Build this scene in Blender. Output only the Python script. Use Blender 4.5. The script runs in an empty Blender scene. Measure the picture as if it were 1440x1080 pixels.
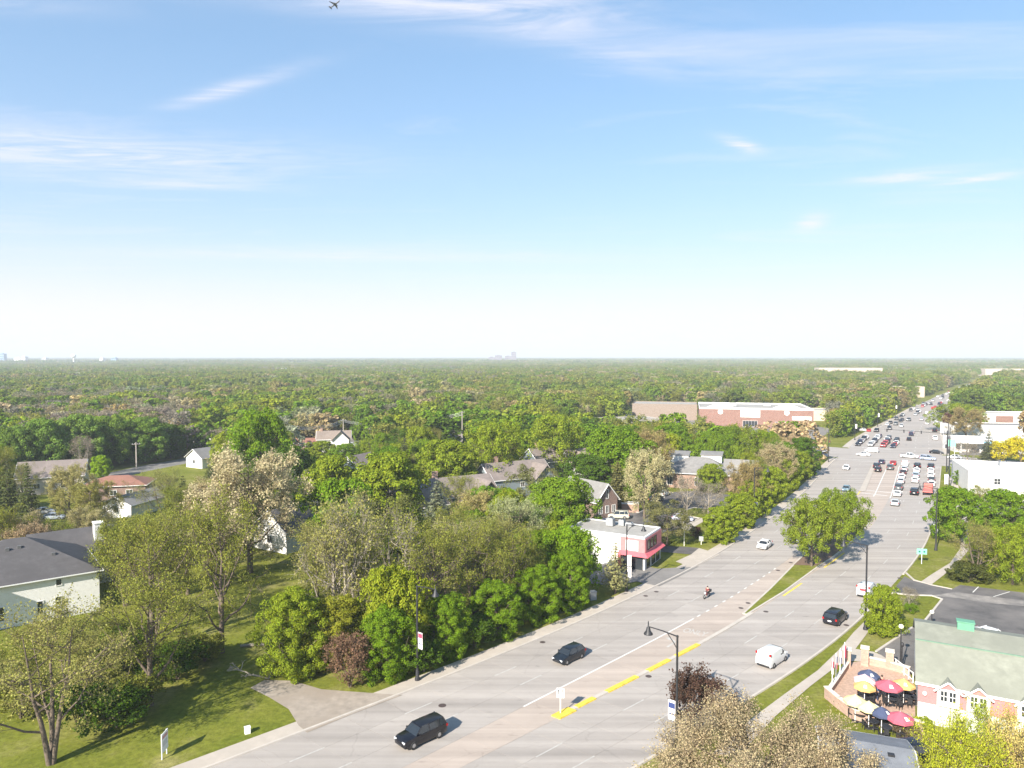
import bpy, bmesh, math, random
import numpy as np
from mathutils import Vector, Matrix
random.seed(7)
scene = bpy.context.scene
COL = scene.collection
R_ = math.radians

# ------------------------------------------------------------------ camera
CAM_H = 36.0                       # metres above the ground
PITCH = math.atan(39 / 1000)       # looking slightly down
F = 1000.0                         # focal length for a 1440 wide frame
cam_d = bpy.data.cameras.new('camera')
cam_d.sensor_width = 36.0
cam_d.lens = 25.0
cam_d.clip_start = 0.5
cam_d.clip_end = 60000
cam = bpy.data.objects.new('camera', cam_d)
COL.objects.link(cam)
cam.location = (0, 0, CAM_H)
cam.rotation_euler = (math.pi / 2 - PITCH, 0, 0)
scene.camera = cam

# ------------------------------------------------------------------ sun, sky, exposure
SUN_EL = R_(31)
SUN_AZ_DIR = Vector((-0.56, -0.83)).normalized()     # towards the sun, on plan
sun_d = bpy.data.lights.new('sun', 'SUN')
sun_d.energy = 4.8
sun_d.angle = R_(0.53)
sun_d.color = (1.0, 0.93, 0.82)
sun = bpy.data.objects.new('sun', sun_d)
COL.objects.link(sun)
to_sun = Vector((SUN_AZ_DIR.x * math.cos(SUN_EL), SUN_AZ_DIR.y * math.cos(SUN_EL), math.sin(SUN_EL)))
sun.rotation_euler = to_sun.to_track_quat('Z', 'Y').to_euler()
sun.location = to_sun * 300

vs = scene.view_settings
vs.view_transform = 'Standard'
vs.look = 'None'
vs.gamma = 1
vs.exposure = 1.32
vs.use_curve_mapping = False
scene.cycles.max_bounces = 5
scene.cycles.diffuse_bounces = 3
scene.cycles.glossy_bounces = 2
scene.cycles.transmission_bounces = 3
scene.cycles.volume_bounces = 0
scene.cycles.use_denoising = True
scene.cycles.caustics_reflective = False
scene.cycles.caustics_refractive = False


def N(nt, typ, **kw):
    n = nt.nodes.new(typ)
    for k, v in kw.items():
        if k.startswith('i_'):
            key = k[2:]
            key = int(key) if key.isdigit() else key.replace('_', ' ')
            n.inputs[key].default_value = v
        else:
            setattr(n, k, v)
    return n


def math_n(nt, op, a, b=None, c=None, clamp=False):
    n = nt.nodes.new('ShaderNodeMath')
    n.operation = op
    n.use_clamp = clamp
    for i, x in enumerate((a, b, c)):
        if x is None:
            continue
        if isinstance(x, (int, float)):
            n.inputs[i].default_value = x
        else:
            nt.links.new(x, n.inputs[i])
    return n.outputs[0]


SKY_GAMMA = 0.62
SKY_TINT = (1.00, 1.52, 1.86, 1)


def build_world():
    w = bpy.data.worlds.new('World')
    scene.world = w
    w.use_nodes = True
    nt = w.node_tree
    nt.nodes.clear()
    L = nt.links.new
    out = N(nt, 'ShaderNodeOutputWorld')
    bg = N(nt, 'ShaderNodeBackground', i_Strength=0.082)
    sky = N(nt, 'ShaderNodeTexSky', sky_type='NISHITA', sun_disc=False)
    sky.sun_elevation = SUN_EL
    # rotation 0 puts the sun at +Y; it turns clockwise seen from above
    sky.sun_rotation = math.atan2(SUN_AZ_DIR.x, SUN_AZ_DIR.y)
    sky.air_density = 1.0
    sky.dust_density = 0.6
    sky.ozone_density = 2.5
    sky.altitude = 200
    gm = N(nt, 'ShaderNodeGamma')
    gm.inputs[1].default_value = SKY_GAMMA
    L(sky.outputs[0], gm.inputs[0])
    tint = N(nt, 'ShaderNodeMix', data_type='RGBA', blend_type='MULTIPLY')
    tint.inputs[0].default_value = 1.0
    tint.inputs[7].default_value = SKY_TINT
    L(gm.outputs[0], tint.inputs[6])
    tc = N(nt, 'ShaderNodeTexCoord')
    sep = N(nt, 'ShaderNodeSeparateXYZ')
    L(tc.outputs['Generated'], sep.inputs[0])
    dx, dy, dz = sep.outputs
    dzc = math_n(nt, 'MAXIMUM', dz, 0.012)
    # thin veil of high cloud: its optical depth grows towards the horizon everywhere
    veil = math_n(nt, 'SUBTRACT', 1.0, math_n(nt, 'POWER', 2.718, math_n(nt, 'MULTIPLY', math_n(nt, 'POWER', math_n(nt, 'DIVIDE', 0.105, dzc), 1.7), -1.0)))
    # cloud layer as a flat sheet overhead
    px = math_n(nt, 'DIVIDE', dx, dzc)
    py = math_n(nt, 'DIVIDE', dy, dzc)
    comb = N(nt, 'ShaderNodeCombineXYZ')
    L(px, comb.inputs[0]); L(py, comb.inputs[1])
    mp = N(nt, 'ShaderNodeMapping')
    mp.inputs['Rotation'].default_value = (0, 0, R_(-14))
    mp.inputs['Scale'].default_value = (0.55, 1.9, 1)
    L(comb.outputs[0], mp.inputs[0])
    n1 = N(nt, 'ShaderNodeTexNoise', i_Scale=0.75, i_Detail=8.0, i_Roughness=0.62, i_Distortion=0.9)
    L(mp.outputs[0], n1.inputs['Vector'])
    n2 = N(nt, 'ShaderNodeTexNoise', i_Scale=2.6, i_Detail=7.0, i_Roughness=0.65, i_Distortion=1.4)
    L(mp.outputs[0], n2.inputs['Vector'])
    base = math_n(nt, 'MULTIPLY', math_n(nt, 'SUBTRACT', n1.outputs[0], 0.535, clamp=True), 1.9, clamp=True)
    acc = base

    def patch(cx, cy, ax, ay, rot, amt):
        # one bank of cirrus: soft ellipse on the cloud sheet, frayed by the fine noise
        nonlocal acc
        c, s = math.cos(rot), math.sin(rot)
        ex = math_n(nt, 'SUBTRACT', px, cx)
        ey = math_n(nt, 'SUBTRACT', py, cy)
        a = math_n(nt, 'DIVIDE', math_n(nt, 'ADD', math_n(nt, 'MULTIPLY', ex, c), math_n(nt, 'MULTIPLY', ey, s)), ax)
        b = math_n(nt, 'DIVIDE', math_n(nt, 'SUBTRACT', math_n(nt, 'MULTIPLY', ey, c), math_n(nt, 'MULTIPLY', ex, s)), ay)
        r2 = math_n(nt, 'ADD', math_n(nt, 'MULTIPLY', a, a), math_n(nt, 'MULTIPLY', b, b))
        g = math_n(nt, 'POWER', 2.718, math_n(nt, 'MULTIPLY', r2, -1.0))
        fr = math_n(nt, 'MULTIPLY', math_n(nt, 'SUBTRACT', n2.outputs[0], 0.30, clamp=True), 2.6, clamp=True)
        acc = math_n(nt, 'ADD', acc, math_n(nt, 'MULTIPLY', math_n(nt, 'MULTIPLY', g, fr), amt))

    patch(-0.28, 1.98, 0.75, 0.18, R_(18), 1.05)
    patch(0.25, 2.35, 0.45, 0.09, R_(32), 0.40)
    patch(-2.35, 3.50, 1.25, 0.36, R_(8), 1.05)
    patch(-2.1, 4.15, 0.7, 0.12, R_(10), 0.55)
    patch(-1.05, 2.70, 0.34, 0.05, R_(-32), 0.9)
    patch(-1.45, 2.05, 0.35, 0.07, R_(5), 0.35)
    patch(1.08, 3.40, 0.16, 0.05, R_(45), 1.3)
    patch(2.2, 4.00, 0.25, 0.14, R_(-20), 1.3)
    patch(2.62, 4.05, 0.22, 0.10, R_(-40), 1.1)
    patch(2.25, 5.4, 0.10, 0.35, R_(-18), 1.2)
    patch(-1.6, 7.1, 2.6, 0.45, R_(4), 0.8)
    m = math_n(nt, 'MAXIMUM', math_n(nt, 'MINIMUM', acc, 0.85), 0.0)
    above = math_n(nt, 'MULTIPLY', math_n(nt, 'SUBTRACT', dz, 0.012, clamp=True), 25.0, clamp=True)
    m = math_n(nt, 'MULTIPLY', m, above)
    mix1 = N(nt, 'ShaderNodeMix', data_type='RGBA')
    mix1.inputs[7].default_value = (4.90, 4.72, 5.15, 1)
    L(veil, mix1.inputs[0]); L(tint.outputs[2], mix1.inputs[6])
    mix2 = N(nt, 'ShaderNodeMix', data_type='RGBA')
    mix2.inputs[7].default_value = (4.7, 4.7, 5.3, 1)
    L(m, mix2.inputs[0]); L(mix1.outputs[2], mix2.inputs[6])
    L(mix2.outputs[2], bg.inputs[0])
    L(bg.outputs[0], out.inputs[0])


build_world()

# ------------------------------------------------------------------ where things stand
CP, SP = math.cos(PITCH), math.sin(PITCH)


def P(u, v, z=0.0):
    """Point of the plane at height z seen in direction (u, v): used to survey the site from the photograph."""
    a, b = (u - 720) / F, (540 - v) / F
    d = (a, CP + SP * b, -SP + CP * b)
    t = (z - CAM_H) / d[2]
    return Vector((d[0] * t, d[1] * t, z))


def h_at(Y, v):
    k = (540 - v) / F
    return CAM_H + Y * (k * CP - SP) / (CP + k * SP)


def proj(x, y, z):
    zc = y * CP - (z - CAM_H) * SP
    yc = y * SP + (z - CAM_H) * CP
    return 720 + F * x / zc, 540 - F * yc / zc


# road frame: a runs along the avenue, b across it (towards the right-hand kerb)
_l = math.hypot(.62, .785)
AX, AY = .62 / _l, .785 / _l
RD_ANG = math.atan2(AY, AX)


def Q(a, b, z=0.0):
    return Vector((AX * a + AY * b, AY * a - AX * b, z))


def ab(x, y):
    return x * AX + y * AY, x * AY - y * AX


_La = np.array([-60, 30, 50, 75, 100, 118, 143, 172, 196, 249, 330, 387, 448, 524, 618, 758, 1066, 1352, 2600])
_Lb = np.array([-74, -58.7, -55.4, -52, -50.3, -49.7, -50.7, -53, -55.2, -62.6, -72.0, -76, -79.5, -84.5, -90, -96.5, -106, -114.6, -150])
_Ra = np.array([-60, 30, 74, 91, 107, 130, 146, 163, 229, 258, 331, 375, 422, 493, 591, 725, 970, 1352, 2600])
_Rb = np.array([-53, -34.0, -25.8, -23.2, -22.1, -21.3, -21.3, -21.9, -28.8, -32.2, -40.5, -47.1, -53.5, -61.5, -69, -77, -87, -99, -135])
_Wa = np.array([-60, 30, 57, 90, 111, 140, 175, 205, 250, 330, 2600])      # left carriageway's inner line
_Wb = np.array([-62.5, -46.6, -43.5, -40.0, -38.9, -38.9, -41.3, -44, -50.5, -58.0, -144])
_Ya = np.array([-60, 30, 58, 78, 95, 124, 139, 163, 201, 255, 330, 2600])  # median kerb, right carriageway's inner edge
_Yb = np.array([-57.5, -43.4, -39.4, -36.3, -34.4, -33.0, -32.4, -32.4, -36.0, -43.6, -54.6, -142])


def smooth(a, A_, B_):
    return float(np.mean([np.interp(a + d, A_, B_) for d in np.linspace(-12, 12, 9)]))


def bL(a): return smooth(a, _La, _Lb)
def bR(a): return smooth(a, _Ra, _Rb)
def bW(a): return smooth(a, _Wa, _Wb) if a < 330 else bL(a) + .42 * (bR(a) - bL(a))
def bY(a): return smooth(a, _Ya, _Yb) if a < 330 else bL(a) + .52 * (bR(a) - bL(a))


# ------------------------------------------------------------------ materials
_M = {}


def mat(name, col=(.5, .5, .5), rough=.7, var=.12, scale=3.0, bump=0.0, metal=0.0, objcol=False, spec=.4, col2=None, mode='noise', coat=0.0):
    """Procedural principled material: base colour broken up by two octaves of noise."""
    if name in _M:
        return _M[name]
    m = bpy.data.materials.new(name)
    m.use_nodes = True
    nt = m.node_tree
    L = nt.links.new
    bs = nt.nodes['Principled BSDF']
    bs.inputs['Roughness'].default_value = rough
    bs.inputs['Metallic'].default_value = metal
    bs.inputs['Specular IOR Level'].default_value = spec
    bs.inputs['Coat Weight'].default_value = coat
    bs.inputs['Coat Roughness'].default_value = .06
    tc = N(nt, 'ShaderNodeTexCoord')
    geo = N(nt, 'ShaderNodeNewGeometry')
    vec = geo.outputs['Position'] if mode == 'world' else tc.outputs['Object']
    n1 = N(nt, 'ShaderNodeTexNoise', i_Scale=scale, i_Detail=5.0, i_Roughness=.6)
    L(vec, n1.inputs['Vector'])
    if objcol:
        oi = N(nt, 'ShaderNodeObjectInfo')
        csock = oi.outputs['Color']
    else:
        rgb = N(nt, 'ShaderNodeRGB')
        rgb.outputs[0].default_value = (*col, 1)
        csock = rgb.outputs[0]
    if mode == 'brick':
        bt = N(nt, 'ShaderNodeTexBrick')
        bt.inputs['Scale'].default_value = 1.0
        bt.inputs['Color1'].default_value = (*col, 1)
        bt.inputs['Color2'].default_value = (*[c * .72 for c in col], 1)
        bt.inputs['Mortar'].default_value = (.30, .26, .23, 1)
        bt.inputs['Mortar Size'].default_value = .012
        bt.inputs['Brick Width'].default_value = .24
        bt.inputs['Row Height'].default_value = .08
        cx = N(nt, 'ShaderNodeSeparateXYZ'); L(tc.outputs['Object'], cx.inputs[0])
        cc = N(nt, 'ShaderNodeCombineXYZ')
        L(math_n(nt, 'ADD', cx.outputs[0], cx.outputs[1]), cc.inputs[0]); L(cx.outputs[2], cc.inputs[1])
        L(cc.outputs[0], bt.inputs['Vector'])
        csock = bt.outputs['Color']
    mx = N(nt, 'ShaderNodeMix', data_type='RGBA', blend_type='MULTIPLY')
    mx.inputs[0].default_value = 1.0
    mr = N(nt, 'ShaderNodeMapRange')
    mr.inputs['From Min'].default_value = .3
    mr.inputs['From Max'].default_value = .7
    mr.inputs['To Min'].default_value = 1 - var
    mr.inputs['To Max'].default_value = 1 + var
    L(n1.outputs[0], mr.inputs[0])
    L(csock, mx.inputs[6]); L(mr.outputs[0], mx.inputs[7])
    fin = mx.outputs[2]
    if col2 is not None:
        n2 = N(nt, 'ShaderNodeTexNoise', i_Scale=scale * .17, i_Detail=6.0, i_Roughness=.65)
        L(vec, n2.inputs['Vector'])
        m2 = N(nt, 'ShaderNodeMix', data_type='RGBA')
        m2.inputs[7].default_value = (*col2, 1)
        mr2 = N(nt, 'ShaderNodeMapRange')
        mr2.inputs['From Min'].default_value = .42
        mr2.inputs['From Max'].default_value = .62
        L(n2.outputs[0], mr2.inputs[0]); L(mr2.outputs[0], m2.inputs[0])
        L(fin, m2.inputs[6])
        fin = m2.outputs[2]
    if mode == 'siding':
        sz = N(nt, 'ShaderNodeSeparateXYZ'); L(tc.outputs['Object'], sz.inputs[0])
        fr = math_n(nt, 'FRACT', math_n(nt, 'MULTIPLY', sz.outputs[2], 5.5))
        bp = N(nt, 'ShaderNodeBump', i_Strength=.5, i_Distance=.03)
        L(fr, bp.inputs['Height']); L(bp.outputs[0], bs.inputs['Normal'])
    elif bump > 0:
        n3 = N(nt, 'ShaderNodeTexNoise', i_Scale=scale * 6, i_Detail=3.0)
        L(vec, n3.inputs['Vector'])
        bp = N(nt, 'ShaderNodeBump', i_Strength=bump, i_Distance=.05)
        L(n3.outputs[0], bp.inputs['Height']); L(bp.outputs[0], bs.inputs['Normal'])
    L(fin, bs.inputs['Base Color'])
    _M[name] = m
    return m


def leaf_mat(name, far=False, trans=.40):
    """Foliage: the tree's own colour, every leaf a little different, some light let through."""
    m = bpy.data.materials.new(name)
    m.use_nodes = True
    nt = m.node_tree
    L = nt.links.new
    nt.nodes.remove(nt.nodes['Principled BSDF'])
    out = nt.nodes['Material Output']
    if far:
        at = N(nt, 'ShaderNodeAttribute', attribute_type='INSTANCER', attribute_name='tcol')
        c = at.outputs['Color']
    else:
        c = N(nt, 'ShaderNodeObjectInfo').outputs['Color']
    geo = N(nt, 'ShaderNodeNewGeometry')
    mr = N(nt, 'ShaderNodeMapRange')
    mr.inputs['To Min'].default_value = .80
    mr.inputs['To Max'].default_value = 1.80
    L(geo.outputs['Random Per Island'], mr.inputs[0])
    mx = N(nt, 'ShaderNodeMix', data_type='RGBA', blend_type='MULTIPLY')
    mx.inputs[0].default_value = 1
    L(c, mx.inputs[6]); L(mr.outputs[0], mx.inputs[7])
    hs = N(nt, 'ShaderNodeHueSaturation')
    mh = N(nt, 'ShaderNodeMapRange')
    mh.inputs['To Min'].default_value = .485
    mh.inputs['To Max'].default_value = .515
    ml = math_n(nt, 'FRACT', math_n(nt, 'MULTIPLY', geo.outputs['Random Per Island'], 17.3))
    L(ml, mh.inputs[0]); L(mh.outputs[0], hs.inputs['Hue'])
    L(mx.outputs[2], hs.inputs['Color'])
    d = N(nt, 'ShaderNodeBsdfDiffuse')
    t = N(nt, 'ShaderNodeBsdfTranslucent')
    L(hs.outputs[0], d.inputs[0]); L(hs.outputs[0], t.inputs[0])
    ms = N(nt, 'ShaderNodeMixShader')
    ms.inputs[0].default_value = trans
    L(d.outputs[0], ms.inputs[1]); L(t.outputs[0], ms.inputs[2])
    L(ms.outputs[0], out.inputs[0])
    return m


LEAF = leaf_mat('foliage')
LEAF_FAR = leaf_mat('foliage_woods', far=True)
BARK = mat('bark', (.13, .10, .075), .9, .3, 6, bump=.4)
BARK_PALE = mat('bark_pale', (.30, .26, .21), .9, .25, 6, bump=.4)
GLASS = mat('window_glass', (.03, .035, .04), .08, .1, 2, spec=.8)
CARGLASS = mat('car_glass', (.018, .022, .026), .06, .05, 2, spec=.9)
PAINT = mat('car_paint', objcol=True, rough=.28, var=.03, scale=1.5, coat=.35)
TYRE = mat('tyre_rubber', (.02, .02, .02), .85, .2, 8)
RIM = mat('wheel_rim', (.55, .55, .56), .3, .1, 5, metal=.8)
LAMP_GLASS = mat('headlamp', (.75, .76, .78), .15, .05, 4, spec=.8)
TAIL = mat('tail_lamp', (.35, .01, .01), .2, .1, 4)
BLACK = mat('black_metal', (.025, .025, .028), .5, .2, 5)
WHITE = mat('white_paint', (.78, .77, .75), .6, .06, 4)
TRIM = mat('white_trim', (.74, .73, .71), .6, .06, 4)
GREY_METAL = mat('grey_metal', (.38, .39, .40), .45, .1, 4, metal=.4)
CONCRETE = mat('concrete', (.42, .385, .34), .9, .10, .6, bump=.1, mode='world', col2=(.42, .385, .34))
KERB = mat('kerb_concrete', (.45, .405, .355), .9, .10, .8, mode='world')
MARK_F = mat('marking_worn', (.42, .40, .37), .8, .2, 2, mode='world')
MARK_W = mat('marking_white', (.60, .58, .55), .8, .15, 3, mode='world')
MARK_Y = mat('marking_yellow', (.66, .48, .06), .8, .28, 3, mode='world')


# ------------------------------------------------------------------ mesh helpers
def link(o, parent=None):
    COL.objects.link(o)
    if parent is not None:
        o.parent = parent
    return o


def tag(o, label=None, cat=None, group=None, kind=None):
    if label: o['label'] = label
    if cat: o['category'] = cat
    if group: o['group'] = group
    if kind: o['kind'] = kind
    return o


def empty(name, loc=(0, 0, 0), rz=0.0):
    o = bpy.data.objects.new(name, None)
    o.empty_display_size = .3
    COL.objects.link(o)
    o.location = loc
    o.rotation_euler = (0, 0, rz)
    return o


class MB:
    """Collects boxes, tubes, lofts and sheets; becomes one mesh."""

    def __init__(self):
        self.v = []
        self.f = []

    def add(self, vs, fs):
        n = len(self.v)
        self.v += [tuple(p) for p in vs]
        self.f += [tuple(i + n for i in f) for f in fs]
        return self

    def box(self, c, s, rz=0.0, m=None):
        x, y, z = s[0] / 2, s[1] / 2, s[2] / 2
        vs = [Vector((i * x, j * y, k * z)) for k in (-1, 1) for j in (-1, 1) for i in (-1, 1)]
        rot = m if m is not None else Matrix.Rotation(rz, 3, 'Z')
        vs = [rot @ p + Vector(c) for p in vs]
        return self.add(vs, [(0, 2, 3, 1), (4, 5, 7, 6), (0, 1, 5, 4), (2, 6, 7, 3), (0, 4, 6, 2), (1, 3, 7, 5)])

    def tube(self, pts, rad, n=6, cap=True):
        pts = [Vector(p) for p in pts]
        if isinstance(rad, (int, float)):
            rad = [rad] * len(pts)
        vs, fs = [], []
        for i, p in enumerate(pts):
            d = (pts[min(i + 1, len(pts) - 1)] - pts[max(i - 1, 0)])
            d = d.normalized() if d.length > 1e-9 else Vector((0, 0, 1))
            e = Vector((1, 0, 0)) if abs(d.x) < .8 else Vector((0, 1, 0))
            s = d.cross(e).normalized(); t = d.cross(s)
            for k in range(n):
                a = 2 * math.pi * k / n
                vs.append(p + (s * math.cos(a) + t * math.sin(a)) * rad[i])
        for i in range(len(pts) - 1):
            for k in range(n):
                fs.append((i * n + k, i * n + (k + 1) % n, (i + 1) * n + (k + 1) % n, (i + 1) * n + k))
        if cap:
            fs.append(tuple(range(n - 1, -1, -1)))
            fs.append(tuple(range((len(pts) - 1) * n, len(pts) * n)))
        return self.add(vs, fs)

    def lathe(self, prof, n=12, c=(0, 0, 0)):
        vs, fs = [], []
        for r, z in prof:
            for k in range(n):
                a = 2 * math.pi * k / n
                vs.append((c[0] + r * math.cos(a), c[1] + r * math.sin(a), c[2] + z))
        for i in range(len(prof) - 1):
            for k in range(n):
                fs.append((i * n + k, i * n + (k + 1) % n, (i + 1) * n + (k + 1) % n, (i + 1) * n + k))
        return self.add(vs, fs)

    def sheet(self, pts):
        return self.add(pts, [tuple(range(len(pts)))])

    def prism(self, pts, z0, z1):
        n = len(pts)
        vs = [(p[0], p[1], z0) for p in pts] + [(p[0], p[1], z1) for p in pts]
        fs = [tuple(range(n - 1, -1, -1)), tuple(range(n, 2 * n))]
        fs += [(i, (i + 1) % n, n + (i + 1) % n, n + i) for i in range(n)]
        return self.add(vs, fs)

    def loft(self, secs):
        """secs: equal-length rings of points."""
        n = len(secs[0])
        vs = [p for s in secs for p in s]
        fs = []
        for i in range(len(secs) - 1):
            for k in range(n):
                fs.append((i * n + k, i * n + (k + 1) % n, (i + 1) * n + (k + 1) % n, (i + 1) * n + k))
        fs.append(tuple(range(n - 1, -1, -1)))
        fs.append(tuple(range((len(secs) - 1) * n, len(secs) * n)))
        return self.add(vs, fs)

    def mesh(self, name, m=None, smooth=None):
        me = bpy.data.meshes.new(name)
        me.from_pydata(self.v, [], self.f)
        if m is not None:
            me.materials.append(m)
        bm = bmesh.new(); bm.from_mesh(me)
        bmesh.ops.recalc_face_normals(bm, faces=bm.faces)
        bm.to_mesh(me); bm.free()
        if smooth is not None:
            me.shade_smooth()
            me.set_sharp_from_angle(angle=R_(smooth))
        me.update()
        return me

    def build(self, name, m, parent=None, smooth=None):
        o = bpy.data.objects.new(name, self.mesh(name, m, smooth))
        return link(o, parent)


def np_mesh(name, V, Fq, m, smooth=False):
    me = bpy.data.meshes.new(name)
    V = np.ascontiguousarray(V, dtype=np.float32)
    Fq = np.ascontiguousarray(Fq, dtype=np.int32)
    k = Fq.shape[1]
    me.vertices.add(len(V)); me.vertices.foreach_set('co', V.ravel())
    me.loops.add(Fq.size); me.loops.foreach_set('vertex_index', Fq.ravel())
    me.polygons.add(len(Fq))
    me.polygons.foreach_set('loop_start', np.arange(0, Fq.size, k, dtype=np.int32))
    me.update(calc_edges=True)
    if m: me.materials.append(m)
    if smooth: me.shade_smooth()
    return me


def flat_poly(name, pts, z, m, kind='structure', label=None):
    """Ground sheet from a plan outline."""
    bm = bmesh.new()
    f = bm.faces.new([bm.verts.new((p[0], p[1], z)) for p in pts])
    bmesh.ops.triangulate(bm, faces=[f])
    bmesh.ops.recalc_face_normals(bm, faces=bm.faces)
    if bm.faces[:] and bm.faces[0].normal.z < 0:
        bmesh.ops.reverse_faces(bm, faces=bm.faces)
    me = bpy.data.meshes.new(name); bm.to_mesh(me); bm.free()
    me.materials.append(m)
    o = link(bpy.data.objects.new(name, me))
    if kind: o['kind'] = kind
    if label: o['label'] = label
    return o


def pix(*uv, z=0.0):
    return [P(u, v, z) for u, v in uv]


def ribbon(name, f0, f1, a0, a1, z, m, step=6.0, kind='structure', parent=None):
    """Strip of road between two lateral offsets."""
    mb = MB()
    n = max(2, int((a1 - a0) / step) + 1)
    vs, fs = [], []
    for i in range(n):
        a = a0 + (a1 - a0) * i / (n - 1)
        vs += [Q(a, f0(a), z), Q(a, f1(a), z)]
    for i in range(n - 1):
        fs.append((2 * i, 2 * i + 1, 2 * i + 3, 2 * i + 2))
    mb.add(vs, fs)
    o = mb.build(name, m, parent)
    if kind and parent is None: o['kind'] = kind
    return o


def kerb(name, f, a0, a1, m=None, w=.3, h=.15, step=4.0, parent=None):
    mb = MB()
    n = max(2, int((a1 - a0) / step) + 1)
    secs = []
    for i in range(n):
        a = a0 + (a1 - a0) * i / (n - 1)
        b = f(a)
        secs.append([Q(a, b - w / 2, 0), Q(a, b + w / 2, 0), Q(a, b + w / 2 - .03, h), Q(a, b - w / 2 + .03, h)])
    mb.loft(secs)
    o = mb.build(name, m or KERB, parent)
    if parent is None: o['kind'] = 'structure'
    return o


def poly_kerb(name, pts, m=None, w=.3, h=.14):
    """Kerb along a plan polyline."""
    mb = MB()
    secs = []
    for i, p in enumerate(pts):
        p = Vector((p[0], p[1], 0))
        d = Vector(pts[min(i + 1, len(pts) - 1)][:2]) - Vector(pts[max(i - 1, 0)][:2])
        d.normalize()
        nrm = Vector((-d.y, d.x, 0)) * w / 2
        secs.append([p - nrm, p + nrm, p + nrm * .9 + Vector((0, 0, h)), p - nrm * .9 + Vector((0, 0, h))])
    mb.loft(secs)
    o = mb.build(name, m or KERB)
    o['kind'] = 'structure'
    return o


ORD = ['first', 'second', 'third', 'fourth', 'fifth', 'sixth', 'seventh', 'eighth', 'ninth', 'tenth', 'eleventh', 'twelfth', 'thirteenth',
       'fourteenth', 'fifteenth', 'sixteenth', 'seventeenth', 'eighteenth', 'nineteenth', 'twentieth']


def ordn(i):
    if i < 20: return ORD[i]
    t = ['twenty', 'thirty', 'forty', 'fifty', 'sixty', 'seventy', 'eighty', 'ninety'][(i + 1) // 10 - 2]
    r = (i + 1) % 10
    return t.rstrip('y') + 'ieth' if r == 0 else t + '-' + ORD[r - 1]
# ------------------------------------------------------------------ ground, roads, pavements
def ground_mat():
    m = bpy.data.materials.new('grass_ground')
    m.use_nodes = True
    nt = m.node_tree; L = nt.links.new
    bs = nt.nodes['Principled BSDF']
    bs.inputs['Roughness'].default_value = .95
    bs.inputs['Specular IOR Level'].default_value = .1
    geo = N(nt, 'ShaderNodeNewGeometry')
    big = N(nt, 'ShaderNodeTexNoise', i_Scale=.14, i_Detail=9.0, i_Roughness=.65)
    fine = N(nt, 'ShaderNodeTexNoise', i_Scale=1.6, i_Detail=9.0, i_Roughness=.8)
    L(geo.outputs['Position'], big.inputs['Vector']); L(geo.outputs['Position'], fine.inputs['Vector'])
    r1 = N(nt, 'ShaderNodeValToRGB')
    e = r1.color_ramp.elements
    e[0].position = .30; e[0].color = (.105, .130, .014, 1)
    e[1].position = .72; e[1].color = (.250, .225, .085, 1)
    x = r1.color_ramp.elements.new(.52); x.color = (.155, .165, .024, 1)
    L(big.outputs[0], r1.inputs[0])
    mr = N(nt, 'ShaderNodeMapRange')
    mr.inputs['From Min'].default_value = .25; mr.inputs['From Max'].default_value = .75
    mr.inputs['To Min'].default_value = .42; mr.inputs['To Max'].default_value = 1.55
    L(fine.outputs[0], mr.inputs[0])
    mx = N(nt, 'ShaderNodeMix', data_type='RGBA', blend_type='MULTIPLY'); mx.inputs[0].default_value = 1
    L(r1.outputs[0], mx.inputs[6]); L(mr.outputs[0], mx.inputs[7])
    L(mx.outputs[2], bs.inputs['Base Color'])
    bp = N(nt, 'ShaderNodeBump', i_Strength=.6, i_Distance=.12)
    L(fine.outputs[0], bp.inputs['Height']); L(bp.outputs[0], bs.inputs['Normal'])
    return m


GRASS = ground_mat()
WOODFLOOR = mat('woodland_floor', (.075, .085, .028), .95, .35, 1.5, mode='world', col2=(.10, .085, .05))


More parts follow.
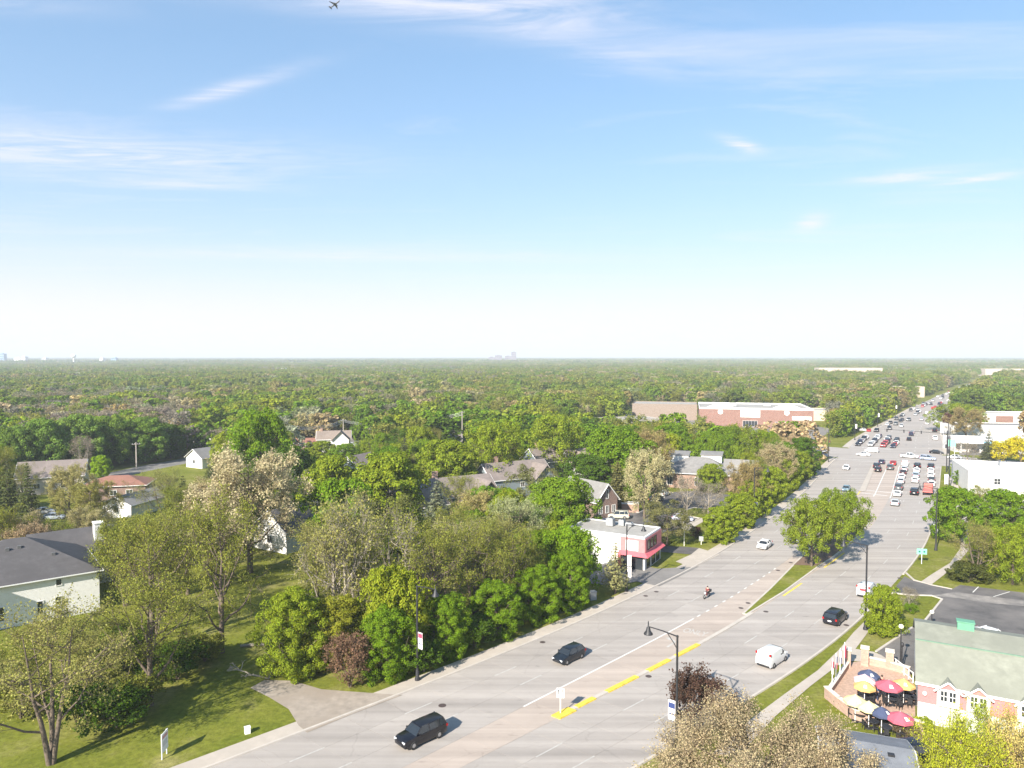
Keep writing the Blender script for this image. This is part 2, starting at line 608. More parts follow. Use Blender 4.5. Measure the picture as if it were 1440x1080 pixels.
def road_mat(name, col, objcol=False, streak=.21):
    m = bpy.data.materials.new(name)
    m.use_nodes = True
    nt = m.node_tree; L = nt.links.new
    bs = nt.nodes['Principled BSDF']
    bs.inputs['Roughness'].default_value = .88
    bs.inputs['Specular IOR Level'].default_value = .25
    geo = N(nt, 'ShaderNodeNewGeometry')
    mp = N(nt, 'ShaderNodeMapping')
    mp.inputs['Rotation'].default_value = (0, 0, -RD_ANG + R_(3))
    mp.inputs['Scale'].default_value = (.016, .62, 1)
    L(geo.outputs['Position'], mp.inputs[0])
    st = N(nt, 'ShaderNodeTexNoise', i_Scale=1.0, i_Detail=3.0, i_Roughness=.55)      # tyre wear along the lanes
    L(mp.outputs[0], st.inputs['Vector'])
    blot = N(nt, 'ShaderNodeTexNoise', i_Scale=.35, i_Detail=8.0, i_Roughness=.7)
    L(geo.outputs['Position'], blot.inputs['Vector'])
    s = math_n(nt, 'ADD', math_n(nt, 'MULTIPLY', math_n(nt, 'SUBTRACT', st.outputs[0], .5), streak * 4), math_n(nt, 'MULTIPLY', math_n(nt, 'SUBTRACT', blot.outputs[0], .5), .26))
    s = math_n(nt, 'ADD', s, 1.0)
    wob = N(nt, 'ShaderNodeTexNoise', i_Scale=.5, i_Detail=4.0)
    L(geo.outputs['Position'], wob.inputs['Vector'])
    va = N(nt, 'ShaderNodeVectorMath', operation='MULTIPLY_ADD')
    va.inputs[1].default_value = (1.6, 1.6, 0)
    L(wob.outputs['Color'], va.inputs[0]); L(geo.outputs['Position'], va.inputs[2])
    vo = N(nt, 'ShaderNodeTexVoronoi', feature='DISTANCE_TO_EDGE', i_Scale=.075)
    L(va.outputs[0], vo.inputs['Vector'])
    crack = math_n(nt, 'LESS_THAN', vo.outputs['Distance'], .0042)
    gate = math_n(nt, 'GREATER_THAN', blot.outputs[0], .47)
    s = math_n(nt, 'SUBTRACT', s, math_n(nt, 'MULTIPLY', math_n(nt, 'MULTIPLY', crack, gate), .085))
    oil = N(nt, 'ShaderNodeTexNoise', i_Scale=1.3, i_Detail=2.0)
    mp2 = N(nt, 'ShaderNodeMapping')
    mp2.inputs['Rotation'].default_value = (0, 0, -RD_ANG); mp2.inputs['Scale'].default_value = (.35, 1, 1)
    L(geo.outputs['Position'], mp2.inputs[0]); L(mp2.outputs[0], oil.inputs['Vector'])
    s = math_n(nt, 'SUBTRACT', s, math_n(nt, 'MULTIPLY', math_n(nt, 'SUBTRACT', oil.outputs[0], .66, clamp=True), 1.8))
    if objcol:
        c = N(nt, 'ShaderNodeObjectInfo').outputs['Color']
    else:
        r = N(nt, 'ShaderNodeRGB'); r.outputs[0].default_value = (*col, 1); c = r.outputs[0]
    mx = N(nt, 'ShaderNodeMix', data_type='RGBA', blend_type='MULTIPLY'); mx.inputs[0].default_value = 1
    L(c, mx.inputs[6]); L(s, mx.inputs[7])
    L(mx.outputs[2], bs.inputs['Base Color'])
    return m


ROAD_C = (.335, .301, .272)
TURN_C = (.385, .322, .275)
ROAD = road_mat('road_concrete', ROAD_C)
ROADT = road_mat('turn_lane_concrete', TURN_C)
SLAB = road_mat('road_slab_concrete', ROAD_C, objcol=True)
ASPH = mat('asphalt', (.090, .084, .082), .9, .3, .5, mode='world', col2=(.165, .150, .140))
ASPH_L = mat('asphalt_old', (.17, .16, .15), .9, .2, .5, mode='world', col2=(.22, .205, .19))
DIRT = mat('gravel_drive', (.30, .255, .21), .95, .2, 1.0, mode='world', col2=(.27, .225, .18))
MULCH = mat('bark_mulch', (.15, .095, .065), .95, .3, 3, mode='world')
PAVERS = mat('brick_pavers', (.42, .29, .22), .9, .2, 3, mode='world')

g = MB(); S_ = 16000
g.add([(-S_, -400, 0), (S_, -400, 0), (S_, S_, 0), (-S_, S_, 0)], [(0, 1, 2, 3)])
ground = g.build('ground', GRASS); ground['kind'] = 'structure'

rd = ribbon('road', bL, bR, -40, 2200, .004, ROAD, step=5)
ribbon('turn_lane_pavement', bW, bY, 134.5, 262, .010, ROADT)
# cross street at the lights
CS0, CS1 = 270, 299
xs = MB()
xs.add([Q(CS0, -330, .006), Q(CS1, -330, .006), Q(CS1, -64.5, .006), Q(CS0, -60, .006)], [(0, 1, 2, 3)])
xs.build('cross_street', ROAD)['kind'] = 'structure'
xs = MB()
xs.add([Q(CS0, -40, .006), Q(CS1, -42, .006), Q(CS1, 220, .006), Q(CS0, 220, .006)], [(0, 1, 2, 3)])
xs.build('cross_street', ROAD)['kind'] = 'structure'
# residential street beyond the houses on the left
flat_poly('residential_street', pix((120, 672), (200, 655), (285, 640), (420, 622), (640, 607), (640, 611), (430, 627), (290, 646), (205, 663), (130, 681)), .006, ASPH_L)

# paving slabs of the near carriageway: children of the road
lanes = [(bL, 0, .333), (bL, .333, .667), (bL, .667, 1)]
rng = random.Random(3)
rows = np.arange(16, 134, 4.7)
for i in range(len(rows) - 1):
    a0, a1 = rows[i] + .010, rows[i + 1] - .010
    cols = []
    for f0, f1, n, c in ((bL, bW, 3, ROAD_C), (bW, bY, 1, TURN_C), (bY, bR, 3, ROAD_C)):
        for k in range(n):
            cols.append((f0, f1, k / n, (k + 1) / n, c))
    for f0, f1, t0, t1, c in cols:
        pts = []
        for a, t in ((a0, t0), (a1, t0), (a1, t1), (a0, t1)):
            lo, hi = f0(a), f1(a)
            b = lo + (hi - lo) * t + (.010 if t == t0 else -.010)
            pts.append(Q(a, b))
        o = MB().prism(pts, .004, .030).build('paving_slab', SLAB, rd)
        j = rng.uniform(.965, 1.03) * (rng.choice((.92, 1.05)) if rng.random() < .09 else 1)
        o.color = (c[0] * j, c[1] * j, c[2] * j, 1)


def mz(a):
    return .0345 if a < 134 else .016


MARKS = empty('lane_markings'); MARKS['kind'] = 'structure'


def stripe(f, a0, a1, w=.16, m=MARK_W, name='line'):
    mb = MB(); n = max(2, int((a1 - a0) / 5) + 1); vs = []; fs = []
    for i in range(n):
        a = a0 + (a1 - a0) * i / (n - 1); b = f(a)
        vs += [Q(a, b - w / 2, mz(a)), Q(a, b + w / 2, mz(a))]
    for i in range(n - 1): fs.append((2 * i, 2 * i + 1, 2 * i + 3, 2 * i + 2))
    mb.add(vs, fs); mb.build(name, m, MARKS)


def lerp_f(f, g_, t): return lambda a: f(a) + (g_(a) - f(a)) * t


stripe(lambda a: bW(a), 57, 91, .2)
for a in np.arange(92, 122, 2.6): stripe(lambda x: bW(x), a, a + .9, .2)
for t in (.333, .667):
    for a in np.arange(24, 262, 12.2):
        stripe(lerp_f(bL, bW, t), a, a + 3.4, .13, MARK_F)
        stripe(lerp_f(bY, bR, t), a + 2, a + 5.4, .13, MARK_F)
    for a in np.arange(305, 620, 12.2):
        stripe(lerp_f(bL, bW, t), a, a + 3.2, .15); stripe(lerp_f(bY, bR, t), a, a + 3.2, .15)
# turn bays before the lights
stripe(lambda a: np.interp(a, (201, 262), (-39.6, -47.6)), 200, 262, .22)
stripe(lambda a: np.interp(a, (201, 262), (-35.8, -44.3)), 200, 262, .22)
stripe(lambda a: bW(a) + .3, 200, 262, .25, MARK_Y)
for a0 in (203, 208):
    mb = MB(); mb.sheet([Q(a0, -43, .017), Q(a0 + .5, -43, .017), Q(a0 + .5, -37, .017), Q(a0, -37, .017)]); mb.build('line', MARK_W, MARKS)
mb = MB(); mb.sheet([Q(263, -52, .017), Q(263.6, -52, .017), Q(263.6, -33.5, .017), Q(263, -33.5, .017)]); mb.build('stop_line', MARK_W, MARKS)
mb = MB(); mb.sheet([Q(306, -69, .017), Q(306.6, -69, .017), Q(306.6, -54, .017), Q(306, -54, .017)]); mb.build('stop_line', MARK_W, MARKS)
for b0, b1 in ((-64, -33),):
    for a0 in (265.4, 268.0):
        mb = MB(); mb.sheet([Q(a0, b0, .017), Q(a0 + .25, b0, .017), Q(a0 + .25, b1, .017), Q(a0, b1, .017)]); mb.build('crosswalk_line', MARK_W, MARKS)
stripe(lambda a: bL(a) + .1, 305, 640, .14)


def text_mesh(txt, size):
    cu = bpy.data.curves.new('text', 'FONT'); cu.body = txt; cu.size = size; cu.align_x = 'CENTER'; cu.align_y = 'CENTER'
    o = bpy.data.objects.new('text', cu); COL.objects.link(o)
    dg = bpy.context.evaluated_depsgraph_get(); dg.update()
    me = bpy.data.meshes.new_from_object(o.evaluated_get(dg))
    bpy.data.objects.remove(o)
    return me


def put_text(txt, size, loc, rz, m, name, parent, sy=1.0, rx=0.0):
    me = text_mesh(txt, size); me.materials.clear(); me.materials.append(m)
    o = bpy.data.objects.new(name, me); link(o, parent)
    o.location = loc; o.rotation_euler = (rx, 0, rz); o.scale = (1, sy, 1)
    return o


# turn arrow and word painted in the turn lane, read by drivers coming up the avenue
a_ = 81.5; c_ = Q(a_, (bW(a_) + bY(a_)) / 2 - .2, .036)
put_text('ONLY', 1.15, Q(86.5, (bW(86.5) + bY(86.5)) / 2, .036), RD_ANG - math.pi / 2 + R_(6), MARK_F, 'painted_word', MARKS, 2.0)
mb = MB()
dv = Vector((AX, AY, 0)); nv = Vector((AY, -AX, 0))
def ar(p): return [c_ + dv * y + nv * x for x, y in p]
mb.sheet(ar([(-.1, -1.6), (.15, -1.6), (.15, .6), (-.1, .35)]))
mb.sheet(ar([(-.1, .35), (.15, .6), (-.75, 1.25), (-.75, .9)]))
mb.sheet(ar([(-.75, .55), (-.75, 1.6), (-1.45, 1.05)]))
mb.build('turn_arrow', MARK_F, MARKS)

# kerbs, walks, verges
def off(f, d): return lambda a: f(a) + d


kerb('kerb_left', off(bL, -.15), -40, 268)
kerb('kerb_left_far', off(bL, -.15), 301, 900)
kerb('kerb_right', off(bR, .15), -40, 119)
kerb('kerb_right_middle', off(bR, .15), 131, 268)
kerb('kerb_right_far', off(bR, .15), 301, 900)
SIDEWALK = mat('sidewalk_concrete', (.43, .375, .32), .92, .10, .8, mode='world', col2=(.38, .335, .285))
ribbon('sidewalk_left', off(bL, -2.3), off(bL, -.3), -40, 268, .055, SIDEWALK)
ribbon('sidewalk_left_far', off(bL, -2.6), off(bL, -.3), 301, 600, .055, SIDEWALK)
flat_poly('sidewalk_right', pix((1000, 1062), (1050, 1016), (1104, 976), (1150, 943), (1180, 914), (1200, 890), (1214, 876), (1229, 876), (1218, 893), (1203, 913), (1228, 917), (1250, 926), (1247, 932), (1200, 930), (1178, 936), (1140, 965), (1090, 1008), (1040, 1062)), .05, SIDEWALK)
flat_poly('sidewalk_right_upper', pix((1294, 819), (1310, 808), (1336, 792), (1350, 772), (1352, 745), (1345, 715), (1333, 668), (1343, 668), (1357, 715), (1364, 745), (1362, 774), (1345, 795), (1322, 813), (1309, 823)), .05, SIDEWALK)
ribbon('sidewalk_right_far', off(bR, .3), off(bR, 2.2), 301, 600, .055, SIDEWALK)

# narrow raised median with yellow nose
MED = empty('median_kerb'); MED['kind'] = 'structure'
kerb('kerb', off(bY, -.15), 58.5, 98, w=.55, h=.15, parent=MED)
for a0, a1, w in ((57.2, 59.6, 1.1), (60.2, 63.0, .62), (65.0, 70.3, .62), (72.3, 76.6, .62), (78.0, 83.0, .62)):
    kerb('yellow_kerb', off(bY, -.15), a0, a1, m=MARK_Y, w=w, h=.165, step=1, parent=MED)
GLa = [97, 110, 126, 135, 150, 165, 178]; GLb = [-35.4, -36.0, -37.1, -37.7, -38.2, -38.0, -37.2]
GRb = [-34.9, -33.9, -33.5, -33.0, -33.0, -33.6, -35.8]
left_e = [Q(a, b) for a, b in zip(GLa, GLb)]; right_e = [Q(a, b) for a, b in zip(GLa, GRb)]
flat_poly('median_grass', left_e + right_e[::-1], .13, GRASS)
poly_kerb('median_edge_kerb', left_e + right_e[::-1] + left_e[:1])
flat_poly('median_mulch', [Q(125, -37), Q(150, -38.0), Q(165, -37.8), Q(165, -33.8), Q(150, -33.3), Q(133, -33.2), Q(127, -33.9)], .142, MULCH)
stripe(lambda a: bY(a) + .35, 108, 116, .3, MARK_Y); stripe(lambda a: bY(a) + .35, 127, 139, .3, MARK_Y)
# brick-tinted median before the lights
flat_poly('median_tip', [Q(205, -44.1), Q(262, -52.2), Q(262, -51.2), Q(205, -42.6)], .12, TURN_C and SIDEWALK)

flat_poly('gravel_drive', pix((412, 958), (452, 970), (491, 973), (548, 977), (566, 978), (500, 1003), (432, 1031), (420, 1021), (406, 998), (378, 981), (352, 968), (372, 957)), .062, DIRT)
flat_poly('shop_forecourt', pix((800, 792), (860, 792), (905, 796), (925, 800), (983, 797), (927, 825), (895, 818), (870, 823), (838, 822), (806, 816)), .060, ASPH_L)
flat_poly('shop_access_lane', pix((925, 768), (960, 769), (983, 771), (972, 780), (925, 776)), .060, ASPH)
flat_poly('apron', pix((983, 771), (1012, 780), (975, 799), (950, 790), (972, 780)), .061, SIDEWALK)
flat_poly('office_parking_lot', pix((838, 729), (862, 717), (898, 720), (927, 707), (941, 692), (985, 690), (1026, 696), (1036, 706), (1022, 717), (976, 714), (949, 722), (982, 729), (955, 743), (915, 754), (845, 754)), .012, ASPH)
for pts in (((898, 721), (927, 708), (940, 693)), ((949, 722), (976, 714), (1022, 717)), ((949, 722), (984, 729), (958, 743)), ((838, 729), (862, 717), (898, 721))):
    poly_kerb('parking_kerb', pix(*pts), w=.35)
flat_poly('path_to_street', pix((958, 743), (984, 729), (1003, 724), (1008, 727), (990, 733), (966, 747)), .03, SIDEWALK)
flat_poly('restaurant_parking_lot', pix((1272, 811), (1285, 817), (1309, 823), (1339, 829), (1350, 823), (1440, 834), (1600, 853), (1600, 960), (1300, 960), (1250, 929), (1232, 917), (1281, 884), (1296, 879), (1310, 862), (1325, 843), (1310, 838), (1280, 837), (1252, 834)), .064, ASPH)
flat_poly('lot_patch', pix((1310, 838), (1345, 833), (1380, 838), (1440, 845), (1440, 853), (1385, 848), (1350, 842)), .069, mat('asphalt_patch', (.27, .245, .22), .9, .25, .9, mode='world', col2=(.14, .13, .125)))
for pts in (((1274, 806), (1285, 816), (1309, 823), (1339, 829)), ((1252, 834), (1280, 837), (1310, 838), (1325, 843), (1310, 862), (1296, 879), (1281, 884), (1232, 917))):
    poly_kerb('lot_kerb', pix(*pts), w=.3)
LOTL = empty('parking_bay_lines'); LOTL['kind'] = 'structure'
for (u0, v0, u1, v1) in ((1368, 833, 1376, 825), (1397, 839, 1420, 832)):
    p0, p1 = P(u0, v0, .072), P(u1, v1, .072); d = (p1 - p0).normalized(); n_ = Vector((-d.y, d.x, 0)) * .07
    MB().sheet([p0 - n_, p1 - n_, p1 + n_, p0 + n_]).build('line', MARK_W, LOTL)
flat_poly('east_lot', pix((1350, 700), (1440, 703), (1600, 705), (1600, 730), (1440, 727), (1380, 722), (1362, 716)), .012, SIDEWALK)
flat_poly('dealer_lot', pix((1345, 628), (1440, 632), (1440, 640), (1350, 640)), .014, ASPH_L)
flat_poly('mall_lot', [Q(302, -240), Q(302, -85), Q(380, -92), Q(395, -240)], .008, ASPH_L)
flat_poly('house_drive', pix((95, 752), (160, 742), (165, 748), (100, 760)), .01, ASPH_L)
flat_poly('sport_court', pix((60, 752), (102, 741), (118, 746), (78, 760)), .02, mat('court_surface', (.30, .29, .33), .9, .1, 2))
# manhole covers and drains
def disc(name, label, u, v, r, z=.037, group=None):
    p = P(u, v, z)
    o = MB().lathe([(0.001, .012), (r * .8, .012), (r, 0)], 14).build(name, mat('cast_iron', (.07, .05, .045), .7, .2, 8))
    o.location = p; tag(o, label, 'manhole', group)
disc('manhole_cover', 'round dark iron manhole cover on the road behind the large black SUV', 622, 992, .42)
for u, v, la in ((763, 903, 'dark drain cover beside the kerb above the black hatchback'), (908, 838, 'dark drain grate in the gutter opposite the motorcycle'),
                 (923, 832, 'dark drain grate in the gutter near the shop entrance'), (912, 951, 'dark drain cover on the yellow median kerb'),
                 (1042, 855, 'small dark drain cover at the tip of the grass median'), (1052, 848, 'small dark drain cover left of the grass median tip'),
                 (1077, 860, 'small dark drain cover right of the grass median tip'), (1094, 802, 'small dark drain cover in the lane left of the median grass'),
                 (1112, 791, 'small dark drain cover beside the median mulch bed'), (1190, 879, 'dark drain grate in the gutter behind the black SUV'),
                 (1265, 813, 'dark drain grate in the gutter at the parking lot entrance')):
    disc('drain_cover', la, u, v, .36, group='drain covers in the road')
# ------------------------------------------------------------------ tree kinds (grown once, shared by all trees of the kind)
def unit(v):
    return v / np.maximum(np.linalg.norm(v, axis=-1, keepdims=True), 1e-9)


class Wood:
    """Branches as tapered tubes, gathered into arrays."""

    def __init__(self):
        self.V = []; self.Fc = []; self.n = 0

    def tube(self, pts, r0, r1, k):
        pts = np.asarray(pts); m = len(pts)
        d = np.gradient(pts, axis=0); d = unit(d)
        e = np.where(np.abs(d[:, :1]) < .8, np.array([[1., 0, 0]]), np.array([[0, 1., 0]]))
        s = unit(np.cross(d, e)); t = np.cross(d, s)
        r = np.linspace(r0, r1, m)[:, None, None]
        a = np.linspace(0, 2 * np.pi, k, endpoint=False)
        ring = pts[:, None, :] + r * (s[:, None, :] * np.cos(a)[None, :, None] + t[:, None, :] * np.sin(a)[None, :, None])
        self.V.append(ring.reshape(-1, 3))
        i = np.arange(m - 1)[:, None] * k; j = np.arange(k)[None, :]; jn = (j + 1) % k
        f = np.stack([i + j, i + jn, i + k + jn, i + k + j], -1).reshape(-1, 4) + self.n
        self.Fc.append(f); self.n += m * k

    def mesh(self, name, m):
        return np_mesh(name, np.concatenate(self.V), np.concatenate(self.Fc), m, smooth=True)


def bez(p0, p1, p2, n):
    t = np.linspace(0, 1, n)[:, None]
    return (1 - t) ** 2 * p0 + 2 * t * (1 - t) * p1 + t ** 2 * p2


def leaves(C, nrm, size, asp, rg, jitter=.9):
    """One small four-cornered leaf blade per centre."""
    n = len(C)
    nn = unit(nrm + jitter * rg.normal(size=(n, 3)))
    ax = unit(np.cross(nn, rg.normal(size=(n, 3))))
    ay = np.cross(nn, ax)
    s = (size * rg.uniform(.65, 1.3, n))[:, None]
    a = ax * s * asp; b = ay * s
    bend = nn * s * .18
    V = np.stack([C - a - bend, C - b * .8, C + a - bend, C + b * .8], 1).reshape(-1, 3)
    Fq = np.arange(4 * n).reshape(-1, 4)
    return V, Fq


def env_r(shape, f):
    f = np.clip(f, 0, 1)
    if shape == 'round': return np.sqrt(np.maximum(0, 1 - (2 * f - .9) ** 2 / 1.21)) * (1 if True else 0)
    if shape == 'oval': return np.sqrt(np.maximum(0, 1 - (2 * f - .85) ** 2 / 1.33)) ** .8
    if shape == 'vase': return (.35 + .65 * f) * np.sqrt(np.maximum(0, 1.02 - f ** 4))
    if shape == 'spread': return np.sqrt(np.maximum(0, 1 - (1.9 * f - .75) ** 2 / 1.35)) ** .7
    return 1 - f


def grow(seed, shape='round', R=4.0, base=.15, n1=12, n2=6, n3=4, stems=1, up=.45, nleaf=9000, lsize=.2, asp=.8, clump=1.0, mode='clump',
         trunk_r=.22, bark=None, droop=0.0, twig=True, name='tree', low=False, inner=.15, fillpts=0, lobe=1.0):
    """Tree 10 m tall: returns (wood mesh, crown mesh, radius)."""
    rg = np.random.default_rng(seed)
    H = 10.0
    W = Wood()
    tips = []; tipdir = []
    kb = (3, 3, 3) if low else (7, 5, 3)
    trunks = []
    for s in range(stems):
        a = 2 * np.pi * (s + rg.uniform(-.2, .2)) / max(stems, 1)
        sp = 0 if stems == 1 else R * .38
        n = 7
        z = np.linspace(0, H * .86, n)
        lean = np.linspace(0, 1, n) ** 1.1
        pts = np.stack([np.cos(a) * sp * lean + rg.normal(0, .10, n) * lean * 1.2 + (.12 * np.cos(a) if stems > 1 else 0), np.sin(a) * sp * lean + rg.normal(0, .10, n) * lean * 1.2 + (.12 * np.sin(a) if stems > 1 else 0), z], 1)
        tr = trunk_r / math.sqrt(stems) * (1.15 if stems > 1 else 1)
        W.tube(pts, tr * 1.15, tr * .12, kb[0])
        trunks.append((pts, tr))
    ctr = np.array([0, 0, H * (base + 1) / 2])
    lob = rg.uniform(0, 2 * np.pi, 4); lobm = rg.uniform(.06, .18, 4) * lobe

    def radius(az, f):
        w = 1 + sum(lobm[k] * math.cos((k + 2) * az + lob[k] + 3 * f * (k % 2)) for k in range(4))
        return R * float(env_r(shape, f)) * w
    for i in range(n1):
        pts, tr = trunks[i % stems]
        f0 = (i + rg.uniform(0, 1)) / n1
        hz = H * (base * .75 + (0.80 - base * .75) * f0 ** .9)
        k = np.interp(hz, pts[:, 2], np.arange(len(pts)))
        p0 = np.array([np.interp(k, np.arange(len(pts)), pts[:, c]) for c in range(3)])
        az = i * 2.4 + rg.uniform(-.5, .5)
        zt = min(H * .985, hz + (H - hz) * up * rg.uniform(.6, 1.3) + .15)
        f = (zt / H - base) / (1 - base)
        r = radius(az, f) * rg.uniform(.72, 1.0)
        p2 = np.array([math.cos(az) * r, math.sin(az) * r, zt - droop * r * .5])
        p1 = p0 * .45 + p2 * .55 + np.array([0, 0, -(zt - hz) * .22 + droop * r * .5])
        br = bez(p0, p1, p2, 6)
        br[1:-1] += rg.normal(0, .09, (4, 3))
        r1 = tr * (.50 - .30 * f0)
        W.tube(br, r1, r1 * .22, kb[1])
        L1 = np.linalg.norm(p2 - p0)
        for j in range(n2):
            t = .28 + .72 * (j + rg.uniform(0, 1)) / n2
            q0 = br[0] * 0 + np.array([np.interp(t * 5, np.arange(6), br[:, c]) for c in range(3)])
            out = unit(q0 - ctr + np.array([0, 0, .4]))
            d = unit(out * .9 + rg.normal(0, .75, 3) + np.array([0, 0, .25 - droop]))
            l2 = L1 * rg.uniform(.22, .48) * (1.15 - .5 * t)
            q2 = q0 + d * l2
            # keep within the crown's outline
            fz = (q2[2] / H - base) / (1 - base)
            lim = radius(math.atan2(q2[1], q2[0]), min(max(fz, 0.02), .97)) * 1.04
            rr = math.hypot(q2[0], q2[1])
            if rr > lim > 0: q2[:2] *= lim / rr
            q2[2] = min(q2[2], H * 1.0)
            sb = bez(q0, (q0 + q2) / 2 + rg.normal(0, .12, 3), q2, 4)
            if twig: W.tube(sb, r1 * .26, r1 * .09, kb[2])
            tips.append(sb[-1]); tipdir.append(unit(q2 - ctr))
            if mode == 'twig':
                for _ in range(n3):
                    tt = rg.uniform(.3, 1)
                    w0 = sb[0] * (1 - tt) + sb[-1] * tt
                    dd = unit(d * .7 + rg.normal(0, .7, 3) + np.array([0, 0, .35 - 1.6 * droop]))
                    l3 = rg.uniform(.35, .95) * clump
                    w2 = w0 + dd * l3
                    w1 = (w0 + w2) / 2 + rg.normal(0, .05, 3)
                    if twig: W.tube(np.stack([w0, w1, w2]), r1 * .085 + .006, .005, 3)
                    tips.append(w1); tips.append(w2); tipdir.append(dd); tipdir.append(dd)
    for k in range(fillpts):
        f = (k + rg.uniform(0, 1)) / fillpts
        f = .02 + .95 * f
        az = k * 2.39996 + rg.uniform(-.4, .4)
        r = radius(az, f) * (rg.uniform(.62, .95) if k % 4 else rg.uniform(.2, .6))
        p = np.array([math.cos(az) * r, math.sin(az) * r, H * (base + (1 - base) * f) - .35])
        tips.append(p); tipdir.append(unit(p - ctr + np.array([0, 0, .3])))
    tips = np.array(tips); tipdir = np.array(tipdir)
    idx = rg.integers(0, len(tips), nleaf)
    if mode == 'clump':
        cs = clump * rg.uniform(.75, 1.25, len(tips))[idx]
        d = unit(rg.normal(size=(nleaf, 3)) + .75 * tipdir[idx] + np.array([0, 0, .35]))
        shell = rg.uniform(.6, 1.0, nleaf) ** .6
        ins = rg.random(nleaf) < inner
        shell[ins] *= rg.uniform(.1, .8, ins.sum())
        C = tips[idx] + d * (cs * shell)[:, None] * np.array([1, 1, .88])
        V, Fq = leaves(C, d * 1.3 + np.array([0, 0, .4]), lsize, asp, rg, .55)
    else:
        C = tips[idx] + rg.normal(0, .16 * clump, (nleaf, 3))
        V, Fq = leaves(C, np.array([[0, 0, .7]]) + .3 * tipdir[idx], lsize, asp, rg, .95)
    keep = C[:, 2] > .05
    Fq = Fq[keep]
    cm = np_mesh(name + '_crown', V[Fq.ravel()], np.arange(Fq.size).reshape(-1, 4), None)
    wm = W.mesh(name + '_wood', bark or BARK)
    return wm, cm, R


def grow_spruce(seed, R=2.4, nwh=22, lsize=.22, dens=1.0, base=.06, name='spruce', low=False, open_=False):
    rg = np.random.default_rng(seed)
    H = 10.; W = Wood()
    W.tube(np.array([[0, 0, 0], [0.03, 0, 5], [0, 0, 9.9]]), .17, .02, 6)
    C = []; D = []
    for i in range(nwh):
        f = (i + .5) / nwh
        z = H * (base + (1 - base) * f)
        r = R * (1 - f) ** .82 * rg.uniform(.82, 1.1) + .10
        nb = max(4, int(11 * (1 - f) + 4) - (3 if open_ else 0))
        for k in range(nb):
            az = 2 * math.pi * (k + rg.uniform(-.3, .3)) / nb + i * .7
            rr = r * rg.uniform(.75, 1.1)
            d = np.array([math.cos(az), math.sin(az), 0])
            n = 5
            t = np.linspace(0, 1, n)
            pts = np.array([0, 0, z]) + d * (t * rr)[:, None] + np.array([0, 0, 1]) * ((-.28 * t + .20 * t ** 2) * rr)[:, None]
            if not low: W.tube(pts, .035 * (1 - f) + .008, .006, 3)
            m = max(3, int(dens * rr * 16))
            tt = rg.uniform(.12, 1.03, m)
            P_ = np.array([0, 0, z]) + d * (tt * rr)[:, None] + np.array([0, 0, 1]) * ((-.28 * tt + .20 * tt ** 2) * rr)[:, None]
            side = np.array([-d[1], d[0], 0])
            P_ = P_ + side * (rg.normal(0, 1, m) * (.10 + .16 * rr * (1 - .7 * tt)))[:, None] + rg.normal(0, .05, (m, 3))
            C.append(P_); D.append(np.repeat((d * .6 + np.array([0, 0, .9]))[None], m, 0))
    C = np.concatenate(C); D = np.concatenate(D)
    V, Fq = leaves(C, D, lsize, .55, rg, .55)
    return W.mesh(name + '_wood', BARK), np_mesh(name + '_crown', V, Fq, None), R


KIND = {}


def reg(key, meshes):
    w, c, r = meshes
    c.materials.append(LEAF)
    KIND[key] = (w, c, r)


# roadside maples: dense cauliflower crowns down to the ground
reg('maple0', grow(1, 'oval', 3.6, .03, 16, 4, 0, up=.5, fillpts=150, nleaf=21000, lsize=.155, clump=.72, mode='clump', name='maple'))
reg('maple1', grow(2, 'round', 4.3, .09, 16, 4, 0, up=.5, fillpts=170, nleaf=22000, lsize=.155, clump=.80, mode='clump', name='maple'))
reg('maple2', grow(3, 'oval', 3.0, .05, 14, 4, 0, up=.5, fillpts=130, nleaf=18000, lsize=.155, clump=.66, mode='clump', name='maple'))
reg('maple3', grow(4, 'round', 5.2, .14, 18, 5, 0, up=.45, fillpts=190, nleaf=26000, lsize=.155, clump=.92, mode='clump', name='maple'))
reg('mapleN0', grow(5, 'oval', 3.5, .03, 16, 4, 0, up=.5, fillpts=190, nleaf=44000, lsize=.095, clump=.68, mode='clump', name='maple'))
reg('mapleN1', grow(6, 'oval', 3.2, .03, 16, 4, 0, up=.5, fillpts=170, nleaf=40000, lsize=.095, clump=.64, mode='clump', name='maple'))
# wide locusts with layered, airy foliage
reg('locust0', grow(11, 'spread', 6.0, .20, 18, 6, 0, up=.4, fillpts=170, nleaf=24000, lsize=.14, clump=.95, inner=.35, mode='clump', name='locust'))
reg('locust1', grow(12, 'spread', 5.2, .14, 16, 6, 0, up=.42, fillpts=150, nleaf=20000, lsize=.14, clump=.9, inner=.35, mode='clump', name='locust'))
reg('median0', grow(13, 'spread', 6.0, .34, 18, 6, 0, up=.42, fillpts=170, nleaf=30000, lsize=.125, clump=.85, inner=.35, mode='clump', name='locust', trunk_r=.26))
# half-leafed spring trees: branches show
reg('sparse0', grow(21, 'vase', 4.4, .22, 15, 7, 5, up=.58, nleaf=11000, lsize=.07, clump=1.15, mode='twig', name='elm', trunk_r=.24))
reg('sparse1', grow(22, 'round', 4.6, .16, 16, 7, 5, stems=3, up=.52, nleaf=12000, lsize=.07, clump=1.2, mode='twig', name='elm', trunk_r=.26))
reg('sparse2', grow(23, 'oval', 3.4, .12, 16, 7, 5, up=.55, nleaf=10000, lsize=.07, clump=1.05, mode='twig', name='elm'))
reg('sparse3', grow(24, 'oval', 4.0, .06, 18, 7, 5, stems=2, up=.5, nleaf=16000, lsize=.075, clump=1.1, mode='twig', name='elm'))
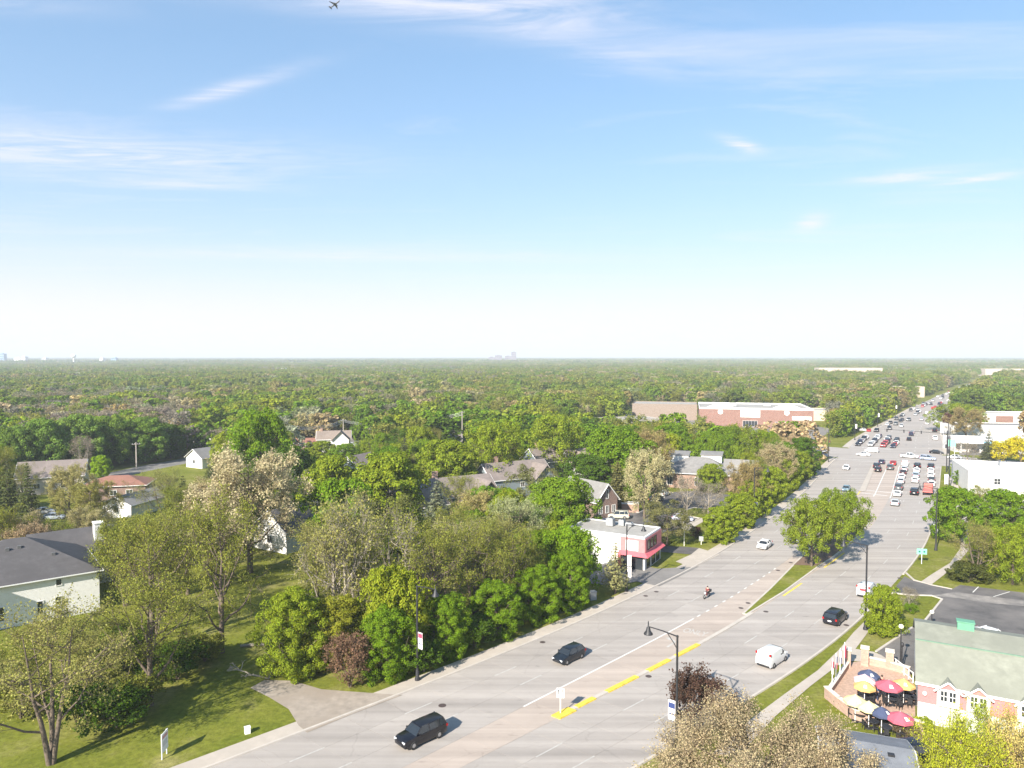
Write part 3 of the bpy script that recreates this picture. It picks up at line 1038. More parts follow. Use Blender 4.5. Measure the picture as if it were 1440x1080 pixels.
# tan budding crowns
reg('tan0', grow(31, 'round', 4.6, .14, 20, 8, 5, up=.46, nleaf=24000, lsize=.11, asp=.5, clump=1.0, mode='twig', name='oak'))
reg('tan1', grow(32, 'oval', 3.8, .12, 18, 8, 5, up=.5, nleaf=20000, lsize=.11, asp=.5, clump=1.0, mode='twig', name='oak'))
# nearly bare trees
reg('bare0', grow(41, 'vase', 3.6, .20, 14, 8, 7, stems=2, up=.66, nleaf=2600, lsize=.10, clump=1.3, mode='twig', name='ash', bark=BARK_PALE, trunk_r=.22))
reg('bare1', grow(42, 'oval', 3.6, .18, 16, 8, 7, up=.6, nleaf=4200, lsize=.10, clump=1.25, mode='twig', name='ash', bark=BARK_PALE))
reg('spruce0', grow_spruce(51, 2.4, 24))
reg('spruce1', grow_spruce(52, 2.9, 20, lsize=.24, open_=True))
reg('fir0', grow_spruce(53, 2.6, 15, lsize=.20, dens=.75, base=.16, open_=True))
reg('pine0', grow(54, 'round', 4.6, .16, 20, 7, 3, up=.22, nleaf=15000, lsize=.14, asp=.5, clump=.85, mode='clump', name='pine'))
reg('shrub0', grow(61, 'round', 6.0, .0, 20, 6, 0, stems=3, up=.5, nleaf=7000, lsize=.34, clump=1.6, mode='clump', name='shrub'))
reg('shrub1', grow(62, 'oval', 5.2, .0, 18, 7, 4, stems=4, up=.55, nleaf=8000, lsize=.26, clump=1.9, mode='twig', name='shrub'))
# two big crowns close to the drone
reg('bigtan', grow(71, 'round', 4.9, .16, 36, 11, 9, lobe=.35, up=.44, nleaf=170000, lsize=.042, asp=.5, clump=.75, mode='twig', name='big_oak', trunk_r=.3))
reg('golden', grow(72, 'oval', 3.4, .10, 30, 10, 7, up=.40, nleaf=42000, lsize=.075, asp=.30, clump=.8, mode='twig', droop=.16, name='larch'))
reg('plum', grow(73, 'vase', 5.4, .10, 18, 8, 6, stems=3, up=.62, nleaf=8000, lsize=.20, asp=.6, clump=1.5, mode='twig', name='plum'))

TREES = []       # (x, y, kind, look, label or None)
CROWN_NAME = 'crown'


def put_tree(kind, x, y, h, w, col, name, label, cat='tree', group=None, rz=None):
    wm, cm, R = KIND[kind]
    e = empty(name, (x, y, 0), rz if rz is not None else random.uniform(0, 6.28))
    sx = w / (2 * R); sz = h / 10.0
    e.scale = (sx, sx, sz)
    t = bpy.data.objects.new('trunk' if cat == 'tree' else 'stems', wm); link(t, e)
    c = bpy.data.objects.new('crown' if cat == 'tree' else 'foliage', cm); link(c, e)
    c.color = (*col, 1)
    tag(e, label, cat, group)
    TREES.append([x, y, e, w / 2, h])
    return e


def tree_px(kind, u, vb, vt, wpx, col, name, label, cat='tree', group=None, rz=None):
    b = P(u, vb)
    h = h_at(b.y, vt)
    return put_tree(kind, b.x, b.y, h, wpx * b.y / F, col, name, label, cat, group, rz)


# leaf colours
GREEN = (.122, .195, .012)
GREEN_D = (.070, .120, .012)
GREEN_Y = (.178, .222, .018)
LIME = (.200, .300, .010)
OLIVE = (.190, .200, .036)
OLIVE_P = (.235, .225, .068)
TANC = (.335, .275, .150)
TAN_O = (.270, .212, .088)
TWIG = (.215, .185, .135)
SPR = (.085, .100, .034)
SPR_B = (.150, .165, .100)
SILVER = (.245, .265, .150)
PLUM = (.095, .040, .030)
GOLD = (.350, .310, .030)
YELLOW = (.46, .40, .02)
# ------------------------------------------------------------------ buildings
LAND = []      # landmarks (name, x, y, radius)
CLEAR = []     # (u0, v0, u1, v1, depth): sight lines the photo keeps open, as plan wedges in front of a building


def roofmat(name, c): return mat(name, c, .92, .16, 1.2, bump=.25, col2=tuple(x * .86 for x in c))


SHINGLE_DK = roofmat('shingle_charcoal', (.085, .080, .082))
SHINGLE_BR = roofmat('shingle_brown', (.225, .180, .150))
SHINGLE_TN = roofmat('shingle_taupe', (.200, .165, .150))
SHINGLE_RD = roofmat('shingle_red', (.250, .120, .085))
SHINGLE_GY = roofmat('shingle_grey', (.210, .200, .190))
SHINGLE_GN = roofmat('shingle_sage', (.235, .240, .195))
ROOF_FLAT = roofmat('flat_roof_membrane', (.33, .31, .28))
SIDING_W = mat('siding_white', (.76, .74, .72), .7, .05, 2, mode='siding')
SIDING_B = mat('siding_blue_grey', (.18, .21, .23), .7, .06, 2, mode='siding')
SIDING_T = mat('siding_beige', (.52, .46, .38), .7, .06, 2, mode='siding')
BRICK = mat('brick_red', (.235, .082, .052), .9, .15, 1.5, mode='brick')
BRICK_B = mat('brick_brown', (.20, .105, .08), .9, .15, 1.5, mode='brick')
BRICK_P = mat('brick_pinkish', (.38, .215, .15), .9, .15, 1.5, mode='brick')
STUCCO = mat('stucco_white', (.66, .64, .61), .85, .06, 1.0, bump=.1)
PINK = mat('pink_boards', (.58, .20, .20), .7, .08, 2, mode='siding')
PINKRED = mat('red_fascia', (.56, .12, .14), .6, .08, 2)
TEAL = mat('teal_panel', (.08, .25, .21), .5, .1, 3)


def frame_axes(side, L, W):
    """position and in-plane direction on a wall, local to the house."""
    if side == 'S': return (lambda x, z, d: Vector((x, -W / 2 - d, z))), 0
    if side == 'N': return (lambda x, z, d: Vector((-x, W / 2 + d, z))), math.pi
    if side == 'E': return (lambda x, z, d: Vector((L / 2 + d, x, z))), math.pi / 2
    return (lambda x, z, d: Vector((-L / 2 - d, -x, z))), -math.pi / 2


def window(parent, side, L, W, x, z, w, h, m=None, bars=(0, 0), pane=None, name='window'):
    f, rz = frame_axes(side, L, W)
    mb = MB(); t = .09
    for c, s in (((x - w / 2, z), (t, h + t)), ((x + w / 2, z), (t, h + t)), ((x, z - h / 2), (w, t)), ((x, z + h / 2), (w, t))):
        mb.box(f(c[0], c[1], .04), (s[0], .08, s[1]), rz)
    for i in range(bars[0]): mb.box(f(x - w / 2 + w * (i + 1) / (bars[0] + 1), z, .04), (.05, .06, h), rz)
    for i in range(bars[1]): mb.box(f(x, z - h / 2 + h * (i + 1) / (bars[1] + 1), .04), (w, .05, .05), rz)
    o = mb.build(name, m or TRIM, parent)
    MB().box(f(x, z, .012), (w - .02, .02, h - .02), rz).build('pane', pane or GLASS, o)
    return o


def gable_roof(mb, L, W, h, rise, over=.45, th=.16, x0=None, x1=None):
    x0 = -L / 2 - over if x0 is None else x0
    x1 = L / 2 + over if x1 is None else x1
    k = rise / (W / 2)
    ye = W / 2 + over
    for s in (-1, 1):
        a, b = (0, h + rise), (s * ye, h - k * over)
        mb.loft([[(x, a[0], a[1] + .02), (x, b[0], b[1] + .02), (x, b[0], b[1] + .02 + th), (x, a[0], a[1] + .02 + th)] for x in (x0, x1)])


def hip_roof(mb, L, W, h, rise, over=.45, th=.12):
    lx, wy = L / 2 + over, W / 2 + over
    rx = max(.05, L / 2 - W / 2)
    vs = [(-lx, -wy, h - .1), (lx, -wy, h - .1), (lx, wy, h - .1), (-lx, wy, h - .1), (-lx, -wy, h + th - .1), (lx, -wy, h + th - .1), (lx, wy, h + th - .1), (-lx, wy, h + th - .1),
          (-rx, 0, h + rise), (rx, 0, h + rise)]
    mb.add(vs, [(3, 2, 1, 0), (0, 1, 5, 4), (1, 2, 6, 5), (2, 3, 7, 6), (3, 0, 4, 7), (4, 5, 9, 8), (5, 6, 9), (6, 7, 8, 9), (7, 4, 8)])


def house(name, label, cat, loc, rz, L, W, h, rise, roof='gable', wall=None, roofm=None, wins=(), chimney=None, group=None, door=None, gable_wall=None, over=.45, land=None, trim=True):
    e = empty(name, loc, rz)
    tag(e, label, cat, group)
    mb = MB()
    if roof == 'gable':
        x = L / 2; y = W / 2
        mb.add([(-x, -y, 0), (x, -y, 0), (x, y, 0), (-x, y, 0), (-x, -y, h), (x, -y, h), (x, y, h), (-x, y, h), (-x, 0, h + rise), (x, 0, h + rise)],
               [(0, 1, 5, 4), (1, 2, 6, 9, 5), (2, 3, 7, 6), (3, 0, 4, 8, 7)])
    else:
        mb.box((0, 0, h / 2), (L, W, h))
    mb.build('wall', wall, e)
    r = MB()
    (gable_roof if roof == 'gable' else hip_roof)(r, L, W, h, rise, over)
    ro = r.build('roof', roofm, e)
    if trim:
        t = MB()
        if roof == 'gable':
            k = rise / (W / 2)
            for s in (-1, 1):
                for x in (-L / 2 - over - .03, L / 2 + over + .03):
                    t.tube([(x, 0, h + rise + .06), (x, s * (W / 2 + over), h - k * over + .06)], .10, 4)
                t.box((0, s * (W / 2 + over + .05), h - k * over + .06), (L + 2 * over, .1, .16))
        else:
            for s in (-1, 1):
                t.box((0, s * (W / 2 + over + .04), h - .04), (L + 2 * over + .16, .08, .14))
                t.box((s * (L / 2 + over + .04), 0, h - .04), (.08, W + 2 * over, .14))
        t.build('gutter', TRIM, e)
    for wdef in wins:
        side, x, z, w, hh = wdef[:5]
        window(e, side, L, W, x, z, w, hh, bars=(wdef[5] if len(wdef) > 5 else (1, 0)))
    if door:
        side, x, w, hh = door
        f, rr = frame_axes(side, L, W)
        d = MB().box(f(x, hh / 2, .03), (w, .06, hh), rr).build('door', mat('door_paint', (.30, .10, .08), .6, .1, 3), e)
        MB().box(f(x + w * .38, hh * .48, .09), (.06, .06, .12), rr).build('handle', GREY_METAL, d)
    if chimney:
        cx, cy, cw, ch, cm = chimney
        c = MB().box((cx, cy, ch / 2), (cw, cw * .8, ch)).box((cx, cy, ch + .08), (cw + .14, cw * .8 + .14, .16)).build('chimney', cm, ro)
    LAND.append((land or name.replace('_', ' '), loc[0], loc[1], max(L, W) * .62))
    return e


def flat_building(name, label, cat, loc, rz, L, W, h, wall, roofm=None, parapet=.5, coping=None, land=None, group=None, roofz=None):
    e = empty(name, loc, rz); tag(e, label, cat, group)
    MB().box((0, 0, h / 2), (L, W, h)).build('wall', wall, e)
    p = MB(); t = .3
    for s in (-1, 1):
        p.box((0, s * (W / 2 - t / 2 + .02), h + parapet / 2), (L + .04, t, parapet))
        p.box((s * (L / 2 - t / 2 + .02), 0, h + parapet / 2), (t, W - 2 * t + .04, parapet))
    p.build('parapet', coping or wall, e)
    MB().box((0, 0, h + .06), (L - 2 * t - .02, W - 2 * t - .02, .12)).build('roof', roofm or ROOF_FLAT, e)
    LAND.append((land or name.replace('_', ' '), loc[0], loc[1], max(L, W) * .6))
    return e


def rtu(parent, x, y, z, s=(1.8, 1.4, 1.1)):
    o = MB().box((x, y, z + s[2] / 2 + .1), s).box((x, y, z + s[2] + .16), (s[0] * .7, s[1] * .7, .12)).build('roof_unit', GREY_METAL, parent)
    MB().lathe([(.001, .02), (.4, .02), (.45, 0)], 10, (x, y, z + s[2] + .23)).build('fan', BLACK, o)


# --- white two-storey house, bottom left
hx = P(70, 862)
hw = math.atan2(6.1, 7.7)
c0 = Vector((-62.4, 96.4, 0)); nrm = Vector((-math.sin(hw), math.cos(hw), 0)); al = Vector((math.cos(hw), math.sin(hw), 0))
cen = c0 + nrm * 8 - al * 4.2
wh = house('white_house', 'white two-storey house with charcoal hip roof beside the budding trees', 'house', cen, hw, 18.5, 16, 5.8, 4.4, 'hip', SIDING_W, SHINGLE_DK,
           wins=[('S', -7.2, 4.3, 1.0, 1.5, (0, 1)), ('S', -2.2, 2.0, .9, 1.9, (0, 1)), ('S', 2.2, 2.0, .7, 1.7, (0, 1)), ('S', 4.3, 2.4, .7, 1.2, (0, 1)), ('S', 4.4, 5.0, .7, .9, (0, 0)),
                 ('E', -4, 4.4, 1.2, 1.4, (1, 1)), ('E', 2, 4.4, 1.2, 1.4, (1, 1)), ('E', -4, 1.6, 1.2, 1.5, (1, 1))], land='white two-storey house')
for x, y, z in ((-1, -2.2, 9.2), (.4, -2.0, 9.25), (4.2, -4.2, 8.1), (-4.5, -5.5, 7.4)):
    MB().box((x, y, z), (.45, .4, .45)).build('roof_vent', mat('vent', (.12, .12, .12), .6, .1, 3), wh)
g = MB(); gable_roof(g, 9, 7, 5.8, 2.6); go = g.build('side_roof', SHINGLE_DK, wh); go.location = (-7.2, -6.4, 0); go.rotation_euler = (0, 0, math.pi / 2)
g = MB(); gable_roof(g, 11, 9, 5.2, 3.0); go = g.build('rear_roof', SHINGLE_DK, wh); go.location = (8.0, 10, 0)
MB().box((8, 10, 2.6), (10.6, 8.6, 5.2)).build('rear_wall', SIDING_W, wh)
MB().box((11.5, 8.0, 4.6), (1.3, 1.6, 9.2)).box((11.5, 8.0, 9.3), (1.5, 1.8, .2)).build('chimney', STUCCO, wh)

# --- houses in the trees on the left
pp = P(76, 690); house('tan_roofed_house', 'beige house with taupe gable roof behind dark spruces', 'house', pp, R_(24), 15, 10, 4.6, 3.4, 'gable', SIDING_T, SHINGLE_TN, wins=[('S', -3, 2.2, 1.4, 1.3), ('S', 3, 2.2, 1.4, 1.3), ('E', 0, 3.4, 1.2, 1.2)], land='taupe-roofed house')
pp = P(168, 700); house('red_roofed_house', 'low brick house with rusty red hip roof', 'house', pp, R_(14), 14.5, 10, 3.9, 1.9, 'hip', BRICK_B, SHINGLE_RD, wins=[('S', 3.6, 2.2, 1.5, 1.3), ('S', 0, 2.2, 1.5, 1.3), ('E', 0, 2.2, 1.4, 1.3)], land='red-roofed brick house')
pp = P(198, 718); house('white_garage_house', 'bright white gabled house with grey roof in front of red roof', 'house', pp, R_(78), 15, 7.5, 3.0, 1.6, 'gable', SIDING_W, SHINGLE_GY, wins=[('W', 0, 1.8, 1.2, 1.2), ('N', 2, 1.6, 1.2, 1.2)], land='white gabled house')
pp = P(292, 655); house('small_white_house', 'small white house beside the residential street and spruces', 'house', pp, R_(60), 10, 8, 3.4, 2.6, 'gable', SIDING_W, SHINGLE_GY, wins=[('W', 0, 2, 1.2, 1.2), ('S', 0, 2, 1.2, 1.2)], land='small white house')
pp = P(300, 628); flat_building('pale_workshop', 'long pale flat-roofed workshop beyond the small white house', 'building', pp, R_(5), 24, 10, 4.0, STUCCO, land='pale workshop')
pp = P(470, 634); house('white_farmhouse', 'white gabled house with tan roof near the utility poles', 'house', pp, R_(12), 12, 8, 5.0, 2.6, 'gable', SIDING_W, SHINGLE_BR, wins=[('S', -3, 3.8, 1, 1.2), ('S', 3, 3.8, 1, 1.2), ('S', 0, 1.5, 1.2, 1.3)], land='white farmhouse', chimney=(-4.6, 0, .8, 8.6, BRICK_P))
fh = bpy.data.objects['white_farmhouse']
g = MB(); gable_roof(g, 7, 6, 5.0, 2.9); go = g.build('porch_roof', SHINGLE_BR, fh); go.location = (2.5, -3.5, 0); go.rotation_euler = (0, 0, math.pi / 2)
MB().add([(-.5, -6.6, 0), (5.5, -6.6, 0), (5.5, -3.9, 0), (-.5, -3.9, 0), (-.5, -6.6, 5), (5.5, -6.6, 5), (5.5, -3.9, 5), (-.5, -3.9, 5), (2.5, -6.6, 7.8), (2.5, -3.9, 7.8)],
         [(0, 1, 5, 8, 4), (1, 2, 6, 5), (2, 3, 7, 9, 6), (3, 0, 4, 7)]).build('front_wall', SIDING_W, fh)
pp = P(432, 632); house('brick_cottage', 'low brick cottage with brown roof left of the white farmhouse', 'house', pp, R_(6), 11, 7, 3.0, 1.3, 'gable', BRICK_P, SHINGLE_RD, wins=[('S', -2, 1.6, 1.2, 1.1), ('S', 2, 1.6, 1.2, 1.1)], land='brick cottage')
pp = P(622, 632); house('white_cottage', 'white cottage with white gable among yellow-green trees near the tall pole', 'house', pp, R_(20), 13, 9, 4.4, 2.8, 'gable', SIDING_W, SHINGLE_TN, wins=[('S', 0, 2.6, 1.2, 1.2)], land='white cottage', chimney=(3, 0, .9, 8.3, BRICK_P))
pp = P(505, 675); house('hidden_cottage', 'white gable peak showing between two yellow-green maples', 'house', pp, R_(65), 10, 8, 4.4, 3.0, 'gable', SIDING_W, SHINGLE_TN, land='white gable peak')
# condominium row with brown roofs
for i, (u, v, rz, Lh, lab) in enumerate(((640, 722, 30, 17, 'brown-roofed townhouse with blue-grey gable behind the blue spruce'), (722, 694, 30, 18, 'brown-roofed townhouse with grey gable and white corner post'),
                                         (772, 668, 32, 14, 'brown-roofed townhouse with brick chimney above the dense green trees'))):
    pp = P(u, v)
    hh = house('townhouse', lab, 'house', pp, R_(rz), Lh, 9.5, 5.0, 3.4, 'gable', SIDING_B, SHINGLE_TN, wins=[('S', 0, 3.2, 1.2, 1.3), ('S', 4, 3.2, 1.2, 1.3), ('E', 0, 3.4, 1.2, 1.3)], land='brown-roofed townhouses', group='brown-roofed townhouses',
               chimney=(-Lh * .28, .6, 1.1, 9.8, BRICK_P))
    g = MB(); gable_roof(g, 6, 6, 5.0, 3.0); go = g.build('front_gable_roof', SHINGLE_TN, hh); go.location = (Lh * .30, -4.6, 0); go.rotation_euler = (0, 0, math.pi / 2)
    x = Lh * .30
    MB().add([(x - 2.8, -7.2, 0), (x + 2.8, -7.2, 0), (x + 2.8, -4.76, 0), (x - 2.8, -4.76, 0), (x - 2.8, -7.2, 5), (x + 2.8, -7.2, 5), (x + 2.8, -4.76, 5), (x - 2.8, -4.76, 5), (x, -7.2, 7.9), (x, -4.76, 7.9)],
             [(0, 1, 5, 8, 4), (1, 2, 6, 5), (2, 3, 7, 9, 6), (3, 0, 4, 7)]).build('front_gable_wall', SIDING_B, hh)
    for s in (-1, 1): MB().box((x + s * 2.8, -7.25, 2.5), (.2, .2, 5)).build('corner_board', TRIM, hh)
    wd = window(hh, 'S', 6, 14.4, x, 3.4, 1.3, 1.5, bars=(1, 1))
pp = P(424, 762); house('dark_roofed_house', 'dark-roofed house with white trim half hidden by the tan oak', 'house', pp, R_(58), 15, 9, 4.2, 3.2, 'gable', SIDING_W, SHINGLE_DK, wins=[('S', -3, 2, 1.3, 1.4), ('S', 2, 2, 1.3, 1.4), ('W', 0, 2.2, 1.4, 1.4)], land='dark-roofed house')
pp = P(522, 727); house('slate_gable_house', 'slate-grey gabled house just visible right of the dense maple', 'house', pp, R_(28), 12, 9, 4.6, 3.3, 'gable', SIDING_B, SHINGLE_DK, wins=[('E', 0, 3.2, 1.2, 1.2)], land='slate gable house')
pp = P(578, 735); house('taupe_house', 'taupe-roofed house with reddish patio left of the blue spruce', 'house', pp, R_(36), 13, 9, 4.2, 2.8, 'gable', SIDING_W, SHINGLE_BR, wins=[('S', 0, 2, 1.3, 1.4), ('S', 4, 2, 1.3, 1.4)], land='taupe-roofed house')
pp = P(818, 668); house('white_gable_house', 'white gabled house with pink brick chimney in the green trees', 'house', pp, R_(24), 12, 9, 4.6, 3.4, 'gable', SIDING_W, SHINGLE_BR, wins=[('S', 2, 3, 1.1, 1.2)], land='white gable house with chimney', chimney=(2.6, -4.9, 1.0, 9.6, BRICK_P))
g = MB(); wgh = bpy.data.objects['white_gable_house']; gable_roof(g, 7, 6.5, 4.6, 3.0); go = g.build('side_roof', SHINGLE_BR, wgh); go.location = (-2.8, -4, 0); go.rotation_euler = (0, 0, math.pi / 2)
MB().add([(-5.9, -7, 0), (.3, -7, 0), (.3, -4.6, 0), (-5.9, -4.6, 0), (-5.9, -7, 4.6), (.3, -7, 4.6), (.3, -4.6, 4.6), (-5.9, -4.6, 4.6), (-2.8, -7, 7.5), (-2.8, -4.6, 7.5)], [(0, 1, 5, 8, 4), (1, 2, 6, 5), (2, 3, 7, 9, 6), (3, 0, 4, 7)]).build('side_wall', SIDING_W, wgh)

# --- brown brick gabled office
pp = Vector((17.4, 160.8, 0)); house('brick_gable_office', 'dark brick office with grey gable roof by the parking lot', 'building', pp, R_(-53), 12, 6.4, 4.4, 3.4, 'gable', BRICK_B, SHINGLE_GY,
                        wins=[('E', 0, 5.6, .7, 2.0, (0, 1)), ('E', -2.0, 2.2, 1.0, 1.6), ('E', 0, 2.2, 1.0, 1.6), ('E', 2.0, 2.2, 1.0, 1.6)], land='brown brick gable office')
pp = P(886, 719); e = flat_building('dumpster_enclosure', 'small pink brick dumpster enclosure beside the parking lot', 'enclosure', pp, R_(-8), 3.9, 2.4, 1.9, BRICK_P, ROOF_FLAT, .15, TRIM, land='brick dumpster enclosure')
MB().box((1.99, 0, .95), (.06, 2.1, 1.7)).build('gate', GREY_METAL, e)

# --- hip-roofed brick office
pp = P(982, 681)
of = house('hip_roof_office', 'pinkish brick office with grey hip roof and white clerestories', 'building', pp, R_(-20), 20, 15, 4.2, 3.6, 'hip', BRICK_P, SHINGLE_GY,
           wins=[('S', -7, 2.0, 1.4, 2.4), ('S', 0.5, 2.0, 1.6, 2.2), ('S', 5.5, 2.0, 1.6, 2.2), ('E', -4, 2.2, 1.2, 2.6), ('E', -1, 2.2, 1.2, 2.6), ('E', 2, 2.2, 1.2, 2.6), ('E', 5, 2.2, 1.2, 2.6)], land='hip-roofed brick office', over=.7)
for (x, y, z, sx, sy, sz) in ((-5.5, 1.5, 6.8, 5.5, 4.5, 2.6), (3.4, 2.8, 7.0, 5.5, 4.5, 2.4)):
    c = MB().box((x, y, z), (sx, sy, sz)).build('clerestory', TRIM, of)
    MB().add([(x - sx / 2 - .3, y - sy / 2 - .3, z + sz / 2), (x + sx / 2 + .3, y - sy / 2 - .3, z + sz / 2), (x + sx / 2 + .3, y + sy / 2 + .3, z + sz / 2 + .5), (x - sx / 2 - .3, y + sy / 2 + .3, z + sz / 2 + .5),
              (x - sx / 2 - .3, y - sy / 2 - .3, z + sz / 2 + .2), (x + sx / 2 + .3, y - sy / 2 - .3, z + sz / 2 + .2), (x + sx / 2 + .3, y + sy / 2 + .3, z + sz / 2 + .7), (x - sx / 2 - .3, y + sy / 2 + .3, z + sz / 2 + .7)],
             [(0, 1, 2, 3), (4, 5, 6, 7), (0, 1, 5, 4), (1, 2, 6, 5), (2, 3, 7, 6), (3, 0, 4, 7)]).build('clerestory_roof', SHINGLE_GY, c)
g = MB(); gable_roof(g, 8, 7, 4.4, 3.2, .6); go = g.build('wing_roof', SHINGLE_GY, of); go.location = (11.5, -1.5, 0)
MB().add([(8, -5, 0), (15, -5, 0), (15, 2, 0), (8, 2, 0), (8, -5, 4.4), (15, -5, 4.4), (15, 2, 4.4), (8, 2, 4.4), (8, -1.5, 7.4), (15, -1.5, 7.4)], [(0, 1, 5, 4), (1, 2, 6, 9, 5), (2, 3, 7, 6), (3, 0, 4, 8, 7)]).build('wing_wall', BRICK_P, of)
for k in range(4): window(of, 'E', 30.06, 15, -3.9 + k * 1.6, 2.4, .8, 3.0, bars=(0, 1))

# --- red-brick store with scalloped parapet
pp = P(1072, 602)
st = flat_building('brick_store', 'large red brick store with white scalloped parapet and pale sign panels', 'store', pp, R_(-14), 55, 42, 9.0, BRICK, ROOF_FLAT, .8, TRIM, land='red brick store')
st.location = P(1062, 601) + Vector((math.sin(R_(14)) * 21, math.cos(R_(14)) * 21, 0))
for x in (-17, 15):
    MB().add([(x - 7, -21.1, 9.8), (x + 7, -21.1, 9.8), (x + 7, -20.6, 9.8), (x - 7, -20.6, 9.8), (x - 2, -21.1, 12), (x + 2, -21.1, 12), (x + 2, -20.6, 12), (x - 2, -20.6, 12)],
             [(0, 1, 5, 4), (1, 2, 6, 5), (2, 3, 7, 6), (3, 0, 4, 7), (4, 5, 6, 7)]).build('scalloped_gable', TRIM, st)
    MB().lathe([(.001, .1), (1.2, .1), (1.3, 0)], 14).build('round_panel', TRIM, st)
for i, x in enumerate((-17, 15)):
    o = [c for c in st.children if c.name.startswith('round_panel')][i]; o.location = (x, -21.05, 7.6); o.rotation_euler = (math.pi / 2, 0, 0)
MB().box((-2.5, -21.1, 6.9), (9.5, .2, 3.6)).build('sign_panel', WHITE, st)
MB().box((22, -21.1, 5.0), (9, .2, 1.8)).build('sign_panel', WHITE, st)
window(st, 'S', 55, 42, -2.5, 1.8, 7, 3.0, bars=(4, 0), name='entrance_window')
window(st, 'S', 55, 42, 12, 1.8, 5, 2.2, bars=(2, 0))
rtu(st, 8, 5, 9.1, (4, 3, 1.6)); rtu(st, -10, 0, 9.1, (4, 3, 1.6))
pp = P(1150, 590); flat_building('store_annex', 'low tan annex at the right end of the red brick store', 'building', pp, R_(-14), 20, 18, 5.5, mat('tan_block', (.48, .40, .32), .9, .1, 1), land='store annex')
pp = P(935, 588); flat_building('brown_flat_block', 'flat-roofed tan block with dark end wall beyond the trees', 'building', pp, R_(-14), 36, 22, 8.5, mat('tan_brick', (.24, .175, .13), .9, .1, 1, mode='brick'), land='flat tan block')
pp = P(880, 603); flat_building('low_grey_block', 'low grey flat-roofed building left of the tan block', 'building', pp, R_(20), 30, 14, 5.0, mat('grey_block', (.33, .30, .27), .9, .1, 1), land='low grey block')

# --- pink and white shop by the road
ang = R_(-15)
pS = Vector((0, 0, 0))
A1, A2 = P(816, 789), P(893, 801)       # foot of the long white side and of its end
d = (A2 - A1); shop_rz = math.atan2(d.y, d.x)
sc = P(851, 794) + Vector((-math.sin(shop_rz) * 4.2, math.cos(shop_rz) * 4.2, 0))
SHL, SHW = 14.2, 8.4
sh = flat_building('pink_shop', 'two-storey white shop with pink-red front and flat grey roof', 'shop', sc, shop_rz, SHL, SHW, 5.4, STUCCO, ROOF_FLAT, .25, TRIM, land='pink-fronted shop')
MB().box((5.0, -4.26, 3.95), (4.3, .12, 2.7)).box((7.16, 0, 3.95), (.12, 8.64, 2.7)).build('pink_cladding', PINK, sh)
MB().add([(2.6, -5.2, 2.45), (8.0, -5.2, 2.45), (8.0, 4.3, 2.45), (2.6, 4.3, 2.45), (2.6, -4.3, 3.0), (7.2, -4.3, 3.0), (7.2, 4.3, 3.0), (2.6, 4.3, 3.0)],
         [(0, 1, 2, 3), (0, 1, 5, 4), (1, 2, 6, 5), (2, 3, 7, 6), (3, 0, 4, 7), (4, 5, 6, 7)]).build('awning', PINKRED, sh)
MB().box((4.9, -4.36, 4.05), (2.2, .1, 1.7)).build('sign_panel', WHITE, sh)
for x in (2.9, 4.6): MB().box((x, -4.9, 1.2), (.5, .5, 2.4)).build('pillar', PINKRED, sh)
MB().box((5.6, -4.30, 1.15), (2.4, .1, 2.2)).build('shop_window', GLASS, sh)
MB().box((3.75, -4.30, 1.1), (1.0, .1, 2.2)).build('door', GLASS, sh)
for y in (-2.6, -.9, .8): window(sh, 'E', SHL + .26, SHW, y, 4.1, 1.2, 1.6, BLACK)
for y in (-2.4, .2, 2.6): window(sh, 'E', SHL, SHW, y, 1.2, 1.8, 2.0, BLACK)
rtu(sh, -1.2, 1.2, 5.5, (1.3, 1.3, 1.3)); rtu(sh, .6, 2.2, 5.5, (1.0, 1.0, 1.0)); rtu(sh, 1.9, 2.4, 5.5, (1.2, 1.0, .6))
f_ = MB(); f_.box((-8.8, -3.4, .9), (3.2, .08, 1.8)); f_.build('timber_fence', mat('orange_timber', (.42, .20, .09), .85, .2, 3), sh)

# --- restaurant with sage roof
RC = Vector((40.0, 68.8, 0)); rr_ = math.atan2(-3.9, 7.2); ru = Vector((math.cos(rr_), math.sin(rr_), 0)); rn = Vector((-math.sin(rr_), math.cos(rr_), 0))
RL, RW = 24.0, 15.6
rest = empty('restaurant', RC + ru * RL / 2 + rn * RW / 2, rr_)
tag(rest, 'restaurant with sage gambrel roof and white-trimmed pink dormers beside the patio', 'restaurant')
LAND.append(('sage-roofed restaurant', rest.location.x, rest.location.y, 15))
prof = [(-RW / 2 - .3, 3.95), (-RW / 2 + 4.4, 6.5), (0, 7.3), (RW / 2 - 4.4, 6.5), (RW / 2 + .3, 3.95)]
x0, x1 = -RL / 2 - .25, RL / 2 + .25
mb = MB(); mb.add([(-RL / 2, y, z) for y, z in ((-RW / 2, 0), (RW / 2, 0), (RW / 2, 4.0), (RW / 2 - 4.4, 6.4), (0, 7.2), (-RW / 2 + 4.4, 6.4), (-RW / 2, 4.0))] + [(RL / 2, y, z) for y, z in ((-RW / 2, 0), (RW / 2, 0), (RW / 2, 4.0), (RW / 2 - 4.4, 6.4), (0, 7.2), (-RW / 2 + 4.4, 6.4), (-RW / 2, 4.0))],
                  [tuple(range(7)), tuple(range(13, 6, -1)), (0, 6, 13, 7), (1, 8, 9, 2)])
mb.build('wall', STUCCO, rest)
for i in range(4):
    (y0, z0), (y1, z1) = prof[i], prof[i + 1]
    MB().loft([[(x, y0, z0), (x, y1, z1), (x, y1, z1 + .14), (x, y0, z0 + .14)] for x in (x0, x1)]).build('roof', SHINGLE_GN, rest)
MB().box((0, -RW / 2 + 4.4, 6.66), (RL + .4, .22, .07)).build('ridge_flashing', mat('green_flashing', (.17, .27, .19), .6, .1, 2), rest)
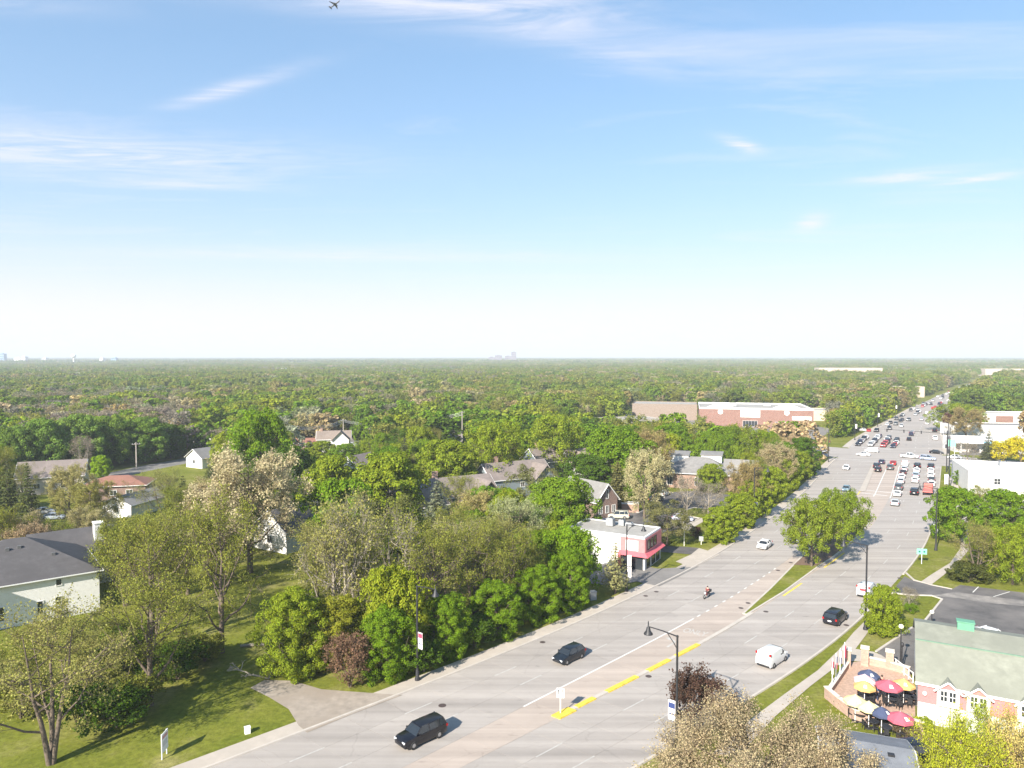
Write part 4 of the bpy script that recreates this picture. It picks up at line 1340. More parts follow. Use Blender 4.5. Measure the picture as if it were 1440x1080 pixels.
for x in (-7.6, 1.0): MB().box((x, .1, 7.75), (1.5, .9, .8)).box((x, .1, 8.2), (1.65, 1.05, .1)).build('roof_unit', mat('green_vent', (.12, .30, .20), .6, .1, 2), rest)
MB().box((0, -RW / 2 - .06, 3.0), (RL, .12, 1.8)).build('pink_cladding', PINK, rest)
MB().box((0, -RW / 2 - .36, 3.98), (RL + .6, .14, .22)).build('gutter', TRIM, rest)
for x in (-RL / 2 + 2.5, -RL / 2 + 4.95, -RL / 2 + 8.9, -RL / 2 + 12.5):
    w2 = .92; yf = -RW / 2 - .45; yb = -RW / 2 + 1.0
    dm = MB().add([(x - w2, yf, 2.2), (x + w2, yf, 2.2), (x + w2, yf, 3.85), (x, yf, 4.62), (x - w2, yf, 3.85), (x - w2, yb, 2.2), (x + w2, yb, 2.2), (x + w2, yb, 3.85), (x, yb, 4.62), (x - w2, yb, 3.85)],
                  [(0, 1, 2, 3, 4), (0, 4, 9, 5), (1, 6, 7, 2), (9, 8, 7, 6, 5)]).build('dormer', TRIM, rest)
    MB().add([(x - .64, yf - .03, 3.92), (x + .64, yf - .03, 3.92), (x, yf - .03, 4.44)], [(0, 1, 2)]).build('dormer_gable', PINK, dm)
    for s in (-1, 1):
        MB().loft([[(x + s * (w2 + .24), y, 3.66), (x, y, 4.63), (x, y, 4.70), (x + s * (w2 + .24), y, 3.73)] for y in (yf - .25, yb)]).build('dormer_roof', SHINGLE_GN, dm)
        MB().tube([(x + s * (w2 + .26), yf - .28, 3.68), (x, yf - .28, 4.67)], .10, 4).build('barge_board', TRIM, dm)
        MB().box((x + s * .36, yf - .03, 3.25), (.56, .05, 1.0)).build('pane', GLASS, dm)
        wb = MB()
        for zz in (2.74, 3.25, 3.76): wb.box((x + s * .36, yf - .07, zz), (.62, .05, .06))
        for k in range(3): wb.box((x + s * .36 + (k - 1) * .28, yf - .075, 3.25), (.05, .05, 1.06))
        wb.build('window_frame', TRIM, dm)
wl = MB().lathe([(.001, 0), (.16, .05), (.2, .2), (.16, .35), (.001, .4)], 10).build('wall_lamp', WHITE, rest); wl.location = (-RL / 2 + .55, -RW / 2 - .35, 2.9)

# --- outbuilding in front of the lawn
pp = P(1216, 1098)
sb = house('grey_outbuilding', 'small outbuilding with blue-grey low gable roof below the patio lawn', 'shed', pp, R_(-20), 6.4, 6.0, 2.4, .8, 'gable', SIDING_W, roofmat('shingle_bluegrey', (.17, .18, .20)), land='grey outbuilding')
MB().box((1.8, -1.0, 3.05), (.5, .4, .35)).build('roof_vent', BLACK, sb)

# --- white commercial building on the right and its neighbours
pp = P(1361, 693)
rz = R_(-22); u_ = Vector((math.cos(rz), math.sin(rz), 0)); n_ = Vector((-math.sin(rz), math.cos(rz), 0))
wb = flat_building('white_store', 'white flat-roofed store with pale grey roof and teal poster', 'store', pp + u_ * 17 + n_ * 11, rz, 34, 22, 5.6, STUCCO, mat('pale_roof', (.55, .54, .53), .8, .08, .6), .35, land='white store')
MB().box((-3.0, -11.06, 3.0), (3.2, .12, 3.0)).build('teal_poster', TEAL, wb)
window(wb, 'S', 34, 22, -10.5, 3.4, 1.5, 1.6, WHITE, (1, 1))
window(wb, 'S', 34, 22, 6, 2.4, 4, 2.6, WHITE, (2, 0))
MB().box((-3.5, -11.05, 4.9), (6, .1, .5)).build('sign_panel', mat('grey_lettering', (.5, .52, .54), .6, .05, 2), wb)
rtu(wb, 4, 2, 5.7, (2.4, 1.8, 1.3)); rtu(wb, -6, 4, 5.7, (1.8, 1.8, 1.0))
MB().box((-14.2, -12.2, 2.2), (.5, .5, 4.4)).build('pillar', STUCCO, wb)
pp = P(1395, 634); cb = flat_building('canopy_station', 'white building with long blue-lettered canopy beside the spruce', 'building', pp, R_(-12), 30, 12, 4.6, STUCCO, mat('pale_roof', (.55, .54, .53)), .4, land='white canopy building')
MB().box((-4, -8, 4.2), (24, 4, 1.0)).build('canopy', WHITE, cb); MB().box((-1, -10.05, 4.2), (12, .1, .7)).build('sign_band', mat('sky_blue_print', (.25, .48, .62), .6, .05, 2), cb)
for x in (-14, 6): MB().box((x, -9, 1.85), (.3, .3, 3.7)).build('canopy_post', WHITE, cb)
pp = P(1398, 612); flat_building('long_pale_store', 'long pale strip of shops with grey roof behind the canopy', 'building', pp, R_(-10), 40, 14, 4.8, STUCCO, SHINGLE_GY, .4, land='pale strip of shops')
pp = P(1412, 599); e = flat_building('white_strip_mall', 'white strip mall with brick entrance on the right edge', 'building', pp, R_(-8), 36, 16, 6.5, STUCCO, ROOF_FLAT, .5, land='white strip mall')
MB().box((-4, -8.2, 3), (8, .5, 5.6)).build('brick_entrance', BRICK, e); MB().box((-16, -8.2, 3.4), (3, .5, 5)).build('brick_pier', BRICK, e)
for (u, v, Lb, h, la) in ((1262, 558, 40, 9, 'white roadside store beyond the trees left of the avenue'), (1238, 553, 22, 8, 'smaller white building left of the white roadside store'), (1192, 531, 100, 16, 'long pale office block rising from distant woods'),
                          (1418, 529, 90, 13, 'long white warehouse in distant woods on the right'), (1136, 573, 34, 6, 'low pale building behind the red brick store')):
    pp = P(u, v); flat_building('distant_building', la, 'building', pp, R_(-8), Lb, Lb * .3, h, mat('tan_block', (.48, .40, .32)), ROOF_FLAT, .4, land='distant white building', group='distant pale buildings')
for i, (u, v) in enumerate(((60, 524), (118, 531), (205, 519), (342, 527), (395, 521), (468, 516), (566, 523), (742, 519), (812, 527), (870, 517), (945, 522), (1010, 529), (1085, 517))):
    pp = P(u, v + 6)
    flat_building('distant_house', f'{ordn(i)} from left of the small pale rooftops in the distant woods', 'building', pp, R_(-20 + 37 * (i % 4)), 16 + 5 * (i % 3), 10, 11.5 + (i % 3), (SIDING_T, STUCCO, BRICK_P)[i % 3], SHINGLE_GY, .3, land='distant rooftops', group='rooftops in the distant woods')
# --- skyline
FARM = mat('tower_facade', (.22, .19, .21), .6, .1, .05)
def skyline(name, label, cat, u0, u1, vt, Y, m, depth=.5, ent=True):
    Y *= .62
    x0, x1 = (u0 - 720) / F * Y, (u1 - 720) / F * Y; h = h_at(Y, vt - .8)
    e = empty(name, ((x0 + x1) / 2, Y, 0)); tag(e, label, cat, 'skyline on the horizon')
    w = x1 - x0; d_ = max(20, w * depth)
    MB().box((0, 0, h / 2), (w, d_, h)).build('wall', m, e)
    MB().box((0, 0, h + 1.5), (w * .5, d_ * .5, 3)).build('roof_plant', m, e)
    for k in range(max(2, int(h / 9))):
        MB().box((0, -d_ / 2 - .15, h * (k + .6) / max(2, int(h / 9))), (w * .92, .3, 2.2)).build('window_band', GLASS, e)
    return e
for a in (('office_tower', 'tall brownish tower at the right end of the central skyline', 'tower', 719, 726, 496, 6500, FARM), ('office_tower', 'broad grey-brown block left of the tallest skyline tower', 'tower', 710, 719, 501.5, 6500, FARM),
          ('office_tower', 'dark flat-topped block in the central skyline', 'tower', 696, 706, 500.5, 6400, FARM), ('office_tower', 'low sloping grey block at the left end of central skyline', 'tower', 687, 696, 503, 6400, FARM),
          ('glass_tower', 'bluish tower at the far left end of the horizon', 'tower', -4, 8, 498, 5200, mat('blue_facade', (.22, .34, .45), .4, .1, .05)),
          ('white_block', 'wide white block on the horizon right of the bluish tower', 'building', 22, 31, 504, 5000, STUCCO), ('white_block', 'taller white block beside the wide white horizon block', 'building', 32, 38, 502.5, 5000, STUCCO),
          ('white_block', 'small white block on the horizon left of the water tower', 'building', 61, 67, 504.5, 5000, STUCCO), ('white_block', 'small pale block on the horizon right of the water tower', 'building', 142, 147, 504.5, 5000, STUCCO),
          ('blue_block', 'small blue-grey block on the horizon right of the pale block', 'building', 158, 165, 504, 5200, mat('blue_facade', (.22, .34, .45)))):
    skyline(*a)
Y = 2900; x = (104 - 720) / F * Y
wt = empty('water_tower', (x, Y, 0)); tag(wt, 'white water tower standing above the woods on the left horizon', 'water tower')
zt = h_at(Y, 498)
MB().lathe([(3.5, 0), (2.2, 4), (2.2, zt - 16)], 12).build('stem', WHITE, wt, 60)
MB().lathe([(2.2, zt - 16), (7, zt - 13.5), (10.5, zt - 8), (8.5, zt - 3), (4, zt - .5), (.01, zt)], 16).build('tank', WHITE, wt, 60)
# ------------------------------------------------------------------ the trees one can point at
T = tree_px
# left foreground
T('sparse1', 72, 1074, 848, 200, OLIVE_P, 'elm_tree', 'forked olive tree with pale twin trunk in the bottom left corner')
T('sparse0', 211, 992, 812, 165, OLIVE, 'elm_tree', 'half-leafed olive tree with dark trunk at the edge of the front lawn')
T('sparse2', 312, 918, 694, 108, OLIVE, 'elm_tree', 'tall slender olive tree with straight trunk on the shaded lawn')
T('sparse0', 214, 915, 722, 150, OLIVE, 'elm_tree', 'wide budding tree in front of the white two-storey house')
T('sparse3', 18, 985, 900, 110, OLIVE, 'elm_tree', 'leafy olive tree on the left edge below the white house')
T('sparse3', 128, 975, 886, 110, OLIVE_P, 'elm_tree', 'leafy olive tree behind the forked corner tree')
T('sparse3', 290, 800, 715, 80, OLIVE_P, 'elm_tree', 'pale olive tree at the top of the bright lawn')
for u, v, vt, w, c, la in ((165, 1022, 975, 90, GREEN_D, 'dark green thicket shrub behind the twin-trunk corner tree'), (110, 1020, 968, 80, GREEN_D, 'dark shrub at the foot of the corner tree'), (250, 955, 905, 80, GREEN_D, 'dark undergrowth shrub right of the dark trunk'),
                       (288, 930, 895, 55, OLIVE, 'low shrub beside the straight trunk on the lawn'), (30, 1010, 960, 80, OLIVE, 'olive shrub on the left picture edge'), (190, 1000, 955, 75, OLIVE, 'olive shrub at the base of the dark-trunk tree'), (175, 940, 890, 90, GREEN_D, 'dark shrub under the wide budding tree')):
    T('shrub1', u, v, vt, w, c, 'shrub', la, 'shrub', 'undergrowth shrubs')
# roadside hedge of trees, left of the avenue
T('mapleN0', 412, 948, 828, 88, GREEN_Y, 'maple_tree', 'yellow-green maple at the head of the gravel drive')
T('mapleN1', 470, 935, 838, 80, (.21,.215,.022), 'maple_tree', 'golden-green maple behind the purple-brown shrub')
T('plum', 492, 966, 895, 84, (.17,.105,.065), 'plum_shrub', 'purple-brown plum shrub left of the roadside maples', 'shrub')
T('shrub0', 432, 948, 912, 50, GREEN_Y, 'shrub', 'low yellow-green shrub at the drive edge', 'shrub')
T('mapleN0', 545, 952, 853, 76, GREEN, 'maple_tree', 'dense green roadside maple left of the bannered lamp post')
T('mapleN0', 628, 921, 836, 70, GREEN, 'maple_tree', 'dense green roadside maple just right of the bannered lamp post')
T('mapleN1', 698, 892, 816, 72, GREEN, 'maple_tree', 'second dense roadside maple right of the bannered lamp post')
T('mapleN0', 756, 873, 796, 66, GREEN, 'maple_tree', 'third dense roadside maple right of the bannered lamp post')
T('mapleN1', 802, 856, 772, 58, GREEN, 'maple_tree', 'tall dense maple at the left edge of the shop forecourt')
T('shrub1', 596, 945, 905, 60, GREEN_D, 'shrub', 'dark shrub behind the bannered lamp post', 'shrub')
T('shrub1', 668, 912, 870, 60, GREEN_D, 'shrub', 'dark shrub between the roadside maples', 'shrub')
# thicket behind them
T('bare0', 492, 900, 700, 120, OLIVE_P, 'ash_tree', 'tall nearly bare tree with pale stems behind the plum shrub')
T('bare0', 560, 893, 722, 110, OLIVE, 'ash_tree', 'pale leaning bare-stemmed tree left of the bannered lamp')
T('bare1', 470, 905, 738, 90, OLIVE_P, 'ash_tree', 'twiggy grey tree behind the yellow-green maple')
T('sparse0', 610, 892, 742, 120, OLIVE, 'elm_tree', 'airy olive tree behind the first roadside maples')
T('sparse1', 668, 876, 735, 110, OLIVE, 'elm_tree', 'multi-stemmed olive tree behind the second roadside maple')
T('bare1', 640, 862, 728, 90, OLIVE_P, 'ash_tree', 'thin greyish tree in the thicket left of the big maple')
T('sparse2', 722, 862, 742, 95, OLIVE, 'elm_tree', 'olive tree behind the third roadside maple')
T('sparse3', 742, 848, 768, 70, OLIVE, 'elm_tree', 'small olive tree in front of the largest maple')
T('sparse0', 520, 850, 728, 100, OLIVE, 'elm_tree', 'olive tree between the bare trees and the dark cedar')
T('sparse2', 446, 840, 735, 70, OLIVE_P, 'elm_tree', 'pale olive tree above the bright lawn corner')
T('sparse0', 700, 815, 725, 85, OLIVE_P, 'elm_tree', 'feathery pale tree left of the big maple')
T('sparse3', 585, 830, 735, 90, OLIVE, 'elm_tree', 'dense olive tree in the middle of the thicket')
T('sparse2', 640, 800, 712, 80, OLIVE, 'elm_tree', 'olive tree below the blue spruce')
# middle ground
T('tan0', 352, 805, 628, 160, (.40, .345, .205), 'oak_tree', 'large tan budding oak in front of the dark-roofed house')
T('tan1', 300, 770, 668, 80, TANC, 'oak_tree', 'smaller tan oak left of the large tan oak')
T('maple3', 366, 700, 578, 92, GREEN, 'maple_tree', 'tall rounded dark green maple above the tan oak')
T('maple1', 480, 792, 672, 100, GREEN, 'maple_tree', 'big dense green maple right of the dark-roofed house')
T('sparse1', 470, 815, 712, 110, OLIVE, 'elm_tree', 'pale olive tree in front of the big dense maple')
T('pine0', 545, 792, 692, 90, (.115,.125,.035), 'cedar_tree', 'dark olive cedar left of the blue spruce')
T('spruce1', 614, 757, 676, 62, SPR_B, 'spruce_tree', 'blue-grey spruce in front of the townhouse gable')
T('maple1', 547, 745, 636, 108, GREEN_Y, 'maple_tree', 'broad yellow-green maple above the slate gable house')
T('maple1', 468, 735, 640, 84, GREEN_Y, 'maple_tree', 'yellow-green maple left of the white gable peak')
T('maple3', 404, 712, 628, 70, GREEN_D, 'maple_tree', 'dark green maple right of the tall rounded maple')
T('maple1', 628, 700, 618, 84, GREEN_Y, 'locust_tree', 'yellow-green tree below the tallest utility pole')
T('locust1', 692, 690, 592, 90, GREEN_Y, 'locust_tree', 'broad yellow-green tree above the brown-roofed townhouses')
T('locust1', 780, 668, 584, 84, GREEN_Y, 'locust_tree', 'yellow-green spreading tree left of the white gable house')
T('maple1', 712, 738, 686, 52, LIME, 'maple_tree', 'small bright lime tree between the townhouses and the big maple')
T('tan1', 668, 770, 688, 62, (.33,.28,.11), 'oak_tree', 'tan-tinted tree left of the bright lime tree')
T('sparse0', 648, 742, 668, 70, OLIVE, 'elm_tree', 'olive tree in front of the townhouse roofs')
T('pine0', 752, 740, 655, 70, (.14,.145,.05), 'cedar_tree', 'grey-green cedar between the townhouses and white gable house')
T('maple3', 788, 764, 672, 104, (.135,.205,.016), 'maple_tree', 'largest bright green maple left of the brown brick office')
T('maple3', 868, 690, 604, 100, GREEN, 'maple_tree', 'wide dark green maple behind the brown brick office')
T('maple1', 826, 700, 640, 74, GREEN_D, 'maple_tree', 'dark green maple right of the white gable house')
T('spruce0', 868, 716, 646, 40, (.12,.115,.04), 'spruce_tree', 'dark brownish spruce behind the dumpster enclosure')
T('tan1', 906, 729, 630, 66, (.40,.36,.19), 'oak_tree', 'pale budding tree with white trunk beside the office parking lot')
T('tan1', 918, 690, 602, 56, TAN_O, 'oak_tree', 'orange-tinted tree left of the hip-roofed office')
T('pine0', 938, 767, 704, 74, (.15,.145,.055), 'pine_tree', 'bushy olive pine in front of the office parking lot')
T('fir0', 865, 835, 762, 50, (.23,.225,.095), 'fir_tree', 'young pale fir in front of the white shop wall')
T('bare1', 966, 728, 668, 36, TWIG, 'ash_tree', 'small bare tree in front of the hip-roofed office')
T('bare1', 996, 726, 678, 44, TWIG, 'ash_tree', 'small bare twiggy tree on the parking island')
T('maple1', 1000, 692, 652, 40, GREEN_Y, 'maple_tree', 'small round green tree before the hip-roofed office')
T('plum', 978, 757, 742, 26, PLUM, 'plum_shrub', 'dark plum shrub right of the bushy pine', 'shrub')
T('maple1', 452, 652, 620, 44, GREEN_Y, 'maple_tree', 'yellow-green tree in front of the brick cottage')
T('maple1', 486, 656, 624, 46, GREEN, 'maple_tree', 'green tree in front of the white farmhouse')
T('locust1', 522, 652, 618, 50, GREEN_Y, 'locust_tree', 'yellow-green tree right of the white farmhouse')
# row along the left kerb up to the lights
for u, vb, vt, w, la in ((1012, 762, 712, 46, 'nearest maple of the row above the lawn by the access lane'), (1040, 742, 694, 48, 'second maple of the left kerb row'), (1062, 725, 674, 46, 'third maple of the left kerb row'),
                         (1086, 706, 656, 42, 'fourth maple of the left kerb row'), (1106, 690, 642, 38, 'fifth maple of the left kerb row'), (1124, 674, 634, 34, 'sixth maple of the left kerb row')):
    T('maple1' if u % 4 else 'maple0', u, vb, vt, w, GREEN_Y, 'maple_tree', la, group='maples along the left kerb')
T('tan0', 1050, 722, 648, 62, TAN_O, 'oak_tree', 'orange-tan tree rising behind the left kerb row')
T('tan1', 1092, 690, 622, 54, TANC, 'oak_tree', 'pale tan tree behind the left kerb row near the junction')
T('maple0', 1128, 668, 614, 44, GREEN_D, 'maple_tree', 'dark green tree near the junction on the left kerb')
# median
T('median0', 1141, 797, 702, 86, (.165,.205,.022), 'locust_tree', 'nearer of the two spreading trees on the grass median')
T('median0', 1182, 775, 690, 70, (.15,.20,.02), 'locust_tree', 'farther of the two spreading trees on the grass median')
# right of the avenue
T('maple1', 1342, 762, 684, 66, GREEN, 'maple_tree', 'round green maple beside the truck in the kerb lane')
T('maple1', 1412, 757, 688, 70, GREEN, 'maple_tree', 'round green maple before the white store')
T('sparse1', 1374, 816, 734, 74, (.22,.205,.06), 'birch_tree', 'multi-stemmed half-leafed tree with white trunks above the parking lot')
T('locust1', 1424, 822, 738, 66, GREEN_Y, 'locust_tree', 'yellow-green leaning tree at the right edge of the parking lot')
T('locust1', 1398, 800, 742, 60, GREEN_Y, 'locust_tree', 'yellow-green tree behind the white-trunk tree')
T('maple1', 1240, 893, 823, 48, GREEN_Y, 'maple_tree', 'small round maple beside the lamp post and clipped hedge')
T('shrub0', 1246, 890, 868, 44, GREEN_Y, 'shrub', 'clipped round hedge under the small round maple', 'shrub')
T('shrub0', 1362, 818, 793, 50, (.075, .085, .02), 'juniper_shrub', 'dark olive juniper mound by the parking lot edge', 'shrub')
T('bare1', 1278, 857, 826, 24, TWIG, 'ash_tree', 'tiny bare sapling on the parking island')
T('shrub1', 1280, 862, 850, 18, GREEN, 'shrub', 'small green shrub below the bare sapling', 'shrub')
T('sparse2', 1378, 722, 682, 30, OLIVE, 'elm_tree', 'thin young tree before the white store')
for u, v, vt, w, la in ((1345, 673, 650, 15, 'first clipped round shrub by the white store corner'), (1352, 682, 660, 18, 'second clipped round shrub by the white store corner'), (1369, 682, 660, 16, 'clipped shrub right of the white pillar')):
    T('maple2', u, v, vt, w, GREEN, 'shrub', la, 'shrub', 'clipped shrubs at the white store')
T('spruce1', 1390, 648, 603, 26, (.09, .10, .05), 'spruce_tree', 'grey-green spruce beside the yellow forsythia')
for u, v, vt, w, la in ((1412, 650, 620, 32, 'left yellow forsythia beside the spruce'), (1436, 652, 617, 34, 'right yellow forsythia on the picture edge')):
    T('shrub1', u, v, vt, w, YELLOW, 'forsythia_shrub', la, 'shrub', 'yellow forsythias')
T('bare1', 1360, 652, 622, 34, TWIG, 'ash_tree', 'bare brown tree left of the grey-green spruce')
T('maple3', 1350, 607, 568, 60, GREEN_Y, 'maple_tree', 'wide green tree on the right kerb past the junction')
T('tan0', 1358, 618, 572, 52, TAN_O, 'oak_tree', 'orange-tan tree in front of the wide kerb tree past the junction')
T('plum', 1333, 610, 582, 20, PLUM, 'plum_tree', 'dark plum tree at the right kerb past the junction')
# nearest crowns, below the drone
b = P(951, 1069)
put_tree('bigtan', 14.5, 39.7, 15.5, 16.2, (.34, .275, .165), 'oak_tree', 'huge tan budding oak crown filling the bottom right foreground')
put_tree('golden', 26.0, 40.2, 16.1, 5.6, (.33, .35, .030), 'larch_tree', 'golden-green drooping larch in the bottom right corner')
put_tree('golden', 30.0, 40.4, 15.9, 6.2, (.46, .37, .13), 'larch_tree', 'straw-coloured drooping larch on the right edge')
put_tree('golden', 30.6, 44.5, 14.6, 5.0, (.28, .33, .035), 'larch_tree', 'green drooping larch behind the straw-coloured one before the dormers')
T('plum', 980, 1046, 948, 104, (.085, .050, .036), 'plum_tree', 'dark crimson plum tree behind the white banner lamp', rz=1.0)
for u, v, vt, w, la, c in ((1232, 1075, 1040, 45, 'round brownish shrub below the patio lawn', (.14, .125, .05)), (1276, 1043, 1018, 36, 'brownish shrub at the right end of the patio wall', (.13, .10, .06)), (1298, 1030, 1010, 28, 'green shrub between the patio wall and the restaurant', GREEN_Y)):
    T('shrub1', u, v, vt, w, c, 'shrub', la, 'shrub', 'shrubs by the patio')
# far left
for u, vb, vt, w, la in ((12, 738, 648, 44, 'leftmost dark spruce beside the beige house'), (40, 742, 650, 40, 'second dark spruce beside the beige house'), (258, 742, 668, 34, 'dark spruce right of the white gabled house'), (300, 672, 632, 26, 'dark spruce beside the small white house')):
    T('spruce1', u, vb, vt, w, SPR, 'spruce_tree', la, group='dark spruces by the houses')
T('tan1', 98, 735, 652, 62, (.29,.26,.10), 'oak_tree', 'straw-coloured budding tree in front of the beige house')
T('tan0', 128, 748, 676, 78, (.24,.225,.06), 'oak_tree', 'olive-tan tree left of the white gabled house')
T('maple1', 142, 672, 640, 26, LIME, 'maple_tree', 'small bright lime tree behind the red roof')
T('sparse1', 232, 738, 662, 84, (.2,.2,.06), 'elm_tree', 'airy olive tree in front of the white gabled house')
T('plum', 142, 752, 735, 40, PLUM, 'plum_shrub', 'dark plum shrub near the house driveway', 'shrub')
T('maple2', 100, 758, 730, 18, GREEN_Y, 'maple_tree', 'little green tree by the black court fence')
T('shrub1', 15, 770, 735, 60, OLIVE, 'shrub', 'olive bush on the left edge above the white house', 'shrub')
T('shrub0', 190, 762, 728, 60, OLIVE, 'shrub', 'olive hedge below the white gabled house', 'shrub')
for i, (u, vb, vt, w, c) in enumerate(((62, 668, 590, 76, (.13,.205,.035)), (112, 662, 582, 70, (.145,.22,.04)), (150, 655, 586, 64, (.135,.2,.03)), (205, 650, 586, 70, (.12,.19,.03)), (20, 672, 600, 60, (.12,.18,.03)), (240, 644, 596, 50, GREEN_D), (175, 648, 598, 60, GREEN_D))):
    T('maple%d' % (1 if i % 2 else 3), u, vb, vt, w, c, 'maple_tree', ordn([1, 3, 4, 6, 0, 7, 5][i]) + ' from left of the tall green trees behind the red and taupe roofs', group='tall trees behind the roofs')
# ------------------------------------------------------------------ vehicles
def ring(x, hb, ht, zb, zt, r=.10):
    """Body cross-section: sill to shoulder with rounded corners."""
    zm = zb + (zt - zb) * .55
    return [(x, -hb * .93, zb), (x, hb * .93, zb), (x, hb, zb + .12), (x, hb, zm), (x, ht, zt - r * .5), (x, ht - r * 1.2, zt), (x, -ht + r * 1.2, zt), (x, -ht, zt - r * .5), (x, -hb, zm), (x, -hb, zb + .12)]


def car_spec(kind):
    S = {}
    if kind == 'sedan':
        S.update(L=4.7, W=.90, wb=1.38, wr=.33, body=[(2.33, .62, .58, .34, .60), (2.22, .78, .74, .24, .70), (1.85, .88, .82, .20, .80), (.98, .90, .85, .19, .93), (-.2, .91, .86, .19, .95), (-1.55, .90, .85, .20, 1.0), (-2.1, .86, .80, .24, 1.0), (-2.30, .76, .70, .34, .90)],
                 cab=((1.12, -1.75, .93, .82), (.32, -.98, 1.42, .60)), beltz=.93)
    elif kind == 'hatch':
        S.update(L=4.4, W=.90, wb=1.33, wr=.34, body=[(2.18, .62, .58, .36, .64), (2.05, .80, .75, .26, .76), (1.7, .88, .82, .22, .88), (.9, .90, .85, .21, 1.0), (-.4, .91, .86, .21, 1.02), (-1.6, .90, .85, .22, 1.06), (-2.05, .86, .80, .26, 1.04), (-2.18, .80, .72, .36, .95)],
                 cab=((1.05, -2.05, 1.0, .82), (.30, -1.62, 1.54, .62)), beltz=1.0)
    elif kind == 'suv':
        S.update(L=4.95, W=.97, wb=1.45, wr=.38, body=[(2.45, .70, .66, .42, .80), (2.34, .86, .80, .30, .94), (2.0, .94, .88, .26, 1.04), (1.05, .97, .92, .25, 1.12), (-.4, .97, .92, .25, 1.14), (-1.9, .96, .91, .26, 1.16), (-2.35, .93, .87, .30, 1.14), (-2.45, .86, .80, .42, 1.05)],
                 cab=((1.18, -2.36, 1.11, .88), (.42, -2.05, 1.74, .69)), beltz=1.11)
    elif kind == 'pickup':
        S.update(L=5.7, W=.99, wb=1.8, wr=.40, body=[(2.85, .75, .70, .45, .90), (2.72, .92, .86, .34, 1.04), (2.2, .97, .92, .30, 1.12), (1.3, .98, .94, .30, 1.16), (-.2, .98, .94, .30, 1.16), (-2.5, .98, .94, .32, 1.16), (-2.8, .95, .92, .36, 1.14), (-2.85, .90, .88, .45, 1.10)],
                 cab=((1.45, -.95, 1.14, .88), (.72, -.70, 1.84, .70)), beltz=1.14)
    else:
        S.update(L=4.6, W=.92, wb=1.42, wr=.33, body=[(2.28, .66, .60, .34, .74), (2.18, .84, .76, .24, .92), (1.72, .91, .84, .20, 1.08), (1.02, .92, .78, .20, 1.70), (.6, .92, .80, .20, 1.84), (-1.2, .92, .82, .20, 1.87), (-2.16, .92, .82, .22, 1.86), (-2.26, .90, .79, .26, 1.80)],
                 cab=None, beltz=1.1)
    return S


CARM = {}


